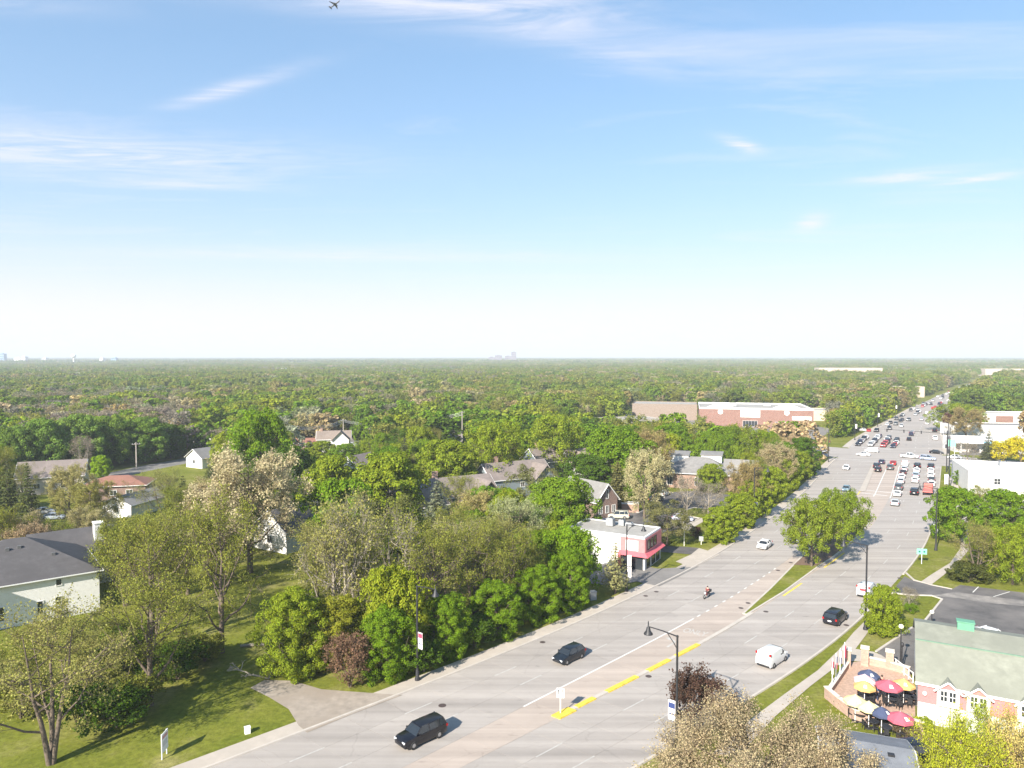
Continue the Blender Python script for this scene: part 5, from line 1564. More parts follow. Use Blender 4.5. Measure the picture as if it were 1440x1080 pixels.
def car_meshes(kind):
    """The parts of one kind of vehicle: (name, mesh, location, material slot is on the mesh, sub-parts)."""
    if kind in CARM: return CARM[kind]
    S = car_spec(kind); parts = []
    body = MB().loft([ring(*s) for s in S['body']])
    parts.append(('body', body.mesh('car_body', PAINT, 38), (0, 0, 0), ()))
    if S['cab']:
        (xf, xr, zb, hb), (tf, tr, zt, ht) = S['cab']
        g = MB().add([(xf, -hb, zb), (xf, hb, zb), (xr, hb, zb), (xr, -hb, zb), (tf, -ht, zt), (tf, ht, zt), (tr, ht, zt), (tr, -ht, zt)], [(0, 1, 5, 4), (1, 2, 6, 5), (2, 3, 7, 6), (3, 0, 4, 7), (4, 5, 6, 7)])
        parts.append(('windows', g.mesh('car_windows', CARGLASS), (0, 0, 0), ()))
        ro = MB().loft([[(x, -w - .035, zt - .09), (x, w + .035, zt - .09), (x, w, zt + d), (x, w * .62, zt + d + .035), (x, -w * .62, zt + d + .035), (x, -w, zt + d)] for x, w, d in ((tf + .16, ht * .90, -.07), (tf - .06, ht * .98, .0), ((tf + tr) / 2, ht, .015), (tr + .12, ht * .98, .0), (tr - .14, ht * .90, -.06))])
        parts.append(('roof', ro.mesh('car_roof', PAINT, 40), (0, 0, 0), ()))
        pl = MB()
        for s in (-1, 1):
            pl.tube([(xf, s * hb * 1.0, zb), (tf, s * ht * 1.0, zt)], .045, 4)
            pl.tube([(xr, s * hb * 1.0, zb), (tr, s * ht * 1.0, zt)], .075, 4)
            xm = (tf + tr) / 2
            for xx in ([xm] if kind != 'suv' else [xm + .45, xm - .65]):
                pl.tube([(xx, s * (hb + .005), zb), (xx, s * (ht + .01), zt)], .05, 4)
        parts.append(('pillars', pl.mesh('car_pillars', PAINT), (0, 0, 0), ()))
        if kind == 'pickup':
            parts.append(('cargo_bed', MB().box((-1.85, 0, 1.13), (1.65, 1.5, .08)).mesh('bed', BLACK), (0, 0, 0.03), ()))
    else:
        w = MB().add([(1.70, -.74, 1.12), (1.70, .74, 1.12), (1.06, .64, 1.68), (1.06, -.64, 1.68)], [(0, 1, 2, 3)])
        w.v = [(x + .03, y, z + .03) for x, y, z in w.v]
        parts.append(('windscreen', w.mesh('windscreen', CARGLASS), (0, 0, 0), ()))
        for s in (-1, 1):
            w = MB().add([(1.35, s * .90, 1.12), (.25, s * .915, 1.12), (.25, s * .80, 1.62), (.88, s * .80, 1.62)], [(0, 1, 2, 3)])
            parts.append(('side_window', w.mesh('side_window', CARGLASS), (0, s * .012, 0), ()))
        seam = MB().box((-2.268, 0, 1.02), (.02, .03, 1.3)).box((-2.268, 0, .50), (.02, 1.6, .03)).box((-2.262, 0, 1.68), (.02, 1.4, .03)).box((-2.268, .76, 1.1), (.02, .03, 1.15)).box((-2.268, -.76, 1.1), (.02, .03, 1.15)).box((-2.28, 0, .36), (.06, 1.6, .16))
        parts.append(('rear_doors', seam.mesh('rear_door_seams', BLACK), (0, 0, 0), ()))
    t = MB(); r = S['wr']
    t.lathe([(r * .6, -.11), (r * .93, -.115), (r, -.07), (r, .07), (r * .93, .115), (r * .6, .11), (r * .6, -.11)], 16)
    t.v = [(x, z, y) for x, y, z in t.v]
    tm = t.mesh('tyre', TYRE, 50)
    q = MB(); q.lathe([(.001, .06), (r * .25, .09), (r * .6, .05), (r * .62, -.05)], 12); q.v = [(x, z, y) for x, y, z in q.v]
    rm = q.mesh('rim', RIM, 50)
    q2 = MB(); q2.v = [(x, -y, z) for x, y, z in q.v]; q2.f = q.f
    rm2 = q2.mesh('rim', RIM, 50)
    for x in (S['wb'], -S['wb']):
        for s in (-1, 1):
            parts.append(('wheel', tm, (x, s * (S['W'] - .07), r), (('rim', rm if s > 0 else rm2),)))
    xf = S['body'][1][0] + .02; zf = S['body'][1][4]; hw = S['body'][1][1]
    xr = S['body'][-2][0] - .06; zr = S['body'][-2][4]; hr = S['body'][-2][1]
    hl = MB().box((0, 0, 0), (.16, .34, .15)).mesh('headlight', LAMP_GLASS); tl = MB().box((0, 0, 0), (.16, .22, .24)).mesh('tail_light', TAIL)
    for s in (-1, 1):
        parts.append(('headlight', hl, (xf, s * (hw - .22), zf - .12), ()))
        parts.append(('tail_light', tl, (xr, s * (hr - .10), zr - .16), ()))
        parts.append(('mirror', MB().box((0, 0, 0), (.12, .20, .14)).mesh('mirror', PAINT), ((S['cab'][0][0] - .35) if S['cab'] else 1.2, s * (S['W'] + .08), S['beltz'] + .07), ()))
    parts.append(('grille', MB().box((0, 0, 0), (.06, hw * 1.0, .16)).mesh('grille', BLACK), (S['body'][0][0] - .0, 0, .52), ()))
    parts.append(('licence_plate', MB().box((0, 0, 0), (.03, .46, .15)).mesh('plate', WHITE), (S['body'][-1][0] - .03, 0, .72), ()))
    CARM[kind] = parts
    return parts


ALLCARS = []


def car(kind, x, y, heading, col, label, name=None, cat=None, group=None, detail=True, z=.03):
    nm = name or {'sedan': 'sedan_car', 'hatch': 'hatchback_car', 'suv': 'suv_car', 'pickup': 'pickup_truck', 'van': 'cargo_van'}[kind]
    e = empty(nm, (x, y, z), heading)
    tag(e, label, cat or {'pickup': 'pickup', 'van': 'van'}.get(kind, 'car'), group)
    for pn, me, loc, subs in car_meshes(kind):
        if not detail and pn in ('mirror', 'grille', 'licence_plate'): continue
        o = bpy.data.objects.new(pn, me); link(o, e); o.location = loc
        o.color = (*col, 1)
        for sn, sm in subs:
            if detail:
                link(bpy.data.objects.new(sn, sm), o)
    ALLCARS.append((x, y))
    return e


def tang(f, a):
    p0, p1 = Q(a - 2, f(a - 2)), Q(a + 2, f(a + 2)); d = p1 - p0
    return math.atan2(d.y, d.x)


CBLACK, CWHITE, CSILVER, CGREY, CBLUE, CRED = (.006, .006, .009), (.72, .72, .72), (.42, .43, .44), (.09, .095, .10), (.03, .06, .13), (.38, .025, .025)
CTEAL = (.13, .20, .24); CNAVY = (.012, .016, .045)


def car_px(kind, u, v, toward, col, label, f=None, **kw):
    p = P(u, v)
    a, b = ab(p.x, p.y)
    h = tang(bL if toward else bR, a) + (math.pi if toward else 0)
    return car(kind, p.x, p.y, h + kw.pop('turn', 0), col, label, z=(.03 if a < 134 else .012), **kw)


NEAR = 'vehicles on the near stretch of the avenue'
car_px('suv', 592, 1041, True, CBLACK, 'large black SUV driving towards the lower left corner', group=NEAR)
car_px('hatch', 800, 928, True, (.008, .012, .018), 'black hatchback in the lane beside the white lane line', group=NEAR)
car_px('sedan', 1075, 770, True, CWHITE, 'white sedan driving towards camera left of the median tree', group=NEAR)
car_px('van', 1086, 932, False, CWHITE, 'white panel van driving away beside the lamp post shadow', group=NEAR)
car_px('suv', 1175, 874, False, (.012, .012, .018), 'black SUV driving away beside the lamp post in front of parking entrance', group=NEAR)
car_px('suv', 1121, 762, True, CGREY, 'dark car half hidden under the median tree', group=NEAR)
car_px('van', 1219, 836, False, CWHITE, 'white vehicle with red panels partly behind the lamp post', group=NEAR, name='delivery_van')
dv_ = [o for o in bpy.data.objects if o.name == 'delivery_van'][0]
MB().box((-2.29, 0, 1.25), (.02, .9, .35)).build('red_panel', CRED and mat('red_print', (.45, .05, .06), .5, .1, 3), dv_)
car_px('sedan', 1190, 660, True, CWHITE, 'white sedan nearest the junction in the oncoming carriageway', group=NEAR)
car_px('sedan', 1190, 690, True, CTEAL, 'teal-grey sedan above the median trees in the oncoming carriageway', group=NEAR)
# queue at the lights: (lane, kind, u, v, colour, words)
q = [('hatch', 1235, 663, CBLACK, 'rearmost black car in the outer left turn lane'), ('suv', 1233, 658, (.02, .02, .03), 'middle dark car waiting in the outer left turn lane'), ('sedan', 1240, 652, CNAVY, 'foremost navy car in the outer left turn lane'),
     ('suv', 1252, 660, CGREY, 'dark grey car behind the red car in inner turn lane'), ('hatch', 1256, 654, CRED, 'red car first in the inner left turn lane'),
     ('van', 1273, 655, CWHITE, 'white box van first in the middle queue'), ('hatch', 1272, 662, CSILVER, 'silver car behind the white box van'), ('sedan', 1270, 667, (.05, .03, .03), 'maroon-black sedan third in the queue behind the white box van'),
     ('sedan', 1268, 673, CWHITE, 'white sedan fourth in the queue behind the white box van'), ('sedan', 1267, 679, CSILVER, 'silver sedan fifth in the queue behind the white box van'), ('suv', 1264, 688, CGREY, 'dark SUV with grey windows sixth behind the white box van'),
     ('sedan', 1262, 697, CWHITE, 'white sedan second from the end of the middle queue'), ('sedan', 1259, 710, CSILVER, 'silver sedan last in the middle queue'),
     ('suv', 1290, 658, CBLACK, 'black SUV first in the centre right lane'), ('sedan', 1289, 664, CWHITE, 'white sedan second in the centre right lane'), ('hatch', 1288, 671, (.30, .36, .42), 'pale blue hatchback third in the centre right lane'),
     ('sedan', 1287, 678, CWHITE, 'white sedan fourth in the centre right lane'), ('suv', 1286, 695, CBLACK, 'black SUV last in the centre right lane with gap ahead'),
     ('suv', 1309, 659, CBLACK, 'black SUV first in the kerb lane at the lights'), ('sedan', 1309, 664, CWHITE, 'white sedan second in the kerb lane'), ('hatch', 1309, 671, CWHITE, 'white hatchback third in the kerb lane'), ('sedan', 1310, 677, CGREY, 'grey sedan fourth in the kerb lane'),
     ('sedan', 1310, 683, CWHITE, 'white sedan fifth in the kerb lane ahead of the red truck')]
for k, u, v, c, la in q: car_px(k, u, v, False, c, la, group='cars waiting at the lights', detail=True)
# crossing the junction
cr = RD_ANG - math.pi / 2
for k, u, v, c, la, flip in (('pickup', 1279, 644, CWHITE, 'long white pickup crossing the junction', 0), ('suv', 1305, 647, (.30, .34, .45), 'blue and white SUV crossing behind the white pickup', 0), ('sedan', 1317, 638, CBLACK, 'black sedan crossing at the far right of the junction', 0),
                             ('sedan', 1214, 641, CWHITE, 'white car with red trailer side crossing on the left', 1), ('van', 1226, 636, CWHITE, 'white van crossing beside the waiting queue', 1), ('sedan', 1342, 645, CWHITE, 'white car waiting on the side street behind the signal pole', 1), ('sedan', 1156, 637, CSILVER, 'silver car on the side street left of the junction', 0)):
    p = P(u, v); car(k, p.x, p.y, cr + (math.pi if flip else 0), c, la, group='cars crossing the junction', z=.012)
# oncoming queue beyond the junction
rq = random.Random(5)
cols = [(CWHITE, 'white'), (CBLACK, 'black'), (CSILVER, 'silver'), (CGREY, 'dark grey'), (CNAVY, 'navy'), (CRED, 'red'), (CWHITE, 'white'), (CBLACK, 'black')]
cnt = {}
def lane_car(side, lane, a, group, zone):
    f = lerp_f(bL, bW, (lane + .5) / 3) if side == 'L' else lerp_f(bY, bR, (lane + .5) / 3)
    p = Q(a, f(a)); c, cn = rq.choice(cols); k = rq.choice(('sedan', 'sedan', 'suv', 'hatch', 'pickup', 'van'))
    kn = {'sedan': 'sedan', 'suv': 'SUV', 'hatch': 'hatchback', 'pickup': 'pickup', 'van': 'van'}[k]
    key = (cn, kn, zone); i = cnt.get(key, 0); cnt[key] = i + 1
    la = ('nearest ' if i == 0 else ordn(i) + ' nearest ') + f'{cn} {kn} {zone}'
    car(k, p.x, p.y, tang(f, a) + (math.pi if side == 'L' else 0), c, la, group=group, detail=a < 340, z=.012)
jobs = []
for lane in range(3):
    for i in range((5, 6, 5)[lane]): jobs.append((310 + i * 7.3 + lane * 1.5 + rq.uniform(-.5, .5), 'L', lane, 'oncoming queue at the lights', 'in the oncoming queue facing the lights'))
a = 312
for i in range(5): jobs.append((312 + i * 6.8, 'T', 0, 'oncoming queue at the lights', 'in the oncoming left turn lane'))
for _ in range(26):
    jobs.append((rq.uniform(372, 620), 'L', rq.randrange(3), 'far traffic on the avenue', 'coming down the avenue beyond the junction'))
for _ in range(26):
    jobs.append((rq.uniform(330, 620), 'R', rq.randrange(3), 'far traffic on the avenue', 'driving away beyond the junction'))
for _ in range(70):
    jobs.append((rq.uniform(620, 1250), rq.choice('LR'), rq.randrange(3), 'distant traffic', 'in the distant traffic near the end of the avenue'))
jobs.sort()
occ = {}
for a, s, l, g_, zn in jobs:
    if any(abs(a - x) < 6.2 for x in occ.get((s, l), ())): continue
    occ.setdefault((s, l), []).append(a)
    if s == 'T':
        f = lambda x: bW(x) + 1.2
        p = Q(a, f(a)); c, cn = rq.choice(cols); key = (cn, 'car', zn); i = cnt.get(key, 0); cnt[key] = i + 1
        car('sedan', p.x, p.y, tang(f, a) + math.pi, c, ('nearest ' if i == 0 else ordn(i) + ' nearest ') + f'{cn} car {zn}', group=g_, z=.012)
    else:
        lane_car(s, l, a, g_, zn)
# parked cars
def parked(kind, u, v, ang, col, la, z=.02, **k):
    p = P(u, v); return car(kind, p.x, p.y, R_(ang), col, la, group='parked cars', z=z, **k)
parked('suv', 869, 729, 172, (.46, .45, .38), 'pale beige SUV parked in the office lot near the dumpster enclosure')
parked('sedan', 850, 739, 150, (.16, .26, .36), 'blue car parked behind the pink-fronted shop roof')
parked('suv', 923, 706, 52, (.02, .03, .04), 'dark car parked under the pale tree by the hip-roofed office')
parked('sedan', 934, 697, 55, CSILVER, 'silver car parked beside the dark car at the office')
parked('sedan', 960, 732, -20, (.36, .37, .45), 'lavender-grey car parked behind the bushy pine')
parked('suv', 1300, 1068, 8, CBLACK, 'black SUV parked by the outbuilding at the bottom edge')
parked('sedan', 1395, 901, -60, CWHITE, 'white car parked just behind the restaurant roof ridge', z=.07)
parked('sedan', 76, 730, 10, (.30, .34, .40), 'grey-blue car parked under the trees left of the white gabled house', z=0)
parked('sedan', 62, 722, 14, CSILVER, 'silver car parked beside the beige house', z=0)
for i, (u, v) in enumerate(((496, 627), (508, 626), (520, 624), (1372, 636), (1386, 637), (1365, 632), (1030, 612), (1046, 613), (1060, 612), (1075, 613), (1090, 611), (985, 617), (1000, 616), (1222, 607), (1212, 606))):
    c, cn = cols[i % 8]
    parked('sedan', u, v, 20 + 40 * (i % 3), c, f'{cn} car parked ' + ('right of the white farmhouse' if i < 3 else 'in front of the white canopy building' if i < 6 else 'in the lot before the red brick store' if i < 13 else 'on the forecourt by the junction') + f', {ordn([0, 1, 2, 0, 1, 2, 0, 1, 2, 3, 4, 5, 6, 0, 1][i])} from left', detail=False)

# red flatbed truck
p = P(1305, 694); a_, b_ = ab(p.x, p.y)
tk = empty('flatbed_truck', (p.x, p.y, .012), tang(bR, a_)); tag(tk, 'red flatbed truck with black rail rack at the end of the kerb lane', 'truck')
TR = mat('truck_red', (.60, .16, .13), .5, .1, 2)
MB().loft([ring(x, 1.05, .98, .55, z, .12) for x, z in ((3.6, 1.3), (3.4, 1.5), (2.9, 1.6), (2.4, 2.4), (1.3, 2.45), (1.2, 2.4))]).build('cab', TR, tk, 38)
MB().add([(2.95, -.85, 1.66), (2.95, .85, 1.66), (2.42, .75, 2.36), (2.42, -.75, 2.36)], [(0, 1, 2, 3)]).build('windscreen', CARGLASS, tk)
MB().box((-1.5, 0, 1.05), (5.2, 2.3, .22)).build('flatbed', TR, tk)
rk = MB()
for x in (1.0, -4.0):
    for s in (-1, 1): rk.box((x, s * 1.1, 1.9), (.08, .08, 1.6))
    rk.box((x, 0, 2.7), (.08, 2.3, .08))
for s in (-1, 1): rk.box((-1.5, s * 1.1, 2.7), (5.1, .08, .08))
rk.build('rail_rack', BLACK, tk)
for x in (2.6, -2.9):
    for s in (-1, 1):
        t = MB(); t.lathe([(.001, -.15), (.44, -.15), (.46, 0), (.44, .15), (.001, .15)], 14); t.v = [(x_, z_, y_) for x_, y_, z_ in t.v]
        o = t.build('wheel', TYRE, tk, 50); o.location = (x, s * .95, .46)

# ------------------------------------------------------------------ motorcycle and people
def skinned(name, joints, edges, m, parent=None, sub=2):
    me = bpy.data.meshes.new(name); me.from_pydata([j[0] for j in joints], edges, [])
    o = bpy.data.objects.new(name, me); link(o, parent)
    o.modifiers.new('skin', 'SKIN')
    sv = me.skin_vertices[0].data
    for i, j in enumerate(joints): sv[i].radius = (j[1], j[1]) if not isinstance(j[1], tuple) else j[1]
    sv[0].use_root = True
    s = o.modifiers.new('sub', 'SUBSURF'); s.levels = sub; s.render_levels = sub
    me.materials.append(m)
    return o


SKIN = mat('skin', (.50, .31, .23), .6, .05, 3)


def person(label, loc, rz, top, bottom, hair=(.05, .03, .02), seated=False, group=None):
    e = empty('person', loc, rz); tag(e, label, 'person', group)
    if seated:
        J = [((0, 0, .52), .15), ((0, 0, .80), .16), ((0, .02, 1.02), .15), ((0, .02, 1.12), .06), ((0, .03, 1.20), .09), ((0, .03, 1.31), .08),
             ((-.10, 0, .52), .10), ((-.12, .42, .50), .075), ((-.12, .46, .08), .05), ((-.12, .60, .04), .045), ((.10, 0, .52), .10), ((.12, .42, .50), .075), ((.12, .46, .08), .05), ((.12, .60, .04), .045),
             ((-.21, 0, 1.02), .06), ((-.27, .10, .78), .045), ((-.20, .34, .74), .035), ((-.17, .42, .75), .03), ((.21, 0, 1.02), .06), ((.27, .10, .78), .045), ((.20, .34, .74), .035), ((.17, .42, .75), .03)]
    else:
        J = [((0, 0, .95), .14), ((0, 0, 1.20), .15), ((0, 0, 1.42), .14), ((0, .01, 1.52), .055), ((0, .02, 1.60), .085), ((0, .02, 1.70), .075),
             ((-.09, 0, .90), .10), ((-.10, .03, .50), .065), ((-.10, -.02, .08), .045), ((-.10, .12, .04), .04), ((.09, 0, .90), .10), ((.10, .05, .50), .065), ((.10, .06, .08), .045), ((.10, .20, .04), .04),
             ((-.20, 0, 1.42), .06), ((-.25, .02, 1.15), .045), ((-.23, .12, .92), .035), ((-.22, .16, .84), .03), ((.20, 0, 1.42), .06), ((.25, .04, 1.15), .045), ((.22, .18, .95), .035), ((.20, .22, .88), .03)]
    E_ = [(0, 1), (1, 2), (2, 3), (3, 4), (4, 5), (0, 6), (6, 7), (7, 8), (8, 9), (0, 10), (10, 11), (11, 12), (12, 13), (2, 14), (14, 15), (15, 16), (16, 17), (2, 18), (18, 19), (19, 20), (20, 21)]
    skinned('body', J, E_, SKIN, e)
    jt = [0, 1, 2, 14, 15, 18, 19]
    grow_ = lambda r: r * 1.12 + .008
    skinned('shirt', [(J[i][0], grow_(J[i][1])) for i in jt], [(0, 1), (1, 2), (2, 3), (3, 4), (2, 5), (5, 6)], top, e)
    jb = [0, 6, 7, 8, 10, 11, 12]
    skinned('trousers', [(J[i][0], grow_(J[i][1])) for i in jb], [(0, 1), (1, 2), (2, 3), (0, 4), (4, 5), (5, 6)], bottom, e)
    hz = J[5][0]
    h = MB().lathe([(.001, .11), (.06, .10), (.10, .04), (.105, -.03), (.08, -.09)], 10, (hz[0], hz[1] - .02, hz[2] - .01)).build('hair', mat('hair_%d' % int(hair[0] * 1000), hair, .7, .1, 5), e, 60)
    return e


p = P(994, 841); a_, b_ = ab(p.x, p.y); mh = tang(bL, a_) + math.pi
mc = empty('motorcycle', (p.x, p.y, .03), mh); tag(mc, 'dark red motorcycle ridden towards camera in the left carriageway', 'motorcycle')
MR = mat('motorcycle_paint', (.20, .02, .02), .3, .1, 3)
for x in (.75, -.72):
    t = MB(); t.lathe([(.22, -.05), (.30, -.06), (.32, 0), (.30, .06), (.22, .05), (.22, -.05)], 16); t.v = [(a, c, b) for a, b, c in t.v]
    o = t.build('wheel', TYRE, mc, 50); o.location = (x, 0, .32)
MB().loft([[(x, -w, z0), (x, w, z0), (x, w, z1), (x, -w, z1)] for x, w, z0, z1 in ((.5, .10, .62, .85), (.3, .17, .55, .98), (-.05, .16, .55, .92), (-.3, .12, .60, .80))]).build('tank', MR, mc, 50)
MB().box((-.45, 0, .80), (.6, .28, .12)).build('seat', BLACK, mc); MB().box((.05, 0, .42), (.5, .3, .34)).build('engine', GREY_METAL, mc)
MB().tube([(.75, -.08, .32), (.48, -.1, 1.0)], .03).tube([(.75, .08, .32), (.48, .1, 1.0)], .03).build('fork', GREY_METAL, mc)
MB().tube([(.38, -.38, 1.05), (.5, 0, 1.02), (.38, .38, 1.05)], .02).build('handlebar', BLACK, mc)
MB().box((.62, 0, .92), (.14, .18, .18)).build('headlight', LAMP_GLASS, mc)
MB().box((-.85, 0, .95), (.4, .5, .35)).build('top_box', BLACK, mc)
rd_ = person('rider in dark red jacket and black helmet astride the motorcycle', (p.x - .2 * math.cos(mh), p.y - .2 * math.sin(mh), .38), mh - math.pi / 2, mat('jacket_red', (.16, .03, .03), .7, .1, 3), BLACK, (.01, .01, .01), seated=True)
# ------------------------------------------------------------------ street furniture
BANNER = mat('banner_cloth', (.70, .66, .66), .8, .06, 2)
NAVY_P = mat('navy_print', (.03, .05, .16), .8, .1, 3)
RED_P = mat('crimson_print', (.52, .05, .10), .8, .1, 3)


def street_lamp(label, loc, h, arm_dir, arm=2.9, banner=None, group='black davit street lamps along the avenue', name='street_lamp'):
    e = empty(name, loc, arm_dir); tag(e, label, 'street lamp', group)
    MB().lathe([(.30, 0), (.30, .25), (.22, .45), (.19, 1.1), (.14, 1.25)], 10).build('base', BLACK, e, 50)
    MB().tube([(0, 0, 1.1), (0, 0, h * .5), (0, 0, h)], [.13, .115, .095], 8).build('pole', BLACK, e, 50)
    am = MB(); am.tube([(-.1, 0, h - .12), (arm * .5, 0, h + .06), (arm, 0, h + .12)], [.075, .06, .05], 6)
    am.tube([(.0, 0, h - 1.25), (.35, 0, h - .75), (.95, 0, h - .05)], .045, 6)
    a = am.build('arm', BLACK, e)
    MB().lathe([(.05, .45), (.07, .12), (.16, .05), (.22, -.25), (.40, -.48), (.42, -.58), (.001, -.55)], 12, (arm - .05, 0, h - .02)).build('lamp_head', BLACK, e, 50)
    MB().lathe([(.001, .0), (.06, .02), (.05, .16), (.001, .3)], 8, (arm - .05, 0, h + .38)).build('finial', BLACK, e)
    if banner:
        z, bd, kind = banner
        b = MB().tube([(0, 0, z + .95), (bd * .85, 0, z + .95)], .025, 5).tube([(0, 0, z - .95), (bd * .85, 0, z - .95)], .025, 5).build('banner_bracket', BLACK, e)
        o = MB().box((bd * .48, 0, z), (.68, .02, 1.85)).build('banner', BANNER, e)
        if kind:
            MB().box((bd * .48, 0, z + (.55 if kind == 'red' else .42)), (.62, .028, .5)).build('print', RED_P if kind == 'red' else NAVY_P, o)
            MB().box((bd * .48, 0, z - .35), (.5, .028, .14)).build('print', NAVY_P, o)
    return e


LH = 11.3
ang_in = RD_ANG - math.pi / 2
b = P(587, 957); street_lamp('black street lamp with red and white banner beside the purple-brown shrub', b, LH - .6, ang_in, banner=(4.6, 1, 'red'))
b = P(951, 1069); street_lamp('black street lamp with white banner rising behind the big tan tree', b, LH, ang_in + math.pi, banner=(4.4, -1 * -1, 'navy'))
b = P(1217, 886); street_lamp('black street lamp beside the small round maple and hedge', b, LH, ang_in + math.pi)
b = P(881, 832); street_lamp('black street lamp with white banner in front of the pink-fronted shop', b, LH - .9, ang_in, banner=(3.0, 1, None))
b = P(1316, 774); street_lamp('black street lamp on the verge behind the green sign', b, LH + .3, ang_in + math.pi)
b = P(1060, 738); street_lamp('black street lamp rising from the roadside maples near the median', b, LH + 1, ang_in, banner=(4, 1, None))
for a_, la in ((330, 'first black street lamp past the junction on the left kerb'), (400, 'second black street lamp past the junction on the left kerb'), (470, 'third black street lamp past the junction on the left kerb')):
    street_lamp(la, Q(a_, bL(a_) - 1.2), LH, ang_in, banner=(6, 1, None))


def lot_lamp(label, u, v, h, globe):
    e = empty('lot_lamp', P(u, v)); tag(e, label, 'street lamp', 'lamps by the restaurant')
    MB().tube([(0, 0, 0), (0, 0, h)], [.09, .06], 8).build('pole', BLACK, e)
    if globe:
        MB().lathe([(.001, .5), (.2, .42), (.28, .22), (.2, .04), (.08, 0)], 12, (0, 0, h)).build('globe', mat('opal_globe', (.8, .78, .66), .4, .05, 2), e, 60)
    else:
        MB().lathe([(.08, 0), (.16, .1), (.2, .35), (.1, .5), (.001, .55)], 10, (0, 0, h)).build('lantern', BLACK, e, 60)
lot_lamp('slim black lamp post with white globe left of the restaurant', 1266, 943, 4.9, True)
lot_lamp('plain black bollard lamp beside the globe lamp post', 1268, 945, 2.9, False)
lot_lamp('short black lamp post in the parking lot behind restaurant ridge', 1310, 884, 2.0, True)


def signal(label, loc, rz, h, arm, heads):
    e = empty('traffic_signal', loc, rz); tag(e, label, 'traffic light', 'signals at the junction')
    MB().tube([(0, 0, 0), (0, 0, h)], [.16, .12], 8).build('pole', BLACK, e)
    if arm: MB().tube([(0, 0, h * .62), (arm, 0, h * .66)], [.1, .06], 6).build('mast_arm', BLACK, e)
    for x in heads:
        o = MB().box((x, 0, h * .62), (.4, .35, 1.15)).build('signal_head', BLACK, e)
        for k, c in enumerate(((.4, .02, .02), (.35, .22, .02), (.02, .25, .08))):
            MB().lathe([(.001, .02), (.12, .02), (.13, 0)], 10).build('lens', mat('lens_%d' % k, c, .3, .1, 3), o)
            ln = o.children[-1]; ln.location = (x, -.19, h * .62 + .36 - k * .36); ln.rotation_euler = (math.pi / 2, 0, 0)
signal('tall signal pole at the left corner of the junction', P(1165, 650), ang_in, 11, 0, (.3,))
signal('signal mast with long arm over the far lanes', P(1333, 634), cr + math.pi, 10.5, 22, (9, 15, 21))
signal('tall dark signal pole at the right corner before the store', P(1334, 690), ang_in + math.pi, 17, 0, (.35,))
signal('signal mast on the right corner beyond the crossing pickup', P(1331, 664), cr + math.pi, 13, 0, (.3,))


def sign(name, label, u, v, w, h, zb, col, rz, posts=1, group=None):
    e = empty(name, P(u, v), rz); tag(e, label, 'sign', group)
    for x in ((0,) if posts == 1 else (-w * .38, w * .38)): MB().box((x, .05, (zb + h) / 2), (.09, .07, zb + h)).build('post', WHITE, e)
    MB().box((0, 0, zb + h / 2), (w, .05, h)).build('panel', col, e)
    return e


TURQ = mat('turquoise_sign', (.22, .58, .43), .5, .05, 2)
s_ = sign('lane_arrow_sign', 'white lane arrow sign on the yellow nosed median', 788, 1005, .78, .95, 1.75, WHITE, R_(-14))
MB().add([(-.22, -.03, 2.05), (-.12, -.03, 2.05), (-.12, -.03, 2.4), (-.22, -.03, 2.4)], [(0, 1, 2, 3)]).add([(-.30, -.03, 2.4), (-.04, -.03, 2.4), (-.17, -.03, 2.58)], [(0, 1, 2)]).add(
    [(.10, -.03, 2.0), (.18, -.03, 2.0), (.22, -.03, 2.45), (.13, -.03, 2.45)], [(0, 1, 2, 3)]).add([(.04, -.03, 2.42), (.30, -.03, 2.42), (.18, -.03, 2.6)], [(0, 1, 2)]).build('arrow_print', BLACK, s_)
s_ = sign('green_sign', 'turquoise green sign with two dark dots on white post by the verge', 1296, 793, 1.6, .95, 1.7, TURQ, R_(-12))
for x in (-.38, .38):
    o = MB().lathe([(.001, .02), (.17, .02), (.18, 0)], 12).build('dot', mat('dark_teal', (.03, .16, .12), .5, .1, 3), s_); o.location = (x, -.03, 2.15); o.rotation_euler = (math.pi / 2, 0, 0)
s_ = sign('real_estate_sign', 'tall white two-post sign standing on the front lawn', 232, 1064, 1.25, 1.75, .55, WHITE, R_(92), 2)
MB().box((0, -.03, 1.95), (1.0, .02, .28)).build('print', mat('faded_red_print', (.55, .30, .28), .7, .1, 3), s_); MB().box((0, -.03, 1.35), (.9, .02, .5)).build('print', mat('faded_grey_print', (.58, .57, .56), .7, .1, 3), s_)
s_ = sign('corner_sign', 'stacked turquoise and green street sign at the junction corner', 1338, 655, 2.0, 2.2, 6.4, TURQ, R_(-30), 2)
s_ = sign('pylon_sign', 'white pylon sign at the kerb before the lights', 1331, 682, 1.0, 2.7, 0.3, WHITE, R_(-30), 2)
s_ = sign('kerb_sign', 'white board sign by the kerb beside the right-hand maple', 1315, 752, 1.0, 3.2, 0.3, WHITE, R_(-40), 2)
s_ = sign('store_pylon', 'white pylon sign on the far right kerb past the junction', 1325, 612, 1.3, 4.6, 1.0, WHITE, R_(-30), 2)
s_ = sign('shop_board', 'white board sign beside the pink-fronted shop door', 884, 804, .9, 2.4, .4, WHITE, R_(-20), 2)
s_ = sign('red_road_sign', 'red board sign at the store lot entrance', 1127, 624, 1.3, 1.5, 3.0, mat('sign_red', (.55, .06, .05), .5, .1, 2), R_(-14), 1)
s_ = sign('small_lawn_sign', 'small grey sign on the lawn by the access lane', 986, 766, .8, .9, .7, GREY_METAL, R_(-14), 1)
s_ = sign('lawn_post_sign', 'thin post sign beside the bushy pine', 962, 768, .5, .6, 4.0, WHITE, R_(-14), 1)
ub = empty('utility_box', P(348, 1031), R_(30)); tag(ub, 'small white utility box tilted on the front lawn', 'utility box')
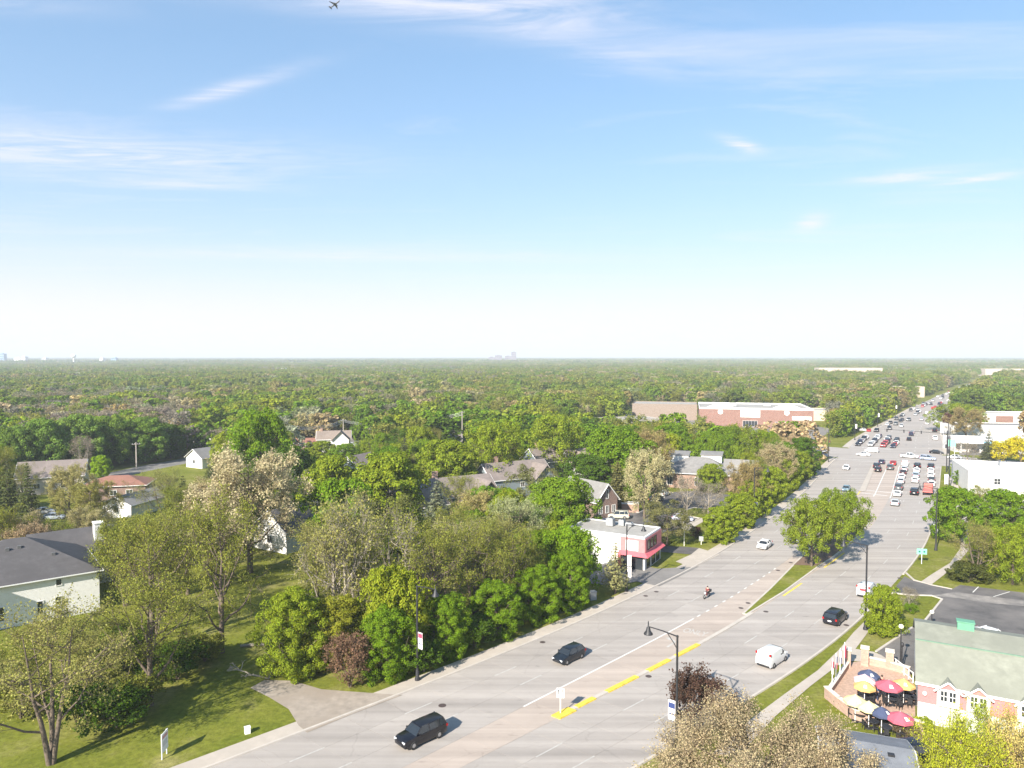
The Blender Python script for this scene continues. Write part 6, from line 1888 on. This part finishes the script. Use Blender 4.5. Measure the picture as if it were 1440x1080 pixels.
MB().box((0, 0, .28), (.5, .45, .56)).build('cabinet', WHITE, ub); MB().box((0, 0, .59), (.56, .51, .06)).build('lid', TRIM, ub)
ub = empty('utility_box', P(833, 843), R_(20)); tag(ub, 'pale utility box at the foot of roadside maples near the shop', 'utility box')
MB().box((0, 0, .6), (1.0, .8, 1.2)).build('cabinet', GREY_METAL, ub); MB().box((0, 0, 1.24), (1.1, .9, .08)).build('lid', GREY_METAL, ub)


def upole(label, u, vb, vt):
    b = P(u, vb); h = h_at(b.y, vt)
    e = empty('utility_pole', b, R_(40)); tag(e, label, 'utility pole', 'wooden utility poles')
    WD = mat('weathered_pole', (.42, .37, .32), .9, .15, 3)
    MB().tube([(0, 0, 0), (0, 0, h)], [.2, .14], 8).build('pole', WD, e)
    MB().box((0, 0, h - .6), (2.4, .14, .16)).build('crossarm', WD, e)
    for x in (-1.05, -.4, .4, 1.05): MB().lathe([(.05, 0), (.07, .1), (.03, .22)], 8, (x, 0, h - .5)).build('insulator', WHITE, e)
    return b, h
PL = [upole('utility pole on the verge of the residential street', 192, 660, 622), upole('utility pole right of the white gabled house', 251, 735, 702), upole('utility pole left of the white farmhouse', 415, 640, 598),
      upole('utility pole behind the white farmhouse', 483, 622, 589), upole('utility pole between the white farmhouse and white cottage', 544, 618, 594), upole('tallest utility pole beside the white cottage', 650, 625, 578), upole('pale pole in the yard of the taupe-roofed house', 111, 752, 718)]


def wire(label, p, q_, sag=1.2, n=3):
    e = empty('power_line', p[0]); tag(e, label, 'power line', 'overhead wires')
    for k in range(n):
        A_ = p[0] + Vector((.3 * k, .3 * k, p[1] - .5 - .5 * k)); B_ = q_[0] + Vector((.3 * k, .3 * k, q_[1] - .5 - .5 * k))
        pts = []
        for i in range(15):
            t = i / 14; pt = A_.lerp(B_, t); pt.z -= sag * 4 * t * (1 - t); pts.append(pt - p[0])
        MB().tube(pts, .06, 4).build('wire', mat('wire_grey', (.55, .54, .52), .5, .1, 1), e)
wire('overhead wires between the poles left and behind the white farmhouse', PL[2], PL[3])
wire('overhead wires between the pole behind the farmhouse and the next pole right', PL[3], PL[4], .6)
wire('overhead wires rising to the tallest utility pole', PL[4], PL[5], 1.0)

# fallen branches on the lawn
fb = empty('fallen_branch', P(378, 955)); tag(fb, 'bare grey fallen branch lying at the end of the gravel drive', 'branch')
rg = random.Random(2); mbb = MB()
def fork(p, d, l, r, k):
    q_ = p + d * l; mbb.tube([p, (p + q_) / 2 + Vector((rg.uniform(-.1, .1), rg.uniform(-.1, .1), rg.uniform(0, .15))), q_], [r, r * .85, r * .6], 5)
    if k:
        for _ in range(3):
            nd = (d + Vector((rg.uniform(-.9, .9), rg.uniform(-.9, .9), rg.uniform(-.25, .35)))).normalized(); nd.z = max(nd.z, -.2 if q_.z > .6 else 0.02)
            fork(q_, nd, l * .66, r * .6, k - 1)
fork(Vector((0, 0, .1)), Vector((-.75, -.4, .35)).normalized(), 2.0, .14, 3); fork(Vector((0, 0, .1)), Vector((.2, .5, .8)).normalized(), 1.6, .13, 2)
mbb.build('limb', BARK_PALE, fb)
lg = MB().tube([(-1.6, 0, .16), (0, .05, .2), (1.7, -.05, .15)], [.16, .18, .13], 8).build('fallen_log', BARK_PALE); lg.location = P(357, 909); lg.rotation_euler = (0, 0, .15)
tag(lg, 'pale fallen log at the edge of the shaded lawn', 'log')

# wire fence by the court
fe = empty('court_fence', P(60, 750)); tag(fe, 'thin black fence along the court and grass on the left', 'fence')
pts = [P(20, 748), P(60, 750), P(100, 742), P(118, 738)]
for i in range(len(pts) - 1):
    for k in range(4):
        q_ = pts[i].lerp(pts[i + 1], k / 4) - fe.location
        MB().tube([q_, q_ + Vector((0, 0, 2.6))], .05, 5).build('post', BLACK, fe)
    for z in (.15, 1.3, 2.5): MB().tube([pts[i] - fe.location + Vector((0, 0, z)), pts[i + 1] - fe.location + Vector((0, 0, z))], .025, 4).build('rail', BLACK, fe)

# ------------------------------------------------------------------ restaurant patio
PA = [P(1161, 981), P(1180, 997), P(1203, 1014), P(1240, 1021), P(1299, 1032)]
flat_poly('patio_paving', pix((1163, 979), (1203, 1012), (1240, 1019), (1296, 1030), (1287, 1012), (1287, 985), (1280, 947), (1262, 938), (1215, 930), (1190, 933), (1182, 945)), .07, PAVERS)
BW = mat('patio_brick', (.50, .31, .23), .9, .15, 1.5, mode='brick'); CAPM = mat('limestone_cap', (.62, .55, .47), .85, .1, 2)


def wall_run(name, label, pts, h, m, cap=True, th=.32):
    e = empty(name, pts[0]); tag(e, label, 'wall')
    for i in range(len(pts) - 1):
        d = (pts[i + 1] - pts[i]); l = d.length; c = (pts[i] + pts[i + 1]) / 2 - pts[0]; rz = math.atan2(d.y, d.x)
        MB().box((c.x, c.y, h / 2), (l + (.0 if i else .0), th, h), rz).build('brickwork', m, e)
        if cap: MB().box((c.x, c.y, h + .05), (l + .1, th + .12, .1), rz).build('cap', CAPM, e)
    return e
wall_run('patio_wall', 'low brick wall with pale cap around the front of the patio', PA, 1.15, BW)
wall_run('patio_wall', 'low brick wall at the back of the patio between brick pillars', [P(1217, 934), P(1252, 942), P(1279, 950)], .9, BW)
wall_run('planter_wall', 'brick planter wall beside the flags at the patio entrance', [P(1166, 978), P(1180, 958), P(1193, 938)], .7, BW)
for u, v, la in ((1191, 938, 'brick pillar beside the flags at the patio entrance'), (1216, 936, 'brick pillar right of the patio entrance path'), (1251, 941, 'brick pillar with white cap on the back patio wall')):
    e = empty('brick_pillar', P(u, v), rr_); tag(e, la, 'pillar', 'patio pillars')
    MB().box((0, 0, 1.05), (.8, .8, 2.1)).build('brickwork', BW, e); MB().box((0, 0, 2.16), (.94, .94, .14)).build('cap', CAPM, e)
rl = empty('white_railing', P(1262, 938)); tag(rl, 'white diagonal railing between the pillar and the restaurant', 'railing')
a0, a1 = P(1254, 936) - rl.location, P(1284, 960) - rl.location
MB().tube([a0 + Vector((0, 0, 1.1)), a1 + Vector((0, 0, 1.1))], .06, 5).build('top_rail', WHITE, rl); MB().tube([a0 + Vector((0, 0, .3)), a1 + Vector((0, 0, .3))], .05, 5).build('lower_rail', WHITE, rl)
for k in range(6): q_ = a0.lerp(a1, k / 5); MB().tube([q_, q_ + Vector((0, 0, 1.15))], .06, 5).build('post', WHITE, rl)
# flags
for i, (u, v, c1, c2, la) in enumerate(((1170, 972, RED_P, BANNER, 'red and white flag at the front end of the patio planter'), (1175, 964, NAVY_P, RED_P, 'navy and red flag second along the patio planter'), (1181, 956, BANNER, NAVY_P, 'pale and navy flag third along the patio planter'), (1187, 947, RED_P, RED_P, 'crimson flag nearest the patio entrance pillar'))):
    e = empty('flag', P(u, v), R_(55)); tag(e, la, 'flag', 'flags at the patio')
    MB().tube([(0, 0, 0), (0, 0, 3.6)], .04, 6).build('pole', WHITE, e)
    for z, m_ in ((2.9, c1), (2.2, c2)):
        vs_ = []; fs_ = []
        for k in range(7):
            x = .06 + k * .09; y = .10 * math.sin(k * 1.3 + i)
            vs_ += [(x, y, z - .35 - .05 * k), (x, y, z + .35 - .05 * k), (x, y + .015, z - .35 - .05 * k), (x, y + .015, z + .35 - .05 * k)]
        for k in range(6):
            j = 4 * k; fs_ += [(j, j + 4, j + 5, j + 1), (j + 2, j + 3, j + 7, j + 6), (j + 1, j + 5, j + 7, j + 3), (j, j + 2, j + 6, j + 4)]
        MB().add(vs_, fs_).build('cloth', m_, e)


def umbrella(label, u, v, col, r=1.75, zt=2.7, tilt=0.0):
    r *= .62
    """(u, v) is the middle of the canopy."""
    p = P(u, v, 2.45); e = empty('patio_umbrella', (p.x, p.y, .07), random.uniform(0, 1)); tag(e, label, 'umbrella', 'patio umbrellas')
    MB().lathe([(.001, .12), (.3, .1), (.32, 0)], 12).build('base', BLACK, e)
    MB().tube([(0, 0, 0), (0, 0, zt)], .035, 6).build('pole', WHITE, e)
    vs_ = [(0, 0, zt)]; n = 8
    for k in range(n):
        a = 2 * math.pi * k / n; vs_.append((r * math.cos(a), r * math.sin(a), zt - .62))
    for k in range(n):
        a = 2 * math.pi * k / n; vs_.append((r * 1.005 * math.cos(a), r * 1.005 * math.sin(a), zt - .82))
    fs_ = [(0, 1 + k, 1 + (k + 1) % n) for k in range(n)] + [(1 + k, 9 + k, 9 + (k + 1) % n, 1 + (k + 1) % n) for k in range(n)]
    c = MB().add(vs_, fs_).build('canopy', col, e)
    for k in (5, 7):
        a0_, a1_ = 2 * math.pi * (k + .25) / n, 2 * math.pi * (k + .75) / n
        q4 = [(r * s_ * math.cos(a_), r * s_ * math.sin(a_), zt - .62 * s_ * 1.02 + .02 + .03) for s_, a_ in ((.5, a0_), (.5, a1_), (.8, a1_), (.8, a0_))]
        MB().add(q4, [(0, 1, 2, 3)]).build('print', WHITE, c)
    return p
def cloth(n_, c): return mat(n_, c, .8, .06, 2)
UN, UR, UO, UY = cloth('canvas_navy', (.055, .07, .13)), cloth('canvas_crimson', (.48, .10, .14)), cloth('canvas_orange', (.66, .38, .14)), cloth('canvas_yellow', (.74, .63, .30))
UMB = [umbrella('navy patio umbrella nearest the entrance pillar', 1222, 945, UN), umbrella('pale pink patio umbrella behind the orange umbrella', 1216, 952, cloth('canvas_pale', (.66, .45, .45))), umbrella('orange patio umbrella beside the entrance path', 1216, 961, UO),
       umbrella('large crimson patio umbrella in the middle of the patio', 1250, 960, UR, 2.1), umbrella('orange patio umbrella near the restaurant wall', 1271, 958, UO), umbrella('yellow patio umbrella near the brick front wall', 1203, 981, UY, 1.8),
       umbrella('second yellow patio umbrella towards the navy one', 1222, 990, UY, 1.7), umbrella('navy patio umbrella at the front wall', 1240, 998, UN, 1.5), umbrella('crimson patio umbrella in the front right corner', 1266, 1005, UR, 2.0)]


def chair(loc, rz, label):
    e = empty('patio_chair', loc, rz); tag(e, label, 'chair', 'patio chairs')
    MB().box((0, 0, .45), (.42, .42, .05)).build('seat', BLACK, e); MB().box((0, -.2, .72), (.42, .04, .45)).build('backrest', BLACK, e)
    for x in (-.18, .18):
        for y in (-.18, .18): MB().box((x, y, .22), (.04, .04, .44)).build('leg', BLACK, e)


def table(loc, label):
    e = empty('patio_table', loc); tag(e, label, 'table', 'patio tables')
    MB().lathe([(.001, .76), (.55, .76), (.56, .72), (.001, .70)], 12).build('top', BLACK, e); MB().tube([(0, 0, 0), (0, 0, .72)], .04, 6).build('stem', BLACK, e); MB().lathe([(.3, 0), (.28, .05), (.001, .08)], 10).build('foot', BLACK, e)
tabs = [(p.x, p.y, 'under the ' + n_) for p, n_ in zip(UMB, ('navy umbrella by the entrance', 'pale pink umbrella', 'orange umbrella by the path', 'large crimson umbrella', 'orange umbrella by the restaurant', 'front yellow umbrella', 'second yellow umbrella', 'front navy umbrella', 'corner crimson umbrella'))]
for u, v, n_ in ((1250, 989, 'in the open middle of the patio'), (1270, 975, 'in the sun below the orange umbrella'), (1283, 992, 'against the restaurant wall')):
    q_ = P(u, v); tabs.append((q_.x, q_.y, n_))
for i, (x, y, n_) in enumerate(tabs):
    table((x + .45, y, .07), 'black round patio table ' + n_)
    for k in range(4 if i > 8 else 3):
        a = k * math.pi / 2 + .4 + i
        chair((x + .45 + .85 * math.cos(a), y + .85 * math.sin(a), .07), a + math.pi / 2, f'{ordn(k)} black patio chair round the table {n_}')
SH_W, SH_B, SH_R = mat('shirt_white', (.7, .7, .7), .8, .05, 3), mat('shirt_blue', (.06, .09, .18), .8, .05, 3), mat('shirt_red', (.4, .06, .06), .8, .05, 3)
JEANS = mat('jeans', (.03, .04, .08), .8, .1, 3)
def pz(u, v): q_ = P(u, v); return (q_.x, q_.y, .07)
person('person in a white shirt seated beside the orange umbrella pole', pz(1223, 981), 2.6, SH_W, JEANS, seated=True, group='patio guests')
person('person in dark blue standing in the middle of the patio', pz(1234, 987), 1.0, SH_B, JEANS, group='patio guests')
person('person in red standing beside the large crimson umbrella', pz(1240, 973), .3, SH_R, JEANS, group='patio guests')
person('person in grey seated by the front brick wall', pz(1205, 999), .6, mat('shirt_grey', (.4, .4, .42), .8, .05, 3), JEANS, seated=True, group='patio guests')
person('person in white seated near the restaurant wall', pz(1281, 984), 3.6, SH_W, JEANS, seated=True, group='patio guests')

# ------------------------------------------------------------------ airliner overhead
D = 1750
az_, el_ = (471 - 720) / F, (540 - 6) / F
dirv = Vector((az_, CP + SP * el_, -SP + CP * el_))
pl = empty('airplane', Vector((0, 0, CAM_H)) + dirv * D); tag(pl, 'dark airliner silhouette climbing high in the sky', 'airplane')
pl.rotation_euler = (R_(10), R_(24), R_(158)); pl.scale = (.92, .92, .92)
PM = mat('aircraft_skin', (.13, .14, .17), .5, .05, .5)
MB().lathe([(.01, -18), (.9, -16.5), (1.9, -13), (2.0, 0), (2.0, 8), (1.2, 15), (.2, 19)], 14).build('fuselage', PM, pl, 60)
f = pl.children[0]; f.rotation_euler = (0, math.pi / 2, 0)
for s in (-1, 1):
    MB().loft([[(x0_, s * y, z - t_), (x1_, s * y, z - t_), (x1_, s * y, z + t_), (x0_, s * y, z + t_)] for y, x0_, x1_, z, t_ in ((1.2, -4.5, 3, -.9, .45), (8, -.5, 3.6, -.3, .25), (17, 4.2, 6.0, .6, .1))]).build('wing', PM, pl)
    MB().loft([[(x0_, s * y, .5 - .1), (x1_, s * y, .5 - .1), (x1_, s * y, .6), (x0_, s * y, .6)] for y, x0_, x1_ in ((.5, 13, 17), (6.2, 16, 18))]).build('tailplane', PM, pl)
    o = MB().lathe([(.8, -2), (1.05, -1), (1.0, 1), (.6, 2.2)], 12).build('engine', PM, pl, 60); o.location = (-1.6, s * 6, -1.9); o.rotation_euler = (0, math.pi / 2, 0)
MB().loft([[(x0_, -.15, z), (x1_, -.15, z), (x1_, .15, z), (x0_, .15, z)] for z, x0_, x1_ in ((1.2, 12, 17.5), (7, 16.5, 19))]).build('tail_fin', PM, pl)
# ------------------------------------------------------------------ the remaining woods
from mathutils import noise as mnoise
rf = random.Random(11)
def nz(x, y, s, o=0.0): return mnoise.noise(Vector((x * s + o, y * s - o, o)))


# what the photograph keeps open: outlines on plan (lawns, lots, drives) and sight lines to things seen
def in_poly(x, y, pts):
    r = False; n = len(pts); j = n - 1
    for i in range(n):
        xi, yi, xj, yj = pts[i][0], pts[i][1], pts[j][0], pts[j][1]
        if (yi > y) != (yj > y) and x < (xj - xi) * (y - yi) / (yj - yi) + xi: r = not r
        j = i
    return r


OPEN = [pix((300, 935), (330, 800), (415, 790), (420, 850), (370, 925), (400, 1000), (430, 1035), (200, 1110), (-60, 1110), (60, 1060), (230, 990)),
        pix((838, 729), (862, 712), (940, 688), (1045, 692), (1030, 740), (985, 775), (1010, 790), (925, 830), (798, 828), (798, 748)),
        pix((-30, 712), (60, 722), (125, 738), (118, 772), (60, 800), (-30, 810))]
# sight lines: (u0, u1, v_bottom_of_view, depth): trees nearer than depth must stay below that line
SIGHT = [(-10, 140, 836, 100), (48, 98, 640, 215), (135, 205, 656, 208), (155, 232, 680, 190), (276, 302, 634, 255), (445, 515, 604, 300), (415, 450, 616, 300), (498, 522, 622, 310), (598, 652, 672, 185), (700, 748, 640, 210), (786, 834, 628, 240), (838, 868, 684, 162),
         (810, 1000, 690, 178), (930, 1042, 638, 215), (998, 1162, 572, 460, 20), (880, 975, 571, 500, 10), (635, 660, 622, 300), (755, 800, 640, 250), (590, 640, 702, 165), (400, 450, 690, 160), (510, 535, 690, 175),
         (1340, 1440, 585, 480), (1170, 1200, 618, 330), (170, 275, 645, 270), (332, 420, 798, 112)]


def blocked(x, y, h, r):
    if any(in_poly(x, y, o) for o in OPEN): return True
    a, b = ab(x, y)
    if a > -40:
        bl, br = bL(a), bR(a)
        if bl - 5 - r * .5 < b < br + 4 + r * .5: return True
        if 262 - r * .4 < a < 306 + r * .4 and -330 < b < 220: return True
        if b > br and a < 190: return True
        if 312 < a < 380 and -200 < b < -100 and rf.random() < .75: return True
        if b > br and 190 < a < 330 and b < br + 75: return True
    for n_, lx, ly, lr in LAND:
        if (x - lx) ** 2 + (y - ly) ** 2 < (lr + r * .55) ** 2: return True
    u, vt = proj(x, y, h)
    wpx = r * F / y
    for u0, u1, v0, dep, *mg in SIGHT:
        if y < dep and u + wpx * .75 > u0 and u - wpx * .75 < u1 and vt < v0 + (mg[0] if mg else 34) and proj(x, y, 0)[1] > v0: return True
    return False


SPECIES = [  # (kinds, colour, look, name)
    (('maple0', 'maple1', 'maple3'), GREEN, 'dense green', 'maple_tree'), (('maple1', 'locust1', 'maple3'), GREEN_Y, 'yellow-green', 'locust_tree'), (('sparse0', 'sparse1', 'sparse3'), OLIVE, 'airy olive', 'elm_tree'),
    (('tan0', 'tan1'), TANC, 'tan budding', 'oak_tree'), (('bare0', 'bare1'), TWIG, 'nearly bare', 'ash_tree'), (('tan0', 'maple1'), TAN_O, 'orange-tan', 'oak_tree'), (('spruce0', 'spruce1'), SPR, 'dark conical', 'spruce_tree'),
    (('maple1', 'pine0'), GREEN_D, 'dark green', 'maple_tree'), (('sparse1', 'sparse3'), SILVER, 'silvery green', 'willow_tree')]


def species(x, y):
    u, v = proj(x, y, 11)
    if y < 130 and u < 480: return rf.choice((2, 2, 2, 4, 3))
    k = 4.5 if y > 330 else 3.0
    w = [2.0 + k * nz(x, y, .012, 3), 2.2 + k * nz(x, y, .010, 9), 2.6 + k * nz(x, y, .009, 15), .25 + k * nz(x, y, .009, 21), .25 + k * nz(x, y, .007, 33), .1 + k * nz(x, y, .008, 47) - .5, .42, .8 + k * nz(x, y, .01, 61), .15]
    if 0 <= u < 270 and 548 < v < 592: w[4] += 9; w[3] += 1
    if 560 < u < 690 and 535 < v < 572: w[5] += 3
    if 380 < u < 450 and 575 < v < 600: w[8] += 9
    if 900 < u < 1100 and 540 < v < 562: w[4] += 3
    if v < 540: w[2] += 1.5
    w = [max(.02, t) for t in w]
    return rf.choices(range(len(SPECIES)), w)[0]


def jit(c, k=.14):
    j = rf.uniform(1 - k, 1 + k); return (c[0] * j * rf.uniform(.92, 1.1), c[1] * j, c[2] * j * rf.uniform(.85, 1.2))


# dart-throwing on a loose grid, nearest first
cells = {}
def near_any(x, y, r):
    cx, cy = int(x // 12), int(y // 12)
    for i in (-1, 0, 1):
        for j in (-1, 0, 1):
            for (px_, py_, pr) in cells.get((cx + i, cy + j), ()):
                if (px_ - x) ** 2 + (py_ - y) ** 2 < (.60 * (pr + r)) ** 2: return True
    return False
def occupy(x, y, r): cells.setdefault((int(x // 12), int(y // 12)), []).append((x, y, r))
for x, y, e, r, h in TREES: occupy(x, y, r * .8)

cand = []
y = 84.0
while y < 560:
    st = 5.6 if y < 300 else 6.8
    half = y * .78 + 14
    x = -half
    while x < half:
        cand.append((x + rf.uniform(-2.5, 2.5), y + rf.uniform(-2.5, 2.5))); x += st
    y += st
for a in np.arange(306, 900, 8.5):
    if a < 560:
        q_ = Q(a, bL(a) - 9.5 + rf.uniform(-1, 1)); cand.append((q_.x, q_.y))
    if a > 352 and a < 560: q_ = Q(a, bR(a) + 9.5 + rf.uniform(-1, 1)); cand.append((q_.x, q_.y))
cand.sort(key=lambda c: c[1])
N_IND = 300 - len([1 for t in TREES if t[2].get('category') == 'tree'])
fill = []; far_pts = []
for x, y in cand:
    h = rf.uniform(8.5, 14.5) + 2.0 * nz(x, y, .02, 5)
    if 95 < y < 200: h *= .92
    r = h * rf.uniform(.30, .42)
    if near_any(x, y, r) or blocked(x, y, h, r): continue
    u, v = proj(x, y, h)
    if not (-60 < u < 1500): continue
    occupy(x, y, r)
    sp = species(x, y)
    fill.append((x, y, h, r, sp))
keep = fill[:N_IND]; rest_pts = fill[N_IND:]
# labels: kind of tree, nearest landmark, order from the left
lab = {}
for x, y, h, r, sp in keep:
    lm = min(LAND, key=lambda l: (l[1] - x) ** 2 + (l[2] - y) ** 2)[0]
    lab.setdefault((sp, lm), []).append((proj(x, y, h * .6)[0], x, y, h, r))
for (sp, lm), lst in lab.items():
    lst.sort()
    kinds, col, look, nm = SPECIES[sp]
    for i, (u, x, y, h, r) in enumerate(lst):
        if len(lst) == 1: la = f'only {look} tree close around the {lm}'
        else: la = f'{ordn(i)} from left of the {look} trees around the {lm}'
        w = 2 * r * (.55 if 'spruce' in kinds[0] else 1.08)
        put_tree(rf.choice(kinds), x, y, h, w, jit(col), nm, la, group='trees in the wooded neighbourhood')

# woods beyond: one mass, low crowns set out by geometry nodes
def low_proto(name, meshes):
    w, c, R = meshes
    c.materials.append(LEAF_FAR)
    return c
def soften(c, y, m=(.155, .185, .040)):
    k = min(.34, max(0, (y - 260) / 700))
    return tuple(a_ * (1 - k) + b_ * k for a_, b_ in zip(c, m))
protos = []
pcol = bpy.data.collections.new('woods_crowns')
def addp(me, nm):
    o = bpy.data.objects.new(nm, me); pcol.objects.link(o); protos.append(o)
for i, (shp, R, s) in enumerate((('round', 4.0, 81), ('oval', 3.5, 82), ('spread', 4.4, 83), ('round', 3.7, 84))):
    addp(low_proto('far', grow(s, shp, R, .06, 8, 3, 0, fillpts=40, nleaf=2200, lsize=.42, clump=1.1, mode='clump', low=True, twig=False, name='far')), 'a%d' % i)
for i, (shp, R, s) in enumerate((('vase', 3.7, 85), ('oval', 3.6, 86))):
    addp(low_proto('far', grow(s, shp, R, .12, 12, 6, 4, nleaf=1700, lsize=.30, asp=.5, clump=1.3, mode='twig', low=True, twig=False, name='far')), 'b%d' % i)
w_, c_2, R2 = grow_spruce(87, 2.3, 12, lsize=.5, dens=.35, low=True); c_2.materials.append(LEAF_FAR); addp(c_2, 'c0')
# stands of several crowns for the far distance
def stand(seed, n, spread, nl, ls):
    rg = np.random.default_rng(seed); V = []; 
    for k in range(n):
        cx, cy = rg.uniform(-spread, spread, 2); h = rg.uniform(7.5, 11.5); r = rg.uniform(3.2, 5.0)
        d = unit(rg.normal(size=(nl, 3)) + np.array([0, 0, .5])); d[:, 2] = np.abs(d[:, 2]) * 1.0 - .25 * (rg.random(nl) < .3)
        bumps = 1 + .18 * np.sin(d[:, 0] * 7 + k) * np.cos(d[:, 1] * 6 + 2 * k)
        C = np.array([cx, cy, h * .45]) + d * np.array([r, r, h * .55]) * (rg.uniform(.82, 1.03, nl) * bumps)[:, None]
        v, f = leaves(C, d + np.array([0, 0, .3]), ls, .8, rg, .55); V.append(v)
    V = np.concatenate(V); return np_mesh('stand', V, np.arange(len(V)).reshape(-1, 4), None)
for i in range(4):
    me = stand(91 + i, 11, 16, 420, .62); me.materials.append(LEAF_FAR); addp(me, 'd%d' % i)
for i in range(3):
    me = stand(96 + i, 16, 42, 300, 1.25); me.materials.append(LEAF_FAR); addp(me, 'e%d' % i)

pts = []   # x, y, z, kind, sx, sz, rot, colour
KMAP = {0: (0, 1, 3), 1: (0, 2, 3), 2: (4, 5), 3: (5, 2), 4: (4, 5), 5: (0, 2), 6: (6,), 7: (0, 1), 8: (4, 2)}
for x, y, h, r, sp in rest_pts:
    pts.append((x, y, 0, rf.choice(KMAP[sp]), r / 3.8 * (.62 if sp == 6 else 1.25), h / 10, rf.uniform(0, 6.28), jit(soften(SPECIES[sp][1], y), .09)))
def scatter(y0, y1, st, kinds, sc, hmin, hmax, sidepad, cellcol=True):
    y = y0
    while y < y1:
        half = y * .76 + 60; x = -half
        while x < half:
            px_, py_ = x + rf.uniform(-.45, .45) * st, y + rf.uniform(-.45, .45) * st
            a, b = ab(px_, py_); x += st
            if a < 2200 and bL(a) - sidepad < b < bR(a) + sidepad: continue
            h = rf.uniform(hmin, hmax); 
            if any((px_ - lx) ** 2 + (py_ - ly) ** 2 < (lr + 8) ** 2 for n_, lx, ly, lr in LAND if ly > 300): continue
            u, vt = proj(px_, py_, h); wp = 9 * sc * F / py_
            if any(py_ < dep and u + wp > u0 and u - wp < u1 and vt < v0 + 12 for u0, u1, v0, dep, *mg in SIGHT): continue
            if nz(px_, py_, .0031, 71) > .52: continue          # fields and clearings
            sp = species(px_, py_)
            if sp == 6: sp = 7
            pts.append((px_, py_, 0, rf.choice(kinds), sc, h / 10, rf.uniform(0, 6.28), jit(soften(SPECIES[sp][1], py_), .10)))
        y += st
scatter(560, 1000, 9.5, (0, 1, 2, 3, 4, 5), 1.5, 9, 16, 10)
scatter(1000, 2600, 24, (7, 8, 9, 10), 1.0, 10, 15, 19)
scatter(2600, 9500, 64, (11, 12, 13), 1.0, 9, 19, 60)
me = bpy.data.meshes.new('woods')
me.from_pydata([p[:3] for p in pts], [], [])
def attr(n, t, vals):
    a_ = me.attributes.new(n, t, 'POINT'); f = {'INT': 'value', 'FLOAT_VECTOR': 'vector', 'FLOAT_COLOR': 'color'}[t]
    a_.data.foreach_set(f, np.array(vals, dtype=np.int32 if t == 'INT' else np.float32).ravel())
attr('kind_index', 'INT', [p[3] for p in pts])
attr('size', 'FLOAT_VECTOR', [(p[4], p[4], p[5]) for p in pts])
attr('turn', 'FLOAT_VECTOR', [(0, 0, p[6]) for p in pts])
attr('tcol', 'FLOAT_COLOR', [(*p[7], 1) for p in pts])
wo = link(bpy.data.objects.new('woods', me)); wo['kind'] = 'stuff'; wo['label'] = 'distant mixed spring woodland reaching the horizon'
ng = bpy.data.node_groups.new('woods', 'GeometryNodeTree')
ng.interface.new_socket('Geometry', in_out='INPUT', socket_type='NodeSocketGeometry'); ng.interface.new_socket('Geometry', in_out='OUTPUT', socket_type='NodeSocketGeometry')
gi, go_ = ng.nodes.new('NodeGroupInput'), ng.nodes.new('NodeGroupOutput')
ci = ng.nodes.new('GeometryNodeCollectionInfo'); ci.inputs['Collection'].default_value = pcol; ci.inputs['Separate Children'].default_value = True; ci.inputs['Reset Children'].default_value = True
ip = ng.nodes.new('GeometryNodeInstanceOnPoints'); ip.inputs['Pick Instance'].default_value = True
def na(n, t):
    a_ = ng.nodes.new('GeometryNodeInputNamedAttribute'); a_.data_type = t; a_.inputs[0].default_value = n; return a_.outputs[0]
lk = ng.links.new
lk(gi.outputs[0], ip.inputs['Points']); lk(ci.outputs[0], ip.inputs['Instance'])
lk(na('kind_index', 'INT'), ip.inputs['Instance Index'])
e2r = ng.nodes.new('FunctionNodeEulerToRotation'); lk(na('turn', 'FLOAT_VECTOR'), e2r.inputs[0]); lk(e2r.outputs[0], ip.inputs['Rotation'])
lk(na('size', 'FLOAT_VECTOR'), ip.inputs['Scale'])
lk(ip.outputs[0], go_.inputs[0])
md = wo.modifiers.new('woods', 'NODES'); md.node_group = ng
print('woods points', len(pts), 'individual trees', len(TREES), 'cars', len(ALLCARS))

# ------------------------------------------------------------------ haze
hz = MB().box((0, 8200, 74.5), (33400, 17600, 151)).build('haze', None)
hm = bpy.data.materials.new('haze_air'); hm.use_nodes = True; nt = hm.node_tree; nt.nodes.clear()
o_ = N(nt, 'ShaderNodeOutputMaterial'); pv = N(nt, 'ShaderNodeVolumePrincipled')
pv.inputs['Color'].default_value = (.86, .92, 1.0, 1); pv.inputs['Density'].default_value = .0002; pv.inputs['Anisotropy'].default_value = 0.0
nt.links.new(pv.outputs[0], o_.inputs['Volume'])
hz.data.materials.append(hm); hz['kind'] = 'stuff'
